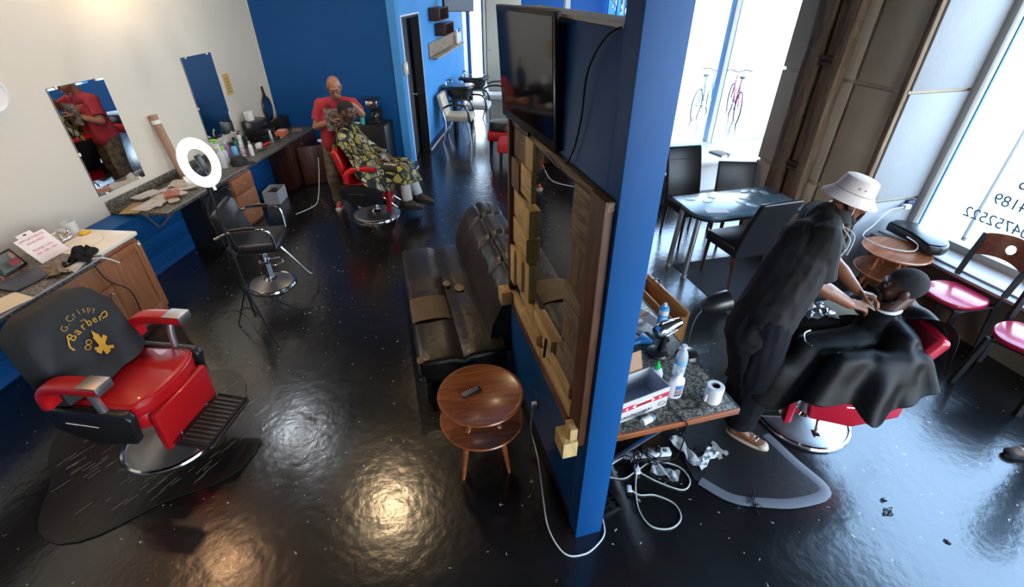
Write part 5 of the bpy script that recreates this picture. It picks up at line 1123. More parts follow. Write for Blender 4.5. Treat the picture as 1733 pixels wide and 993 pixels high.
for c, s in (((0.06, 0, 0.44), (0.02, 0.52, 0.66)), ((-0.06, 0, 0.44), (0.015, 0.52, 0.60)), ((0, -0.25, 0.42), (0.12, 0.018, 0.62)), ((0, 0.25, 0.42), (0.12, 0.018, 0.62)), ((0, 0, 0.12), (0.12, 0.5, 0.02))): box(bm, c, s, bev=0.003)
obj('drawer_body', bm, wood('orange_pine', (0.35, 0.14, 0.04), (0.55, 0.25, 0.08), 0.4, axis=1), t)
bm = B(); tube(bm, smoothpts([(0.075, 0.13, 0.76), (0.06, 0.13, 0.80), (0.0, 0.12, 0.80), (-0.05, 0.14, 0.74)], 5), 0.005, 6); obj('cord', bm, M_plastic, t)
bm = B(); box(bm, (0, 0, 0.05), (0.10, 0.5, 0.10), bev=0.002); obj('plinth', bm, M_darkwood, t)

D = lambda x, y, z=DZ: P(x, y, z)
# carton
t = thing('snack_carton', 'open white and red carton marked by hand on the desk', 'carton', tuple(D(0.345, 0.225)), PD + 10)
Wc, Dc, Hc = 0.32, 0.16, 0.135
bm = B()
for c, s in (((0, 0, 0.003), (Wc, Dc, 0.005)), ((0, -Dc / 2, Hc / 2), (Wc, 0.004, Hc)), ((0, Dc / 2, Hc / 2), (Wc, 0.004, Hc)), ((-Wc / 2, 0, Hc / 2), (0.004, Dc, Hc)), ((Wc / 2, 0, Hc / 2), (0.004, Dc, Hc))): box(bm, c, s)
obj('carton_walls', bm, mat('greyish_white_card', (0.55, 0.52, 0.50), 0.8), t)
bm = B(); box(bm, (0.02, 0.03, 0.0), (0.20, 0.004, 0.12), T(0, Dc / 2, Hc + 0.05) @ R(-20, 'X'), bev=0.0015); obj('flap', bm, M_card, t)
yf = -Dc / 2 - 0.003
Mf = Matrix(((1, 0, 0, 0), (0, 0, -1, yf), (0, 1, 0, 0), (0, 0, 0, 1)))
bm = B(); box(bm, (0, 0.088, 0), (Wc, 0.030, 0.001), Mf); obj('red_band', bm, M_rprint, t)
bm = B(); prism(bm, [(-0.07, 0.088), (-0.045, 0.108), (-0.015, 0.108), (0, 0.120), (0.015, 0.108), (0.045, 0.108), (0.07, 0.088), (0.045, 0.070), (0, 0.062), (-0.045, 0.070)], 0.0008, 0.0016, Mf); obj('crest', bm, M_paper, t)
bm = B(); box(bm, (0, 0.088, 0.0022), (0.10, 0.022, 0.0008), Mf); obj('crest_banner', bm, M_rprint, t)
bm = B()
for k in range(7): box(bm, (-0.038 + k * 0.0125, 0.088 + 0.002 * (k % 2), 0.003), (0.006, 0.012, 0.0006), Mf)
obj('crest_lettering', bm, M_ink, t)
for s in (-1, 1):
    bm = B(); prism(bm, [(s * 0.115, 0.088), (s * 0.098, 0.097), (s * 0.098, 0.079)], 0.0012, 0.002, Mf); obj('band_arrow', bm, M_paper, t)
bm = B(); text(bm, "CRAZIN' CAJUN", 0.027, Mf @ T(-0.035, 0.026, 0.001), 0.0004); obj('handwriting', bm, M_ink, t, smooth=False)
bm = B(); tube(bm, [(0.125 + 0.024 * math.cos(a), 0.033 + 0.012 * math.sin(a), 0.001) for a in [2 * PI * k / 20 for k in range(20)]], 0.0014, 4, closed=True, M=Mf); obj('oval_mark', bm, M_ink, t)
# bottles
t = thing('water_bottle', 'clear ribbed water bottle with blue label on the desk', 'bottle', tuple(D(0.70, 0.36)), 0)
bm = B(); pf = [(0, 0.0), (0.028, 0.0), (0.032, 0.008)]
for k in range(8): pf += [(0.033, 0.014 + k * 0.009), (0.0305, 0.018 + k * 0.009)]
pf += [(0.033, 0.088), (0.033, 0.135), (0.031, 0.15), (0.022, 0.178), (0.013, 0.192), (0.013, 0.202), (0, 0.202)]
lathe(bm, pf, 28); obj('body', bm, M_clear, t)
bm = B(); lathe(bm, [(0.0337, 0.095), (0.0337, 0.128)], 28); obj('label', bm, mat('pale_blue_label', (0.22, 0.45, 0.68), 0.4), t)
bm = B(); lathe(bm, [(0, 0.202), (0.016, 0.202), (0.016, 0.216), (0, 0.218)], 20); obj('cap', bm, M_wplas, t)
t = thing('alcohol_bottle', 'flat white bottle with blue and pink label on the desk', 'bottle', tuple(D(0.595, 0.225)), PD - 6)
bm = B(); prf = [(0.0, 0), (0.036, 0), (0.038, 0.006), (0.038, 0.105), (0.034, 0.122), (0.014, 0.142), (0.0115, 0.146), (0.0115, 0.155), (0, 0.155)]
lathe(bm, prf, 28, None, 1.1, 0.72); obj('body', bm, M_wplas, t)
bm = B(); lathe(bm, [(0, 0.155), (0.0155, 0.155), (0.0155, 0.173), (0, 0.174)], 20); obj('cap', bm, M_wplas, t)
for z, h, m in ((0.080, 0.030, mat('sky_label', (0.18, 0.42, 0.72), 0.4)), (0.048, 0.028, M_lpink), (0.026, 0.010, mat('navy_label', (0.04, 0.07, 0.2), 0.4))):
    bm = B()
    sheet(bm, lambda u, v: (0.0425 * math.sin((u - .5) * 1.1 + 0.15), -0.0282 * math.cos((u - .5) * 1.1 + 0.15), z - h / 2 + v * h), 10, 1, 0.0008); obj('label', bm, m, t)
t = thing('dropper_bottle', 'white bottle with bright green nozzle cap behind the carton', 'bottle', tuple(D(0.545, 0.345)), 0)
bm = B(); lathe(bm, [(0, 0), (0.034, 0), (0.036, 0.01), (0.036, 0.07), (0.028, 0.095), (0.015, 0.105), (0, 0.105)], 24); obj('body', bm, M_wplas, t)
bm = B(); lathe(bm, [(0, 0.105), (0.017, 0.105), (0.017, 0.125), (0.010, 0.13), (0.006, 0.152), (0, 0.154)], 20); obj('cap', bm, M_green, t)
t = thing('paper_towel_roll', 'white neck paper roll standing near the desk right corner', 'roll', tuple(D(0.775, 0.145)), 0)
bm = B(); lathe(bm, [(0.022, 0), (0.043, 0), (0.044, 0.003), (0.044, 0.100), (0.042, 0.103), (0.022, 0.103), (0.022, 0)], 32); box(bm, (-0.044, -0.012, 0.03), (0.012, 0.02, 0.05), bev=0.003); obj('paper_roll', bm, M_paper, t)
bm = B(); lathe(bm, [(0.022, 0.101), (0.018, 0.101), (0.018, 0.004), (0.022, 0.004)], 24); obj('core', bm, mat('brown_core', (0.15, 0.06, 0.035), 0.8), t)
t = thing('pill_bottle', 'small clear and white bottle lying by the carton front', 'bottle', tuple(D(0.36, 0.09)), PD + 15)
bm = B(); lathe(bm, [(0, 0), (0.018, 0), (0.018, 0.055), (0, 0.055)], 18, T(-0.03, 0, 0.018) @ R(90, 'Y')); obj('body', bm, M_wplas, t)
bm = B(); lathe(bm, [(0, 0), (0.016, 0), (0.016, 0.02), (0, 0.02)], 18, T(0.026, 0, 0.018) @ R(90, 'Y')); obj('cap', bm, mat('blue_grey_cap', (0.12, 0.2, 0.28), 0.4), t)
# hair dryer on black stand
t = thing('hair_dryer', 'chrome hair dryer upside down in a black stand on the desk', 'hair dryer', tuple(D(0.68, 0.56)), PD + 0)
bm = B(); lathe(bm, [(0, 0.0), (0.062, 0.0), (0.066, 0.008), (0.060, 0.02), (0.02, 0.026), (0, 0.026)], 28); obj('stand_foot', bm, M_plastic, t)
bm = B(); tube(bm, [(0.02, 0, 0.02), (0.03, 0, 0.09), (0.03, 0, 0.15)], [0.022, 0.02, 0.024], 14); obj('handle', bm, M_plastic, t)
bm = B(); Md = T(0.03, 0, 0.19) @ R(6, 'Z') @ R(78, 'Y'); lathe(bm, [(0, -0.075), (0.03, -0.075), (0.040, -0.06), (0.045, -0.02), (0.040, 0.03), (0.030, 0.075), (0.028, 0.09), (0.022, 0.09), (0.022, 0.05)], 28, Md); body = obj('barrel', bm, M_chrome, t)
bm = B()
for k in range(6): a = 2 * PI * k / 6; tube(bm, [(0.046 * math.cos(a), 0.046 * math.sin(a), -0.03), (0.036 * math.cos(a), 0.036 * math.sin(a), 0.05)], 0.004, 6, M=Md)
obj('barrel_ribs', bm, M_brush, body)
bm = B()
for i in range(-3, 4):
    for j in range(-3, 4):
        if i * i + j * j < 11: ell(bm, Md @ Vector((i * 0.009, j * 0.009, -0.0755)), 0.0028, u=8, v=5)
g_ = obj('intake_grille', bm, M_ink, body); g_['kind'] = 'stuff'
bm = B(); tube(bm, smoothpts([(0.03, 0, 0.03), (0.06, -0.05, 0.006), (0.14, -0.02, 0.005), (0.20, 0.05, 0.005)], 6), 0.003, 6); obj('cord', bm, M_plastic, t)
# desk lamp
t = thing('desk_lamp', 'gunmetal gooseneck desk lamp at the desk corner before the barber', 'lamp', tuple(D(0.845, 0.50)), PD)
bm = B(); lathe(bm, [(0, 0), (0.062, 0), (0.066, 0.006), (0.058, 0.022), (0.02, 0.032), (0, 0.032)], 32); obj('lamp_base', bm, M_plastic, t)
gp = smoothpts([(0, 0.01, 0.02), (0.0, 0.02, 0.12), (0.03, 0.04, 0.24), (0.08, 0.045, 0.31)], 8)
bm = B(); tube(bm, gp, 0.006, 8); obj('gooseneck', bm, M_lampblk, t)
Ml = T(0.08, 0.045, 0.315) @ Vector((0.97, -0.10, 0.20)).to_track_quat('Z', 'Y').to_matrix().to_4x4()
bm = B(); lathe(bm, [(0, -0.02), (0.022, -0.018), (0.034, 0.0), (0.052, 0.05), (0.060, 0.10), (0.060, 0.145), (0.056, 0.145), (0.056, 0.10), (0.048, 0.05), (0.03, 0.004), (0, -0.01)], 32, Ml @ T(0, 0, -0.01)); obj('lamp_shade', bm, M_lampblk, t)
bm = B(); lathe(bm, [(0, 0.02), (0.02, 0.04), (0.028, 0.08), (0.018, 0.105), (0, 0.11)], 16, Ml); obj('bulb', bm, M_wplas, t)
t = thing('disinfectant_can', 'blue and white aerosol can near the desk back edge', 'can', tuple(D(0.845, 0.80)), 0)
bm = B(); lathe(bm, [(0, 0), (0.030, 0), (0.031, 0.004), (0.031, 0.135), (0.026, 0.15), (0.012, 0.158), (0, 0.158)], 24); obj('can_body', bm, mat('cyan_can', (0.06, 0.40, 0.72), 0.3), t)
bm = B(); lathe(bm, [(0.026, 0.148), (0.0305, 0.135)], 24); lathe(bm, [(0.0312, 0.100), (0.0312, 0.135)], 24); lathe(bm, [(0, 0.158), (0.012, 0.158), (0.012, 0.175), (0.006, 0.18), (0, 0.18)], 16); obj('white_top', bm, M_wplas, t)
bm = B()
for k in range(3): sheet(bm, lambda u, v: (0.0316 * math.sin((u - .5) * 1.6), -0.0316 * math.cos((u - .5) * 1.6), 0.03 + k * 0.022 + v * 0.008), 8, 1)
obj('label_lines', bm, M_wplas, t)
t = thing('neck_brush', 'bright blue plastic brush lying beside the hair dryer', 'brush', tuple(D(0.60, 0.67)), PD + 12)
bm = B(); tube(bm, [(-0.13, 0, 0.015), (-0.02, 0, 0.016), (0.03, 0, 0.02)], [0.009, 0.012, 0.02], 12); prism(bm, [(0.02, -0.02), (0.02, 0.02), (0.09, 0.05), (0.09, -0.05)], 0.004, 0.034, None, bev=0.008); obj('brush_handle', bm, M_skyb, t)
bm = B(); box(bm, (0.105, 0, 0.018), (0.04, 0.095, 0.022), bev=0.004); obj('bristles', bm, mat('dark_bristle', (0.02, 0.03, 0.05), 0.9), t)
random.seed(9)
for k, (x, y, rz, a, b, lb) in enumerate(((0.50, 0.95, 20, 0.24, 0.30, 'white paper on the desk behind the blue brush'), (0.45, 0.60, -30, 0.15, 0.2, 'white folded sheet between the brush and the partition'), (0.36, 0.45, 15, 0.1, 0.22, 'white card at the partition side of the carton'), (0.72, 0.92, 35, 0.22, 0.3, 'white paper under the wooden comb near the aerosol can'))):
    bm = B(); sheet(bm, lambda u, v: ((u - .5) * a, (v - .5) * b, 0.003 + 0.006 * math.sin(u * 4 + k)), 8, 8, 0.0015); tag(obj('paper_sheet', bm, M_paper, None, T(*D(x, y)) @ R(rz, 'Z')), lb, 'paper', 'papers on the desk')
t = thing('hand_brush', 'dark brush with wooden handle lying on the desk papers', 'brush', tuple(D(0.70, 0.88, DZ + 0.012)), PD + 20)
bm = B(); tube(bm, [(-0.02, 0, 0.01), (0.12, 0, 0.012)], [0.008, 0.011], 10); obj('brush_handle', bm, M_cabwood, t); bm = B(); box(bm, (-0.06, 0, 0.014), (0.09, 0.04, 0.024), bev=0.006); obj('bristles', bm, M_matte, t)
t = thing('desk_clipper', 'black clippers lying between the can and the hair dryer', 'clipper', tuple(D(0.80, 0.70)), 100)
bm = B(); tube(bm, [(-0.07, 0, 0.018), (-0.03, 0, 0.02), (0.04, 0, 0.02), (0.07, 0, 0.018)], [0.012, 0.018, 0.022, 0.018], 12); obj('body', bm, M_plastic, t); bm = B(); box(bm, (0.08, 0, 0.018), (0.02, 0.038, 0.012), bev=0.002); obj('blade', bm, M_chrome, t)
bm = B(); tube(bm, smoothpts([(0.56, 0.12, DZ + 0.004), (0.66, 0.10, DZ + 0.004), (0.69, 0.16, DZ + 0.004), (0.62, 0.21, DZ + 0.004)], 8), 0.0025, 6); tag(obj('charger_cord', bm, M_plastic, None, MP), 'thin black cord looped at the foot of the white bottle', 'cord')
bm = B(); tube(bm, smoothpts([(0.53, 0.16, DZ + 0.004), (0.54, 0.06, DZ + 0.004), (0.565, 0.038, DZ - 0.02), (0.57, 0.05, 0.45), (0.60, 0.20, 0.2), (0.64, 0.32, 0.05)], 8), 0.0035, 6); tag(obj('charger_cord', bm, M_plastic, None, MP), 'black cord hanging over the desk front edge to the power strip', 'cord')

# ------------------------------------------------------------------ floor clutter, mats
bm = B(); box(bm, (0.0, 0, 0.035), (0.30, 0.055, 0.035), bev=0.008); t = thing('power_strip', 'white power strip on the floor under the desk', 'power strip', tuple(P(0.66, 0.40, 0)), PD + 170)
o = obj('strip_body', bm, M_wplas, t, T(0, 0, -0.0165))
for k in range(5):
    bm = B(); box(bm, (-0.11 + k * 0.05, 0, 0.037), (0.024, 0.026, 0.003), bev=0.001); obj('socket', bm, mat('dark_socket', (0.15, 0.15, 0.16), 0.5), t)
for k, (x, y) in enumerate(((-0.06, 0.0), (0.04, 0.0), (0.09, 0.005))):
    bm = B(); box(bm, (x, y, 0.055), (0.03, 0.035, 0.035), bev=0.005); obj('plug', bm, M_plastic, t)
bm = B(); tube(bm, smoothpts([(0.50, 0.42, 0.01), (0.40, 0.39, 0.006), (0.30, 0.30, 0.006), (0.22, 0.33, 0.006)], 8), 0.005, 8); tag(obj('strip_cable', bm, M_wplas, None, MP), 'white cord running from the power strip toward the partition', 'cord')
bm = B(); tube(bm, smoothpts([(0.22, 0.40, 0.006), (0.40, 0.28, 0.006), (0.52, 0.30, 0.008), (0.66, 0.34, 0.006), (0.80, 0.27, 0.006), (0.82, 0.16, 0.006), (0.74, 0.11, 0.006), (0.62, 0.20, 0.006), (0.54, 0.29, 0.012)], 8), 0.0048, 8)
tube(bm, smoothpts([(0.53, 0.30, 0.012), (0.47, 0.20, 0.006), (0.42, 0.06, 0.006), (0.44, -0.05, 0.006), (0.54, -0.09, 0.006), (0.63, -0.05, 0.006), (0.64, 0.04, 0.006), (0.56, 0.12, 0.006), (0.47, 0.145, 0.008), (0.43, 0.19, 0.012)], 8), 0.0048, 8)
tag(obj('extension_cord', bm, mat('ivory_cord', (0.62, 0.58, 0.5), 0.5), None, MP), 'ivory extension cord looped on the floor under the desk', 'cord')
t = thing('cord_plug', 'white cube plug end of the looped ivory cord', 'plug', tuple(P(0.42, 0.19, 0)), PD + 70)
bm = B(); box(bm, (0, 0, 0.016), (0.05, 0.03, 0.03), bev=0.006); obj('plug_body', bm, M_wplas, t); bm = B(); box(bm, (-0.03, 0, 0.016), (0.02, 0.024, 0.02), bev=0.002); obj('plug_face', bm, M_plastic, t)
t = thing('cord_socket', 'white socket block where the looped cords cross', 'socket', tuple(P(0.53, 0.305, 0)), PD + 80)
bm = B(); box(bm, (0, 0, 0.02), (0.06, 0.035, 0.03), bev=0.006); obj('block', bm, M_wplas, t)
bm = B()
pts = [(0.60 + 0.14 * math.sin(k * 1.9) * math.cos(k), 0.38 + 0.09 * math.cos(k * 2.3), 0.02 + 0.04 * abs(math.sin(k * 1.3))) for k in range(16)]
tube(bm, smoothpts(pts, 6), 0.004, 6); tag(obj('black_cord_tangle', bm, M_plastic, None, MP), 'tangle of black cords lying over the power strip', 'cord')
bm = B(); tube(bm, smoothpts([(0.75, 0.3, 0.005), (1.0, 0.12, 0.005), (1.3, -0.02, 0.005), (1.55, -0.1, 0.005)], 8), 0.002, 6); tag(obj('thin_black_cord', bm, M_plastic, None, MP), 'thin black cord running out from the desk across the floor mat', 'cord')
def napkin(loc, rot, lab, segs):
    t = thing('paper_napkin', lab, 'napkin', loc, rot, 'used neck papers on the floor')
    bm = B()
    for (x0_, y0_, x1_, y1_, w0) in segs:
        d = Vector((x1_ - x0_, y1_ - y0_, 0)); pn = Vector((-d.y, d.x, 0)).normalized()
        sheet(bm, lambda u, v: Vector((x0_, y0_, 0.006)) + d * u + pn * (v - .5) * w0 * (1 + 0.25 * math.sin(u * 9)) + Vector((0, 0, 0.018 * abs(math.sin(u * 8 + v * 3)) + 0.012 * noise.noise(Vector((u * 6, v * 4, x0_))))), 16, 6, 0.003)
    obj('paper_strip', bm, M_paper, t)
pw = lambda x, y: tuple(P(x, y, 0))
napkin(pw(0.93, 0.26), PD, 'white V-shaped neck paper on the floor beside the desk', ((-0.04, 0.22, 0.00, -0.02, 0.07), (-0.01, -0.03, 0.16, 0.05, 0.06), (0.14, 0.03, 0.22, 0.06, 0.10)))
napkin(pw(0.70, 0.22), PD, 'white neck paper inside the cord loop under the desk', ((-0.07, 0.08, 0.06, -0.03, 0.075),))
napkin(pw(0.52, 0.40), PD, 'small folded neck paper by the desk leg', ((-0.02, 0.02, 0.03, -0.02, 0.04),))
# black tray and yellow clamp
t = thing('black_tray', 'black ribbed plastic tray on the floor against the partition end', 'tray', tuple(P(0.235, 0.15, 0)), PD + 12)
bm = B(); box(bm, (0, 0, 0.012), (0.14, 0.16, 0.014), bev=0.003)
for k in range(5): box(bm, (0, -0.07 + k * 0.035, 0.024), (0.135, 0.008, 0.016))
box(bm, (0.068, 0, 0.026), (0.006, 0.16, 0.02)); obj('tray_body', bm, M_plastic, t)
t = thing('spring_clamp', 'yellow curved clamp lying on the black tray', 'clamp', tuple(P(0.215, 0.20, 0.034)), PD + 10)
bm = B(); tube(bm, smoothpts([(-0.03, -0.05, 0.012), (0.01, -0.02, 0.014), (0.0, 0.03, 0.014), (0.03, 0.07, 0.03)], 6), 0.009, 8); obj('jaw', bm, M_yellow, t)
bm = B(); box(bm, (0.035, 0.075, 0.035), (0.03, 0.035, 0.02), bev=0.005); obj('grip', bm, mat('orange_grip', (0.7, 0.25, 0.02), 0.5), t)
random.seed(4)
for k, (x, y, s) in enumerate(((1.81, -0.32, 0.022), (1.10, -0.08, 0.03), (0.98, -0.08, 0.018), (1.86, -0.26, 0.008), (1.15, 0.0, 0.012), (0.98, 0.33, 0.025), (1.98, -0.55, 0.007))):
    bm = B(); pts = [(random.gauss(0, s), random.gauss(0, s), 0.004 + abs(random.gauss(0, s * .3))) for _ in range(14)]
    tube(bm, smoothpts(pts, 4), 0.0022, 5)
    tag(obj('hair_clump', bm, M_hair, None, T(*P(x, y, 0))), ('black hair clump on the bright floor right of the mat', 'largest black hair clump at the mat front edge', 'black hair clump left of the largest one', 'tiny hair tuft beside the clump on the bright floor', 'small hair tuft lying on the mat', 'hair clump beside the V-shaped neck paper', 'tiny hair tuft at the photo bottom right')[k], 'hair', 'hair clippings on the floor')
bm = B(); prism(bm, [(0.85, 0.16), (0.88, 0.42), (1.15, 0.62), (1.40, 0.64), (1.55, 0.45), (1.57, 0.24), (1.60, -0.12), (1.56, -0.17), (1.35, -0.16), (1.15, -0.10), (0.97, -0.02)], 0.001, 0.007, None)
t = tag(obj('floor_mat', bm, M_mat, None, MP), 'fan shaped black floor mat with pale worn border by the desk', 'mat')
bm = B(); ep = [Vector(p).to_3d() for p in ((1.52, 0.34), (1.55, 0.1), (1.575, -0.12), (1.35, -0.14), (1.15, -0.085), (0.99, -0.01), (0.88, 0.14))]
tube(bm, smoothpts(ep, 6), 0.034, 8, M=T(0, 0, 0.006) @ Matrix.Diagonal((1, 1, 0.1, 1))); obj('worn_border', bm, M_matedge, t)
# big round mat under the near chair
bm = B(); pts = []
for k in range(48):
    a = 2 * PI * k / 48; rr = 0.56 + 0.16 * abs(math.sin(2 * (a - 0.6))) ** 2
    pts.append((rr * math.cos(a), rr * math.sin(a)))
prism(bm, pts, 0.001, 0.010); mm = wood('scratched_mat', (0.010, 0.009, 0.008), (0.02, 0.017, 0.014), 0.3, axis=1, scale=3, stretch=14)
t = tag(obj('anti_fatigue_mat', bm, mm, None, T(-2.40, 2.15, 0)), 'black scratched rubber mat under the near red barber chair', 'mat')
random.seed(8)
bm = B()
for k in range(110):
    a = random.uniform(0, 2 * PI); q = 0.60 * math.sqrt(random.random()); x, y = q * math.cos(a) * 0.95, q * math.sin(a) * 0.95
    ln = random.uniform(0.03, 0.12); an = math.radians(62 + random.uniform(-5, 5)); d = Vector((math.cos(an), math.sin(an), 0)) * ln
    tube(bm, [(x, y, 0.0102), (x + d.x, y + d.y, 0.0102)], 0.0009, 3)
o = obj('scratches', bm, mat('pale_scratch', (0.28, 0.25, 0.2), 0.6), t, T(0, 0, 0)); o['kind'] = 'stuff'
bm = B(); box(bm, (2.85, 1.9, 0.003), (1.4, 1.4, 0.005)); tag(obj('floor_mat', bm, mat('matte_black_carpet', (0.014, 0.014, 0.016), 0.8), None, MP), 'dark rectangular mat under the dining chairs', 'mat')

# ------------------------------------------------------------------ rear: coffee cabinet, hall
t = cabinet('coffee_cabinet', 'black cabinet against the blue wall carrying the coffee maker', L(1.62, 7.40), 0.52, 0.41, 0.815, M_black, [], LD - 90)
bm = B(); box(bm, (0.008, 0, 0.40), (0.016, 0.48, 0.74), bev=0.004); dd = obj('door', bm, M_black, t); bm = B(); ell(bm, (0.028, -0.2, 0.6), 0.012); obj('knob', bm, M_alum, dd)
t = thing('coffee_maker', 'black and steel drip coffee maker on the black cabinet', 'coffee maker', L(1.69, 7.62, 0.817), LD)
bm = B(); box(bm, (0, 0, 0.02), (0.17, 0.22, 0.04), bev=0.01); box(bm, (0, 0.075, 0.17), (0.16, 0.07, 0.30), bev=0.01); obj('body', bm, M_plastic, t)
bm = B(); box(bm, (0, 0.0, 0.275), (0.17, 0.22, 0.10), bev=0.012); obj('brew_head', bm, M_chrome, t)
bm = B(); box(bm, (0, 0, 0.335), (0.16, 0.21, 0.02), bev=0.006); obj('lid', bm, M_plastic, t)
bm = B(); lathe(bm, [(0, 0.042), (0.058, 0.042), (0.066, 0.08), (0.062, 0.12), (0.045, 0.16), (0.05, 0.168), (0, 0.168)], 24, T(0, -0.03, 0)); tube(bm, smoothpts([(0.05, -0.05, 0.15), (0.10, -0.08, 0.14), (0.10, -0.08, 0.08), (0.06, -0.05, 0.07)], 5), 0.007, 6); obj('carafe', bm, mat('dark_glass', (0.02, 0.015, 0.012), 0.08), t)
t = thing('teal_tumbler', 'teal plastic tumbler on the black cabinet', 'cup', L(1.53, 7.50, 0.817), 0)
bm = B(); lathe(bm, [(0, 0), (0.028, 0), (0.038, 0.15), (0.034, 0.15), (0.026, 0.006), (0, 0.006)], 24); obj('cup_body', bm, M_teal, t)
t = thing('white_saucer', 'small white plate under the teal tumbler edge', 'plate', L(1.42, 7.50, 0.817), 0)
bm = B(); lathe(bm, [(0, 0.002), (0.04, 0.002), (0.07, 0.012), (0.072, 0.012), (0.05, 0.0), (0, 0.0)], 24); obj('plate_body', bm, M_wplas, t)
t = thing('round_desk_fan', 'small white rimmed round mirror on a black stem beside the tumbler', 'mirror', L(1.44, 7.64, 0.817), LD)
bm = B(); lathe(bm, [(0, 0), (0.045, 0), (0.04, 0.012), (0, 0.014)], 20); cyl(bm, (0, 0, 0.01), (0, 0, 0.12), 0.008); obj('stem', bm, M_plastic, t)
Mc = T(0, -0.01, 0.17) @ R(80, 'X')
bm = B(); lathe(bm, [(0.052, -0.01), (0.066, -0.008), (0.066, 0.008), (0.052, 0.010)], 28, Mc); obj('rim', bm, M_wplas, t)
bm = B(); lathe(bm, [(0, 0.0), (0.054, 0.0)], 28, Mc); obj('mirror_glass', bm, mat('dim_mirror', (0.5, 0.55, 0.62)), t)
t = thing('light_switch_box', 'beige control box on the light blue wall edge beside the black door', 'switch', L(2.125, 7.94, 1.52), LD)
bm = B(); box(bm, (0.02, 0, 0), (0.04, 0.13, 0.17), bev=0.008); obj('box_body', bm, mat('beige_plastic', (0.55, 0.5, 0.42), 0.5), t); bm = B(); box(bm, (0.042, 0, 0.02), (0.004, 0.08, 0.08), bev=0.001); obj('panel', bm, M_wplas, t)
def cube_shelf(lab, y, z, w_):
    t = thing('cube_shelf', lab, 'shelf', L(2.12, y, z), LD)
    bm = B()
    for c, s in (((0.10, 0, 0.09), (0.2, w_, 0.018)), ((0.10, 0, -0.09), (0.2, w_, 0.018)), ((0.10, -w_ / 2, 0), (0.2, 0.018, 0.18)), ((0.10, w_ / 2, 0), (0.2, 0.018, 0.18))): box(bm, c, s, bev=0.002)
    obj('shelf_box', bm, M_darkwood, t)
cube_shelf('upper dark brown box shelf on the light blue wall', 10.1, 2.12, 0.75)
cube_shelf('lower dark brown box shelf on the light blue wall', 10.5, 1.86, 0.8)
t = thing('ledge_shelf', 'long rustic wood ledge shelf with pegs on the light blue wall', 'shelf', L(2.12, 10.8, 1.48), LD)
bm = B(); box(bm, (0.012, 0, 0.10), (0.022, 2.6, 0.24), bev=0.003); obj('backboard', bm, M_oldY, t)
bm = B(); box(bm, (0.09, 0, -0.01), (0.18, 2.6, 0.025), bev=0.003); obj('ledge', bm, mat('pale_board', (0.42, 0.33, 0.24), 0.7, var=0.3, scale=6), t)
for k in range(5): bm = B(); tube(bm, [(0.03, -1.1 + k * 0.55, -0.05), (0.09, -1.1 + k * 0.55, -0.045)], 0.012, 6); obj('peg', bm, M_black, t)
bottle('white_pump_bottle', 'tall white bottle at the near end of the ledge shelf bottles', L(2.21, 11.75, 1.485), 0.26, 0.045, M_wplas, M_wplas, 'plain')
bottle('white_pump_bottle', 'white bottle with dark pump at the far end of the ledge shelf', L(2.21, 12.0, 1.485), 0.27, 0.045, M_wplas, M_plastic, 'pump')
t = thing('hanging_screen', 'pale grey screen hanging high at the end of the hall', 'screen', L(2.50, 10.5, 2.13), LD)
bm = B(); box(bm, (0, 0, 0.28), (0.58, 0.05, 0.56), bev=0.006); obj('casing', bm, M_black, t); bm = B(); box(bm, (0.02, -0.028, 0.285), (0.53, 0.006, 0.55)); obj('screen_face', bm, mat('pale_grey_screen', (0.50, 0.51, 0.53), 0.35), t)
bm = B(); tube(bm, [(0, 0, 0.56), (0, 0, 1.75)], 0.02, 8); obj('ceiling_post', bm, M_black, t)
def hall_chair(lab, y, x, m, rot, bowl):
    t = thing('shampoo_chair' if bowl else 'waiting_armchair', lab, 'chair', L(x, y), rot)
    bm = B(); box(bm, (0.02, 0, 0.44), (0.50, 0.46, 0.11), bev=0.035, seg=3); obj('seat', bm, m, t)
    bm = B(); box(bm, (0, 0, 0.22), (0.09, 0.44, 0.42), T(-0.24, 0, 0.44) @ R(-14, 'Y'), bev=0.035, seg=3); obj('backrest', bm, m, t)
    for s in (-1, 1):
        bm = B(); tube(bm, smoothpts([(-0.30, s * 0.26, 0.0), (-0.22, s * 0.26, 0.35), (-0.26, s * 0.26, 0.60), (-0.14, s * 0.26, 0.68), (0.12, s * 0.26, 0.68), (0.20, s * 0.26, 0.60), (0.22, s * 0.26, 0.35), (0.24, s * 0.26, 0.0)], 5), 0.013, 8); fr_ = obj('arm_frame', bm, M_chrome, t)
        bm = B(); tube(bm, smoothpts([(-0.24, s * 0.26, 0.64), (-0.12, s * 0.26, 0.69), (0.10, s * 0.26, 0.69), (0.20, s * 0.26, 0.60), (0.225, s * 0.26, 0.38)], 5), 0.019, 8); obj('arm_pad', bm, M_plastic, fr_)
    bm = B(); tube(bm, [(0.2, -0.25, 0.36), (0.2, 0.25, 0.36)], 0.012, 8); tube(bm, [(-0.2, -0.25, 0.36), (-0.2, 0.25, 0.36)], 0.012, 8); obj('crossbar', bm, M_chrome, t)
hall_chair('tan seat armchair with black arms, nearest in the hall', 9.75, 2.56, M_tancush, LD, False)
hall_chair('white shampoo chair in the middle of the hall row', 10.75, 2.75, M_wcush, LD, True)
hall_chair('farthest white shampoo chair in the hall row', 11.75, 3.05, M_wcush, LD, True)
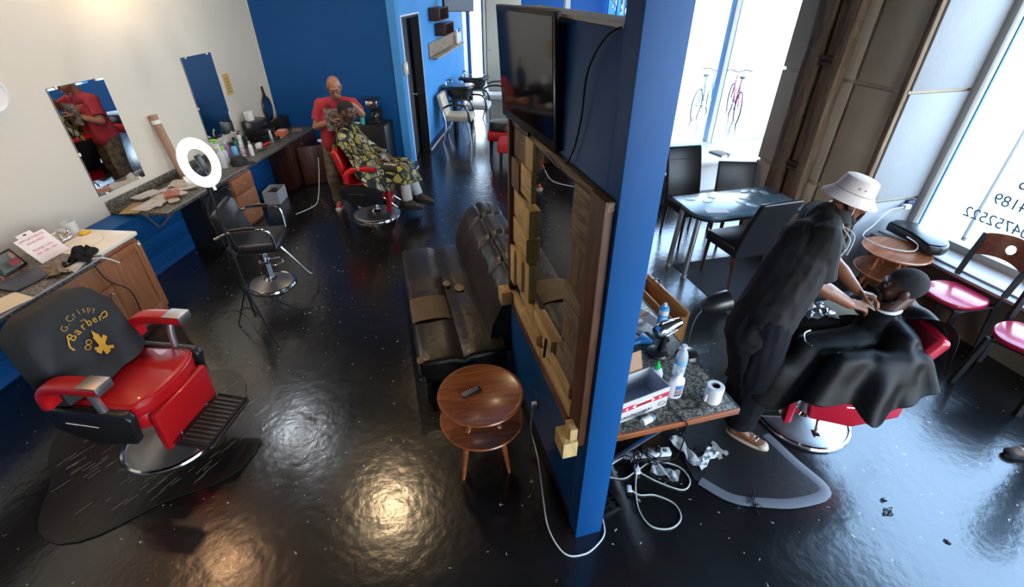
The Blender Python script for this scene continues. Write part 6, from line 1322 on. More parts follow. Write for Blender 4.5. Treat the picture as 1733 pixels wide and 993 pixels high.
def bowl(lab, x, y):
    t = thing('shampoo_bowl', lab, 'sink', L(x, y), LD)
    bm = B(); prism(bm, [(-0.30, -0.26), (0.22, -0.26), (0.30, -0.12), (0.24, 0), (0.30, 0.12), (0.22, 0.26), (-0.30, 0.26)], 0.86, 0.91, None, bev=0.015); lathe(bm, [(0.02, 0.62), (0.14, 0.64), (0.22, 0.74), (0.24, 0.87)], 28, None, 1.05, 0.95); obj('basin', bm, M_plastic, t)
    bm = B(); lathe(bm, [(0, 0.913), (0.2, 0.912)], 28, None, 1.05, 0.95); obj('basin_rim', bm, mat('wet_black', (0.006, 0.006, 0.007), 0.1), t)
    bm = B(); cyl(bm, (-0.1, 0, 0), (-0.1, 0, 0.64), 0.06, 0.05, 16); obj('pedestal', bm, M_black, t)
    bm = B(); tube(bm, smoothpts([(-0.24, -0.05, 0.91), (-0.24, -0.05, 1.0), (-0.16, -0.05, 1.01), (-0.12, -0.05, 0.97)], 5), 0.012, 8); obj('faucet', bm, M_chrome, t)
bowl('black shampoo bowl beside the tan armchair', 2.48, 10.25); bowl('black shampoo bowl farther down the light blue wall', 2.62, 11.3)
def red_bench(lab, x, y, rot):
    t = thing('red_stool', lab, 'stool', L(x, y), rot)
    bm = B(); box(bm, (0, 0, 0.40), (0.52, 0.52, 0.15), bev=0.035, seg=3); obj('seat', bm, M_redfab, t)
    for sx in (-1, 1):
        for sy in (-1, 1): bm = B(); tube(bm, [(sx * 0.2, sy * 0.2, 0.34), (sx * 0.215, sy * 0.215, 0)], [0.025, 0.016], 4); obj('leg', bm, M_black, t)
red_bench('farther red upholstered stool carrying the black cushion in the hall', 3.50, 8.75, LD + 4)
red_bench('nearer red upholstered stool beside the wood framed mirror', 3.74, 8.10, LD + 4)
t = thing('booster_cushion', 'black round booster cushion with grey top on the farther red stool', 'booster seat', L(3.52, 8.72, 0.476), LD)
bm = B(); lathe(bm, [(0, 0), (0.21, 0), (0.23, 0.02), (0.23, 0.12), (0.215, 0.14), (0, 0.14)], 32, None, 1.15, 0.9); obj('cushion', bm, M_bvinyl, t)
bm = B(); lathe(bm, [(0, 0.146), (0.19, 0.146), (0.2, 0.141)], 32, None, 1.15, 0.9); obj('cushion_top', bm, mat('grey_vinyl', (0.13, 0.12, 0.10), 0.5), t)
# white power cord from open cabinet door to floor
bm = B(); tube(bm, smoothpts([L(0.97, 7.0, 0.45), L(0.98, 6.9, 0.25), L(1.05, 6.6, 0.02), L(1.12, 6.3, 0.005), L(1.0, 6.0, 0.005)], 8), 0.0045, 6); tag(obj('white_floor_cord', bm, M_wplas), 'white cord hanging from the dark open cabinet door to the floor', 'cord')

# books on the ledge, adapter by window, phone cable
for k, (x, y, rz, w_, lb) in enumerate(((4.00, 4.60, 10, 0.16, 'tan book lying on the bay ledge, the left one'), (4.20, 4.56, -8, 0.24, 'wide pale book lying on the bay ledge, the right one'))):
    t = thing('book', lb, 'book', P(x, y, 0.472), PD + rz)
    bm = B(); box(bm, (0, 0, 0.018), (w_, 0.24, 0.028)); obj('pages', bm, M_paper, t)
    bm = B(); box(bm, (0, 0, 0.034), (w_ + 0.01, 0.25, 0.004), bev=0.001); box(bm, (0, 0, 0.002), (w_ + 0.01, 0.25, 0.004), bev=0.001); box(bm, (-w_ / 2 - 0.003, 0, 0.018), (0.004, 0.25, 0.036)); obj('cover', bm, M_foam if k == 0 else mat('pale_cover', (0.55, 0.5, 0.45), 0.6), t)
t = thing('black_bay_box', 'low black box under the bay ledge behind the leather chair', 'cabinet', P(2.65, 4.30, 0), PD)  # black box added to fill the dark area below the ledge
bm = B(); box(bm, (0, 0, 0.21), (1.0, 0.3, 0.42), bev=0.005); obj('body', bm, M_black, t); bm = B(); box(bm, (0, -0.155, 0.21), (0.96, 0.012, 0.38), bev=0.003); obj('door', bm, M_plastic, t)
t = thing('wall_charger', 'white charger plugged into the outlet on the pier beside the window frame', 'charger', P(4.08, 1.842, 0.80), PD)
bm = B(); box(bm, (0, 0, 0.02), (0.09, 0.035, 0.06), bev=0.006); obj('outlet_box', bm, mat('navy_outlet', (0.02, 0.03, 0.09), 0.4), t)
bm = B(); box(bm, (-0.06, -0.025, 0.0), (0.07, 0.05, 0.04), bev=0.006); obj('plug', bm, M_wplas, t)
bm = B(); tube(bm, smoothpts([(-0.10, -0.03, 0.0), (-0.25, -0.02, -0.03), (-0.40, -0.05, -0.14), (-0.60, -0.14, -0.185), (-0.62, -0.32, -0.19), (-0.52, -0.46, -0.19), (-0.42, -0.50, -0.185), (-0.36, -0.46, -0.15), (-0.38, -0.36, -0.12)], 8), 0.0045, 8); obj('cable', bm, M_wplas, t)
# bicycles outside
def bicycle(lab, loc, rot, mf):
    t = thing('bicycle', lab, 'bicycle', loc, rot)
    for x, n_ in ((-0.52, 'rear_wheel'), (0.52, 'front_wheel')):
        bm = B(); tube(bm, [(x + 0.33 * math.cos(2 * PI * k / 40), 0, 0.35 + 0.33 * math.sin(2 * PI * k / 40)) for k in range(40)], 0.016, 8, closed=True); wh = obj(n_, bm, M_ink, t)
        bm = B()
        for k in range(14): a = 2 * PI * k / 14; tube(bm, [(x, 0.0, 0.35), (x + 0.32 * math.cos(a), 0, 0.35 + 0.32 * math.sin(a))], 0.0015, 3)
        cyl(bm, (x, -0.04, 0.35), (x, 0.04, 0.35), 0.02); obj('spokes', bm, M_alum, wh)
    bm = B(); A, Bq, Cq, Dq, E_ = (-0.52, 0, 0.35), (-0.08, 0, 0.30), (-0.20, 0, 0.82), (0.36, 0, 0.80), (0.38, 0, 0.70)
    for a, b in ((A, Bq), (Bq, Cq), (A, Cq), (Cq, Dq), (Bq, E_)): tube(bm, [a, b], 0.016, 8)
    tube(bm, [(0.36, 0, 0.88), (0.52, 0, 0.35)], 0.015, 8); obj('frame_tubes', bm, mf, t)
    bm = B(); tube(bm, smoothpts([(0.30, -0.28, 0.98), (0.40, -0.15, 0.99), (0.36, 0, 0.95), (0.40, 0.15, 0.99), (0.30, 0.28, 0.98)], 5), 0.012, 8); obj('handlebar', bm, M_ink, t)
    bm = B(); ell(bm, (-0.24, 0, 0.93), (0.13, 0.06, 0.03)); tube(bm, [(-0.20, 0, 0.82), (-0.23, 0, 0.92)], 0.013, 8); obj('saddle', bm, M_ink, t)
    bm = B(); cyl(bm, (-0.08, -0.02, 0.30), (-0.08, 0.02, 0.30), 0.08, n=20); tube(bm, [(-0.08, -0.06, 0.30), (0.05, -0.08, 0.2)], 0.01, 6); tube(bm, [(-0.08, 0.06, 0.30), (-0.2, 0.08, 0.4)], 0.01, 6); obj('crank', bm, M_alum, t)
bicycle('bicycle parked outside the bay window, left of the window post', P(6.55, 8.75, -0.06), PD + 38, mat('steel_blue_frame', (0.10, 0.20, 0.28), 0.4))
bicycle('bicycle parked outside the bay window, right of the window post', P(7.05, 8.35, -0.06), PD + 62, mat('red_frame', (0.35, 0.06, 0.08), 0.4))

# ------------------------------------------------------------------ people
V3 = lambda *a: Vector(a)
def basis(f, u):
    f = Vector(f).normalized(); u = Vector(u); l = u.cross(f).normalized(); u = f.cross(l).normalized()
    return f, l, u
def omat(c, f, u):
    f, l, u = basis(f, u); c = Vector(c)
    return Matrix(((f.x, l.x, u.x, c.x), (f.y, l.y, u.y, c.y), (f.z, l.z, u.z, c.z), (0, 0, 0, 1)))
def ellM(bm, M, c, r, u=18, v=12):
    t = bmesh.new(); bmesh.ops.create_uvsphere(t, u_segments=u, v_segments=v, radius=1)
    bmesh.ops.scale(t, vec=r, verts=t.verts); bmesh.ops.translate(t, vec=c, verts=t.verts); bmesh.ops.transform(t, matrix=M, verts=t.verts); merge(bm, t)
def head(bm, M):
    E = lambda c, r: ellM(bm, M, c, r)
    K = lambda a, b, ra, rb=None: cap_(bm, M @ Vector(a), M @ Vector(b), ra, rb)
    E((-0.015, 0, 0.035), (0.098, 0.077, 0.088)); E((0.022, 0, -0.01), (0.070, 0.066, 0.085)); E((0.030, 0, -0.062), (0.050, 0.053, 0.045)); E((0.068, 0, -0.094), (0.022, 0.026, 0.020))
    K((0.088, 0, 0.020), (0.110, 0, -0.020), 0.009, 0.013); E((0.100, 0.012, -0.026), (0.011, 0.009, 0.008)); E((0.100, -0.012, -0.026), (0.011, 0.009, 0.008))
    K((0.078, -0.036, 0.034), (0.084, 0, 0.030), 0.012); K((0.078, 0.036, 0.034), (0.084, 0, 0.030), 0.012)
    for s in (-1, 1):
        E((0.060, s * 0.038, -0.018), (0.028, 0.026, 0.026)); E((-0.010, s * 0.080, -0.006), (0.024, 0.011, 0.034)); E((0.004, s * 0.076, -0.028), (0.012, 0.01, 0.012)); E((0.078, s * 0.030, 0.012), (0.013, 0.014, 0.010))
    K((0.088, -0.020, -0.050), (0.088, 0.020, -0.050), 0.010); K((0.096, -0.010, -0.049), (0.096, 0.010, -0.049), 0.007); K((0.086, -0.016, -0.064), (0.086, 0.016, -0.064), 0.010)
def hand(bm, w, d, nrm, side, curl=0.5, s=1.0):
    """w wrist, d pointing direction, nrm back-of-hand normal, side +1/-1 where the thumb lies"""
    d = Vector(d).normalized(); nrm = Vector(nrm); nrm = (nrm - d * nrm.dot(d)).normalized(); x = d.cross(nrm) * side; w = Vector(w)
    for k, o in enumerate((-0.030, -0.011, 0.009, 0.027)):
        o2 = -o
        base = w + d * 0.012 * s + x * o2 * 0.55 * s; kn = w + d * (0.082 - 0.004 * abs(k - 1)) * s + x * o2 * s
        cap_(bm, base, kn, 0.0125 * s, 0.0105 * s)
        L3 = ((0.040, 0.024, 0.018), (0.044, 0.027, 0.019), (0.040, 0.025, 0.018), (0.032, 0.019, 0.016))[3 - k if False else k]
        p = kn; ang = 0.0; dd = (d + x * o2 * 2.2).normalized(); r = 0.0092
        for i, ln in enumerate(L3):
            ang += curl * (0.55, 0.8, 0.5)[i]
            v = dd * math.cos(ang) - nrm * math.sin(ang); q = p + v * ln * s; cap_(bm, p, q, r * s, (r - 0.0008) * s, n=10); p = q; r -= 0.0009
    a = w + d * 0.022 * s + x * 0.018 * s; b_ = a + (d * 0.6 + x * 0.75 - nrm * 0.35).normalized() * 0.038 * s; c_ = b_ + (d * 0.85 + x * 0.3 - nrm * 0.45).normalized() * 0.030 * s; e_ = c_ + (d * 0.95 - x * 0.05 - nrm * 0.4).normalized() * 0.024 * s
    cap_(bm, a, b_, 0.016 * s, 0.012 * s); cap_(bm, b_, c_, 0.0115 * s, 0.0105 * s); cap_(bm, c_, e_, 0.0105 * s, 0.009 * s)
def body(J, hands=True):
    bm = B(); M = J['head']
    head(bm, M)
    nb = Vector(J['neck']); cap_(bm, nb, M @ Vector((-0.030, 0, -0.05)), 0.062, 0.056)
    pel, ch = Vector(J['pel']), Vector(J['chest'])
    for s in 'RL':
        sh, el, wr = (Vector(J[k + s]) for k in ('sh', 'el', 'wr'))
        cap_(bm, nb - Vector((0, 0, 0.02)), sh, 0.058, 0.055); cap_(bm, ch + (sh - nb) * 0.45, sh, 0.095, 0.06); cap_(bm, sh, el, 0.052, 0.040)
        m = el.lerp(wr, 0.3); cap_(bm, el, m, 0.043, 0.046); cap_(bm, m, wr, 0.046, 0.029)
        if hands: hand(bm, wr, J['hd' + s], J['hn' + s], J.get('ht' + s, 1 if s == 'R' else -1), J.get('curl', 0.55))
        hp, kn, an = (Vector(J[k + s]) for k in ('hp', 'kn', 'an'))
        cap_(bm, pel, hp, 0.11, 0.10); cap_(bm, hp, kn, 0.085, 0.058); m = kn.lerp(an, 0.35); cap_(bm, kn, m, 0.056, 0.056); cap_(bm, m, an, 0.056, 0.036)
        to = Vector(J['to' + s]); cap_(bm, an, to, 0.036, 0.028)
        cap_(bm, ch + (sh - nb) * 0.4, pel + (hp - pel) * 0.6, 0.115, 0.11)
    cap_(bm, ch, pel, 0.12, 0.12)
    return fuse(bm, 0.0052, 2)
def shirt(J, sleeve=0.9, r=0.014, low=0.0, extra=(), wr=0.004, pelr=0.14):
    bm = B(); nb, ch, pel = Vector(J['neck']), Vector(J['chest']), Vector(J['pel'])
    cap_(bm, nb + Vector((0, 0, -0.015)), nb - (nb - ch) * 0.3, 0.062 + r, 0.09)
    for s in 'RL':
        sh, el, hp = Vector(J['sh' + s]), Vector(J['el' + s]), Vector(J['hp' + s])
        cap_(bm, nb - Vector((0, 0, 0.02)), sh, 0.060 + r, 0.058 + r); cap_(bm, ch + (sh - nb) * 0.45, sh, 0.098 + r, 0.064 + r)
        e = sh.lerp(el, sleeve); cyl_ = (e - sh); tube(bm, [sh, sh.lerp(el, sleeve * .5), e], [0.062 + r, 0.060 + r, 0.060 + r], 16)
        cap_(bm, ch + (sh - nb) * 0.42, pel + (hp - pel) * 0.7, 0.118 + r, pelr)
        for a, b_, ra, rb in extra: pass
    for a, b_, ra, rb in extra: cap_(bm, a, b_, ra, rb)
    return fuse(bm, 0.009, 2, wr, 7)
def trousers(J, r=0.02, wr=0.004, end=0.97):
    bm = B(); pel = Vector(J['pel'])
    for s in 'RL':
        hp, kn, an = (Vector(J[k + s]) for k in ('hp', 'kn', 'an'))
        cap_(bm, pel, hp, 0.115 + r * .5, 0.105 + r * .5); cap_(bm, hp, kn, 0.09 + r, 0.064 + r); tube(bm, [kn, kn.lerp(an, .5), kn.lerp(an, end)], [0.064 + r, 0.056 + r, 0.050 + r], 16)
    return fuse(bm, 0.009, 2, wr, 8)
def person(name, label, loc):
    t = thing(name, label, 'person', loc, 0); return t, T(-loc[0], -loc[1], -loc[2] if len(loc) > 2 else 0)
def eyes(M, t, Mo):
    for s in (-1, 1):
        bm = B(); ellM(bm, M, (0.0835, s * 0.030, 0.012), (0.009, 0.012, 0.006), 12, 8); e = obj('eye', bm, mat('eye_white', (0.5, 0.47, 0.43), 0.3), t, Mo)
        bm = B(); ellM(bm, M, (0.0905, s * 0.030, 0.010), (0.004, 0.0055, 0.005), 10, 6); obj('iris', bm, M_ink, e, None)
def hair_cap(M, grow=0.006, front=0.065, beard=False):
    bm = B(); ellM(bm, M, (-0.017, 0, 0.037), (0.098 + grow, 0.077 + grow, 0.088 + grow), 48, 32)
    # keep only the part above the hairline and behind the ears
    Mi = M.inverted(); rm = []
    for v in bm.verts:
        p = Mi @ v.co
        lim = 0.066 if p.x > 0.035 else (-0.035 if p.x < -0.02 else 0.01 + (p.x + 0.02) * 0.85)
        if p.z < lim: rm.append(v)
        v.co += 0.0015 * noise.noise_vector(v.co * 120)
    bmesh.ops.delete(bm, geom=rm, context='VERTS')
    bmesh.ops.solidify(bm, geom=bm.faces[:], thickness=0.004)
    return bm
def beard(M):
    bm = B()
    for a, b_, ra, rb in (((0.005, 0.070, -0.035), (0.030, 0.060, -0.075), 0.010, 0.016), ((0.030, 0.058, -0.075), (0.066, 0.025, -0.104), 0.016, 0.017), ((0.005, -0.070, -0.035), (0.030, -0.060, -0.075), 0.010, 0.016), ((0.030, -0.058, -0.075), (0.066, -0.025, -0.104), 0.016, 0.017), ((0.066, 0.025, -0.102), (0.066, -0.025, -0.102), 0.020, 0.020), ((0.092, -0.024, -0.038), (0.092, 0.024, -0.038), 0.0065, 0.0065), ((0.090, 0.026, -0.040), (0.078, 0.028, -0.085), 0.007, 0.011), ((0.090, -0.026, -0.040), (0.078, -0.028, -0.085), 0.007, 0.011)):
        cap_(bm, M @ Vector(a), M @ Vector(b_), ra, rb)
    return fuse(bm, 0.005, 1)
def shoe(toe, heel, m, ms, t, Mo, laces=True, z=0.0):
    heel = Vector(heel); toe = Vector(toe); d = (toe - heel); d.z = 0; f = d.normalized(); Ms = omat(heel, f, (0, 0, 1)); Ln = d.length
    bm = B(); pts = []
    for k in range(28):
        a = 2 * PI * k / 28; x = Ln / 2 + (Ln / 2) * math.cos(a); y = math.sin(a) * (0.036 + 0.012 * (x / Ln)); pts.append((x, y))
    prism(bm, pts, 0, 0.026, Ms, bev=0.005); sole = obj('sole', bm, ms, t, Mo)
    bm = B(); cap_(bm, Ms @ V3(0.045, 0, 0.06), Ms @ V3(0.05, 0, 0.095), 0.043, 0.040); cap_(bm, Ms @ V3(0.045, 0, 0.055), Ms @ V3(Ln * .55, 0, 0.048), 0.040, 0.038); cap_(bm, Ms @ V3(Ln * .5, 0, 0.045), Ms @ V3(Ln - 0.055, 0, 0.030), 0.038, 0.032)
    up = obj('shoe_upper', fuse(bm, 0.006, 2), m, t, Mo)
    bm = B(); ell(bm, Ms @ V3(Ln - 0.045, 0, 0.026), (0.040, 0.040, 0.026)); obj('toe_cap', bm, ms, t, Mo)
    if laces:
        bm = B()
        for k in range(4):
            x = Ln * 0.42 + k * 0.024; z = 0.088 - k * 0.006; tube(bm, [Ms @ V3(x, -0.026, z - 0.010), Ms @ V3(x + 0.012, 0, z + 0.002), Ms @ V3(x, 0.026, z - 0.010)], 0.004, 6)
        obj('laces', bm, M_wplas, up, None)
def cape(neck, rn, sup, arc, th0, name, label, m, fold=0.02, nf=9, thn=72, steps=44, slope=3.2, seed=0, bunch=0.0, cat='cape'):
    """cloth draped from a neck ring over supports; arc(angle) is how far it reaches; returns a mesh draped in world space"""
    samples = []
    for a, b_, ra, rb in sup:
        a, b_ = Vector(a), Vector(b_)
        for k in range(13):
            tt = k / 12; samples.append((a.lerp(b_, tt), ra + (rb - ra) * tt))
    def S(x, y):
        z = -1e9
        for p, r in samples:
            d2 = (p.x - x) ** 2 + (p.y - y) ** 2
            if d2 < r * r: z = max(z, p.z + math.sqrt(r * r - d2))
        return z
    bm = B(); uvs = {}; rows = []
    for i in range(thn):
        a = 2 * PI * i / thn; L_ = arc(a - th0); ds = L_ / steps; x, y, z = neck[0] + rn * math.cos(a), neck[1] + rn * math.sin(a), neck[2]; col = []; hang = 0.0; r = rn
        for j in range(steps + 1):
            col.append([x, y, z, hang, j * ds]); 
            # try to step outwards as far as the cloth length allows
            best = None
            for q in range(1, 9):
                dr = ds * q / 8; zz = max(S(neck[0] + (r + dr) * math.cos(a), neck[1] + (r + dr) * math.sin(a)), z - slope * dr)
                ln = math.hypot(dr, zz - z)
                if ln <= ds * 1.02: best = (dr, zz)
            if best is None: best = (ds * 0.06, z - ds * 0.998) if S(neck[0] + (r + ds * .12) * math.cos(a), neck[1] + (r + ds * .12) * math.sin(a)) < z else (ds * 0.3, z + ds * 0.95)
            dr, zz = best
            hang = hang * 0.97 + (1.0 if (z - zz) > dr * 1.6 else 0.0) * ds * 2.5
            r += dr; z = max(zz, 0.02); x, y = neck[0] + r * math.cos(a), neck[1] + r * math.sin(a)
        rows.append(col)
    # smooth across angle and length
    for it in range(3):
        nr = [[c[:] for c in col] for col in rows]
        for i in range(thn):
            for j in range(1, steps + 1):
                for c in range(4):
                    up = rows[i][j - 1][c]; dn = rows[i][min(j + 1, steps)][c]
                    nr[i][j][c] = 0.4 * rows[i][j][c] + 0.15 * (rows[i - 1][j][c] + rows[(i + 1) % thn][j][c]) + 0.15 * (up + dn)
        rows = nr
    uvl = bm.loops.layers.uv.new('UVMap'); G_ = []
    for i in range(thn):
        a = 2 * PI * i / thn; cl = []
        for j in range(steps + 1):
            x, y, z, h, s_ = rows[i][j]; w_ = min(1, h * 2.2)
            f = fold * w_ * (math.sin(nf * a + seed + 2.0 * noise.noise(Vector((a * 1.3, s_ * 2, seed)))) + 0.6 * math.sin(nf * 1.9 * a + 1.3 + seed)) + 0.006 * noise.noise(Vector((x * 9, y * 9, z * 9)))
            cl.append(bm.verts.new((x + f * math.cos(a), y + f * math.sin(a), z + 0.006 * noise.noise(Vector((x * 11, y * 11, seed))))))
        G_.append(cl)
    for i in range(thn):
        i2 = (i + 1) % thn
        for j in range(steps):
            f_ = bm.faces.new((G_[i][j], G_[i][j + 1], G_[i2][j + 1], G_[i2][j]))
            for lp in f_.loops:
                ii = i if lp.vert in (G_[i][j], G_[i][j + 1]) else i + 1; jj = j if lp.vert in (G_[i][j], G_[i2][j]) else j + 1
                s_ = rows[ii % thn][jj][4] + rn; aa = 2 * PI * ii / thn; lp[uvl].uv = (s_ * math.cos(aa), s_ * math.sin(aa))
    bmesh.ops.solidify(bm, geom=bm.faces[:], thickness=0.003)
    return bm

# --- the standing barber in red (behind the far chair)
J = dict(neck=(-2.150, 6.17, 1.385), pel=(-2.235, 6.17, 0.88), chest=(-2.175, 6.165, 1.20), shR=(-2.345, 6.15, 1.335), shL=(-1.975, 6.20, 1.335), elR=(-2.43, 6.07, 1.095), elL=(-1.845, 6.10, 1.235),
         wrR=(-2.175, 5.99, 1.18), wrL=(-1.90, 5.975, 1.375), hdR=(0.95, -0.30, 0.45), hdL=(-0.35, -0.9, -0.15), hnR=(-0.3, 0.1, 0.9), hnL=(0.2, 0, 1), hpR=(-2.32, 6.17, 0.86), hpL=(-2.15, 6.18, 0.86),
         knR=(-2.36, 6.13, 0.47), knL=(-2.13, 6.20, 0.47), anR=(-2.37, 6.17, 0.09), anL=(-2.12, 6.26, 0.09), toR=(-2.35, 6.04, 0.04), toL=(-2.08, 6.13, 0.04), curl=0.6, htR=1, htL=-1)
J['head'] = omat((-2.118, 6.085, 1.545), (0.30, -0.92, -0.45), (0.1, -0.35, 1.0))
t, Mo = person('person', 'bald person in a coral red t-shirt and glasses standing behind the patterned cape client', (-2.25, 6.17, 0))
obj('body', body(J), M_skinA, t, Mo, sharp=180); eyes(J['head'], t, Mo)
obj('t_shirt', shirt(J, 0.72, 0.013, wr=0.005), M_tee, t, Mo, sharp=180)
obj('trousers', trousers(J, 0.022, 0.006), M_khaki, t, Mo, sharp=180)
bm = B(); Mh = J['head']
for s in (-1, 1):
    tube(bm, [Mh @ V3(0.103 - 0.010 * abs(math.cos(a)), s * 0.033 + 0.024 * math.cos(a), 0.010 + 0.017 * math.sin(a)) for a in [2 * PI * k / 20 for k in range(20)]], 0.0028, 6, closed=True); tube(bm, [Mh @ V3(0.095, s * 0.058, 0.014), Mh @ V3(0.0, s * 0.088, 0.012)], 0.0028, 6)
tube(bm, [Mh @ V3(0.105, -0.010, 0.012), Mh @ V3(0.105, 0.010, 0.012)], 0.0028, 6); obj('glasses', bm, M_ink, t, Mo)
bm = B(); cap_(bm, Mh @ V3(0.075, -0.02, -0.100), Mh @ V3(0.075, 0.02, -0.100), 0.017); obj('beard', bm, mat('grey_beard', (0.08, 0.06, 0.05), 0.9), t, Mo)
# printed panel on the chest, wrapped on the shirt front
bm = B(); cc = V3(-2.135, 6.0, 1.20); fx = V3(0.97, 0.13, 0).normalized()
def pr_(u, v):
    x = (u - .5) * 0.25; z = (v - .5) * 0.27; n_ = V3(0.13, -0.97, 0)
    return cc + fx * x + V3(0, 0, z) + n_ * (0.040 - 1.6 * x * x + 0.02 * (v - .5))
sheet(bm, pr_, 12, 12, 0.004); pn = obj('shirt_print', bm, mat('grey_print', (0.62, 0.57, 0.54), 0.85, col2=(0.22, 0.18, 0.17), scale=22), t, Mo)
bm = B(); n_ = V3(0.13, -0.97, 0)
tube(bm, [pr_(.5 + .33 * math.cos(a), .55 + .33 * math.sin(a)) + n_ * 0.006 for a in [2 * PI * k / 24 for k in range(24)]], 0.003, 5, closed=True); tube(bm, [pr_(.3, .3) + n_ * 0.006, pr_(.5, .8) + n_ * 0.006, pr_(.7, .3) + n_ * 0.006], 0.003, 5); obj('print_mark', bm, M_ink, pn, None)
for s in 'RL': shoe(V3(*J['to' + s]) + V3(0.01 if s == 'R' else 0.02, -0.07, -0.04), V3(*J['an' + s]) + V3(0, 0.05, -0.09), M_redsock, mat('red_white_sole', (0.5, 0.45, 0.42), 0.5), t, Mo, laces=False)

# --- seated client in the patterned cape
J = dict(neck=(-1.985, 5.87, 1.145), pel=(-1.86, 5.87, 0.64), chest=(-1.945, 5.87, 0.96), shR=(-1.975, 5.685, 1.075), shL=(-1.975, 6.055, 1.075), elR=(-1.86, 5.62, 0.83), elL=(-1.86, 6.12, 0.83),
         wrR=(-1.66, 5.74, 0.79), wrL=(-1.66, 6.0, 0.79), hdR=(0.9, 0.4, -0.1), hdL=(0.9, -0.4, -0.1), hnR=(0, 0, 1), hnL=(0, 0, 1), hpR=(-1.85, 5.78, 0.62), hpL=(-1.85, 5.96, 0.62),
         knR=(-1.36, 5.74, 0.63), knL=(-1.35, 5.96, 0.64), anR=(-1.32, 5.70, 0.27), anL=(-1.22, 5.88, 0.28), toR=(-1.20, 5.68, 0.22), toL=(-1.09, 5.86, 0.23), curl=0.4)
J['head'] = omat((-1.945, 5.865, 1.310), (0.93, -0.25, -0.22), (0.18, 0.02, 1.0))
t, Mo = person('person', 'person seated in the far red chair under a black and yellow patterned cape', (-1.85, 5.87, 0))
obj('body', body(J), M_skinC, t, Mo, sharp=180); eyes(J['head'], t, Mo)
obj('hair', hair_cap(J['head']), M_hair, t, Mo); obj('beard', beard(J['head']), M_hair, t, Mo, sharp=180)
obj('trousers', trousers(J, 0.012, 0.004), M_cuff, t, Mo, sharp=180)
for s in 'RL': shoe(V3(*J['to' + s]) + V3(0.08, -0.01, -0.05), V3(*J['an' + s]) + V3(-0.07, 0.0, -0.10), mat('dark_olive_shoe', (0.035, 0.03, 0.02), 0.5), mat('dark_sole', (0.02, 0.02, 0.018), 0.6), t, Mo, laces=True)
g = {k: Vector(v) for k, v in J.items() if isinstance(v, tuple)}
sup = [(g['shR'], g['shL'], 0.085, 0.085), (g['shR'], g['elR'], 0.075, 0.07), (g['shL'], g['elL'], 0.075, 0.07), (g['elR'], g['wrR'], 0.07, 0.06), (g['elL'], g['wrL'], 0.07, 0.06), (g['wrR'], g['wrL'], 0.07, 0.07), (g['chest'], g['pel'], 0.16, 0.17), (g['hpR'], g['knR'], 0.13, 0.11), (g['hpL'], g['knL'], 0.13, 0.11), (g['knR'], g['knL'], 0.10, 0.10), (g['neck'], g['chest'], 0.09, 0.15), (g['knR'], g['anR'], 0.10, 0.09), (g['knL'], g['anL'], 0.10, 0.09)]
def arcB(a):
    c = math.cos(a); f = max(0, c); side = -math.sin(a)
    return 0.46 + 0.98 * f ** 1.1 + 0.04 * math.sin(a * 5) + 0.10 * max(0, -side)
cp = obj('patterned_cape', cape((-1.985, 5.87, 1.165), 0.062, sup, arcB, -0.05, '', '', None, fold=0.022, nf=7, thn=96, steps=52, slope=2.6, seed=1), M_print, t, Mo, sharp=180)

# --- seated client under the black cape (right)
J = dict(neck=(2.235, 2.335, 0.935), pel=(2.13, 2.36, 0.66), chest=(2.205, 2.335, 0.82), shL=(2.245, 2.145, 0.865), shR=(2.265, 2.525, 0.865), elL=(2.10, 2.06, 0.72), elR=(2.12, 2.64, 0.72),
         wrL=(1.92, 2.20, 0.74), wrR=(1.93, 2.50, 0.74), hdL=(-0.9, 0.4, 0), hdR=(-0.9, -0.4, 0), hnR=(0, 0, 1), hnL=(0, 0, 1), hpR=(2.10, 2.45, 0.64), hpL=(2.10, 2.27, 0.64),
         knR=(1.74, 2.56, 0.67), knL=(1.72, 2.34, 0.67), anR=(1.66, 2.58, 0.30), anL=(1.64, 2.40, 0.30), toR=(1.58, 2.58, 0.25), toL=(1.56, 2.41, 0.25), curl=0.4)
J['head'] = omat((2.285, 2.355, 1.095), (-0.86, 0.48, -0.02), (-0.05, 0, 1.0))
t, Mo = person('person', 'person with short black hair seated in the right red chair under a plain black cape', (2.15, 2.35, 0))
obj('body', body(J), M_skinC, t, Mo, sharp=180); eyes(J['head'], t, Mo)
obj('hair', hair_cap(J['head'], 0.005), M_hair, t, Mo); obj('beard', beard(J['head']), M_hair, t, Mo, sharp=180)
obj('trousers', trousers(J, 0.012), M_navy, t, Mo, sharp=180)
for s in 'RL': shoe(V3(*J['to' + s]) + V3(-0.03, 0, -0.05), V3(*J['an' + s]) + V3(0.07, 0.0, -0.10), M_matte, M_matte, t, Mo, laces=False)
bm = B(); tube(bm, [(2.235 + 0.072 * math.cos(a), 2.335 + 0.066 * math.sin(a), 0.972 + 0.01 * math.cos(a)) for a in [2 * PI * k / 24 for k in range(24)]], 0.012, 8, closed=True); obj('neck_strip', bm, M_paper, t, Mo)
bm = B(); sheet(bm, lambda u, v: (2.155 - 0.08 * u, 2.30 + 0.05 * v, 0.965 + 0.045 * u + 0.02 * v), 4, 4, 0.003); obj('folded_strip', bm, mat('cream_paper', (0.72, 0.66, 0.52)), t, Mo)
g = {k: Vector(v) for k, v in J.items() if isinstance(v, tuple)}
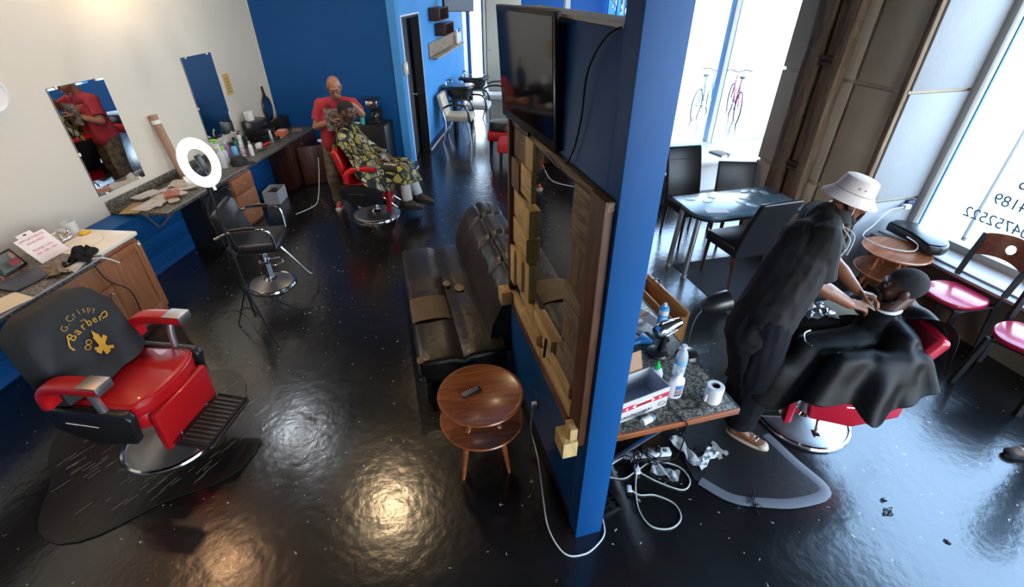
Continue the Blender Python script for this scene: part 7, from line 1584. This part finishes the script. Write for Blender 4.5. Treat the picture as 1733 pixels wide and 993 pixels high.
sup = [(g['shR'], g['shL'], 0.085, 0.085), (g['shR'], g['elR'], 0.075, 0.07), (g['shL'], g['elL'], 0.075, 0.07), (g['elR'], g['wrR'], 0.07, 0.06), (g['elL'], g['wrL'], 0.07, 0.06), (g['wrR'], g['wrL'], 0.07, 0.07), (g['chest'], g['pel'], 0.16, 0.17), (g['hpR'], g['knR'], 0.13, 0.11), (g['hpL'], g['knL'], 0.13, 0.11), (g['knR'], g['knL'], 0.10, 0.10), (g['neck'], g['chest'], 0.09, 0.15),
       (V3(2.30, 2.05, 0.79), V3(1.86, 2.06, 0.795), 0.07, 0.07), (V3(2.32, 2.67, 0.765), V3(1.90, 2.70, 0.775), 0.085, 0.085), (V3(2.18, 2.25, 0.80), V3(1.76, 2.22, 0.76), 0.10, 0.09), (V3(2.18, 2.42, 0.80), V3(1.76, 2.42, 0.76), 0.10, 0.09), (V3(1.62, 2.20, 0.66), V3(1.62, 2.5, 0.66), 0.08, 0.08), (V3(2.40, 2.18, 0.84), V3(2.40, 2.55, 0.84), 0.05, 0.05), (V3(1.60, 2.28, 0.60), V3(1.62, 2.55, 0.60), 0.05, 0.05)]
def arcD(a):
    c = math.cos(a); s = math.sin(a)   # a = 0 toward the knees (-x)
    v = 0.62 + 0.42 * max(0, c) - 0.18 * max(0, -c) + 0.05 * math.sin(a * 4 + 1)
    if s > 0: v += s * (0.03 + 0.10 * c)
    return v
obj('black_cape', cape((2.235, 2.335, 0.960), 0.066, sup, arcD, PI, '', '', None, fold=0.034, nf=8, thn=120, steps=50, slope=1.9, seed=4), M_bcape, t, Mo, sharp=180)
bm = B(); tube(bm, smoothpts([(1.735, 2.20, 0.905), (1.70, 2.19, 0.89), (1.70, 2.16, 0.86), (1.73, 2.135, 0.845), (1.755, 2.145, 0.865)], 6), 0.0045, 6); obj('cape_hook', bm, M_chrome, t, Mo)
# the rear fold of the cape thrown over the chair back
bm = B(); fp = smoothpts([(2.30, 0, 0.955), (2.37, 0, 0.99), (2.44, 0, 0.985), (2.50, 0, 0.91), (2.53, 0, 0.80), (2.55, 0, 0.68)], 5)
sheet(bm, lambda u, v: (fp[int(u * 25)].x + 0.012 * math.sin(v * 9 + u * 5), 2.33 - (0.09 + 0.14 * min(1, u * 2.0)) * math.cos(PI * v) - 0.03 * u, fp[int(u * 25)].z + 0.014 * math.sin(v * 17 + u * 3) * (0.4 + u)), 25, 32, 0.006); obj('cape_fold', bm, M_bcape, t, Mo, sharp=180)

# --- the bending barber in the bucket hat
J = dict(neck=(1.805, 2.545, 1.475), pel=(1.515, 2.33, 0.94), chest=(1.71, 2.46, 1.27), shR=(1.73, 2.375, 1.405), shL=(1.86, 2.70, 1.40), elR=(1.765, 2.325, 1.135), elL=(1.985, 2.545, 1.15),
         wrR=(1.965, 2.285, 1.03), wrL=(2.075, 2.405, 1.045), hdR=(0.95, -0.05, -0.15), hdL=(0.75, -0.6, -0.1), hnR=(0.1, -0.35, 0.9), hnL=(0.2, 0.2, 0.95), hpR=(1.50, 2.24, 0.92), hpL=(1.56, 2.42, 0.92),
         knR=(1.53, 2.20, 0.50), knL=(1.62, 2.44, 0.50), anR=(1.515, 2.19, 0.10), anL=(1.62, 2.46, 0.10), toR=(1.60, 2.13, 0.04), toL=(1.72, 2.44, 0.04), curl=0.8, htR=-1, htL=1)
J['head'] = omat((1.935, 2.565, 1.555), (0.92, -0.30, -0.20), (0.18, -0.05, 1.0))
t, Mo = person('person', 'person in a charcoal smock and off-white bucket hat bending over the black caped client', (1.56, 2.3, 0))
obj('body', body(J), M_skinB, t, Mo, sharp=180); eyes(J['head'], t, Mo); obj('beard', beard(J['head']), M_hair, t, Mo, sharp=180)
ex = [(V3(1.68, 2.46, 1.34), V3(1.46, 2.28, 0.84), 0.135, 0.165), (V3(1.76, 2.52, 1.28), V3(1.56, 2.40, 0.72), 0.11, 0.15), (V3(1.48, 2.29, 0.85), V3(1.53, 2.25, 0.50), 0.16, 0.135), (V3(1.56, 2.38, 0.85), V3(1.60, 2.38, 0.50), 0.13, 0.12)]
obj('smock', shirt(J, 0.86, 0.026, extra=ex, wr=0.008, pelr=0.155), M_jacket, t, Mo, sharp=180)
obj('trousers', trousers(J, 0.045, 0.008, 0.9), M_navy, t, Mo, sharp=180)
bm = B(); nb = Vector(J['neck']) + V3(0.035, -0.005, 0.01)
f_, l_, u_ = basis((0.80, -0.2, 0.55) if False else (0.55, 0.35, 0.9), (0.6, -0.2, -0.3))
cols = []
for k in range(25):
    a = PI * 0.22 + (2 * PI - PI * 0.44) * k / 24; d = V3(0.83, -0.22, 0.0) * math.cos(a) + V3(0.25, 0.94, 0) * math.sin(a)
    cols.append((nb + d * 0.070 + V3(0.02, 0, 0.045), nb + d * (0.098) + V3(0.03, 0, -0.005 - 0.05 * max(0, math.cos(a)))))
cn = nb + V3(0.02, 0, 0.02); rgs = []
for a, b_ in cols:
    o2 = (a - cn).normalized() * 0.006; rgs.append([bm.verts.new(p) for p in (a, b_, b_ + o2, a + o2)])
for k in range(24):
    for q in range(4): bm.faces.new((rgs[k][q], rgs[k + 1][q], rgs[k + 1][(q + 1) % 4], rgs[k][(q + 1) % 4]))
bm.faces.new(rgs[0]); bm.faces.new(rgs[-1][::-1]); obj('collar', bm, M_jacket, t, Mo)
bm = B(); Mh = J['head'] @ T(-0.012, 0, 0.058) @ R(3, 'Y') @ Matrix.Diagonal((0.92, 0.92, 0.95, 1))
lathe(bm, [(0, 0.088), (0.070, 0.086), (0.090, 0.078), (0.096, 0.066), (0.110, 0.0), (0.128, -0.022), (0.158, -0.052), (0.160, -0.056), (0.154, -0.054), (0.124, -0.028), (0.106, -0.004), (0.092, 0.062), (0, 0.082)], 48, Mh, 1.06, 0.94); ht = obj('bucket_hat', bm, M_hat, t, Mo)
bm = B()
for a in (-1.75, -1.45, 1.75, 1.45): ellM(bm, Mh, (0.104 * math.cos(a) * 1.06, 0.104 * math.sin(a) * .94, 0.035), (0.004, 0.004, 0.004), 8, 6)
tube(bm, [Mh @ V3(0.1115 * 1.06 * math.cos(a), 0.1115 * .94 * math.sin(a), 0.0) for a in [2 * PI * k / 48 for k in range(48)]], 0.0015, 5, closed=True); obj('eyelets', bm, mat('dark_eyelet', (0.12, 0.10, 0.09), 0.5), ht, None)
bm = B(); Mh = J['head']; tube(bm, smoothpts([Mh @ V3(0.005, -0.088, -0.01), Mh @ V3(0.01, -0.092, -0.05), Mh @ V3(0.0, -0.10, -0.12), V3(1.90, 2.40, 1.38), V3(1.86, 2.37, 1.30), V3(1.80, 2.33, 1.22)], 6), 0.0026, 6); tube(bm, smoothpts([Mh @ V3(0.0, -0.10, -0.12), V3(1.93, 2.42, 1.40), V3(1.90, 2.38, 1.30)], 5), 0.0024, 6); obj('earphone_wire', bm, M_wplas, t, Mo)
shoe((1.695, 2.065, 0), (1.475, 2.235, 0), M_brownshoe, M_crm, t, Mo); shoe((1.80, 2.42, 0), (1.57, 2.50, 0), M_brownshoe, M_crm, t, Mo)
bm = B(); crumple(bm, 18, 18, 0.20, 0.14, 0.06, 5, 0.01, 31); tag(obj('foil_wrap', bm, mat('clear_film', (0.65, 0.68, 0.70), 0.12, metal=0.6), None, T(1.875, 2.37, 0.895)), 'crumpled clear wrapper lying on the black cape beside the bending barber', 'wrapper')
bm = B(); sheet(bm, lambda u, v: ((u - .5) * .22, (v - .5) * .16, 0.01 + 0.02 * math.sin(u * 3)), 8, 8, 0.003); tag(obj('paper_towel', bm, mat('cream_paper', (0.72, 0.66, 0.52)), None, T(2.02, 2.40, 0.90)), 'cream paper towel lying on the black cape under the hands', 'towel')

# --- a walker's foot entering the picture at the right edge
t, Mo = person('person', 'brown shoe and dark trouser leg of a person cut off at the right edge', (3.45, 2.03, 0))
bm = B(); cap_(bm, (3.52, 2.04, 0.10), (3.60, 2.06, 0.48), 0.045, 0.06); cap_(bm, (3.60, 2.06, 0.48), (3.64, 2.00, 0.90), 0.06, 0.085); cap_(bm, (3.52, 2.04, 0.1), (3.35, 2.03, 0.05), 0.04, 0.03); obj('body', fuse(bm, 0.01, 2), M_skinB, t, Mo, sharp=180)
bm = B(); tube(bm, [(3.53, 2.04, 0.10), (3.60, 2.06, 0.50), (3.64, 2.00, 0.80)], [0.075, 0.085, 0.105], 18); cap_(bm, (3.60, 2.06, 0.50), (3.64, 2.00, 0.92), 0.085, 0.115); obj('trouser_leg', fuse(bm, 0.01, 2, 0.004), M_navy, t, Mo, sharp=180)
shoe((3.215, 2.03, 0), (3.51, 2.04, 0), M_shoebrown, M_matte, t, Mo, laces=True)
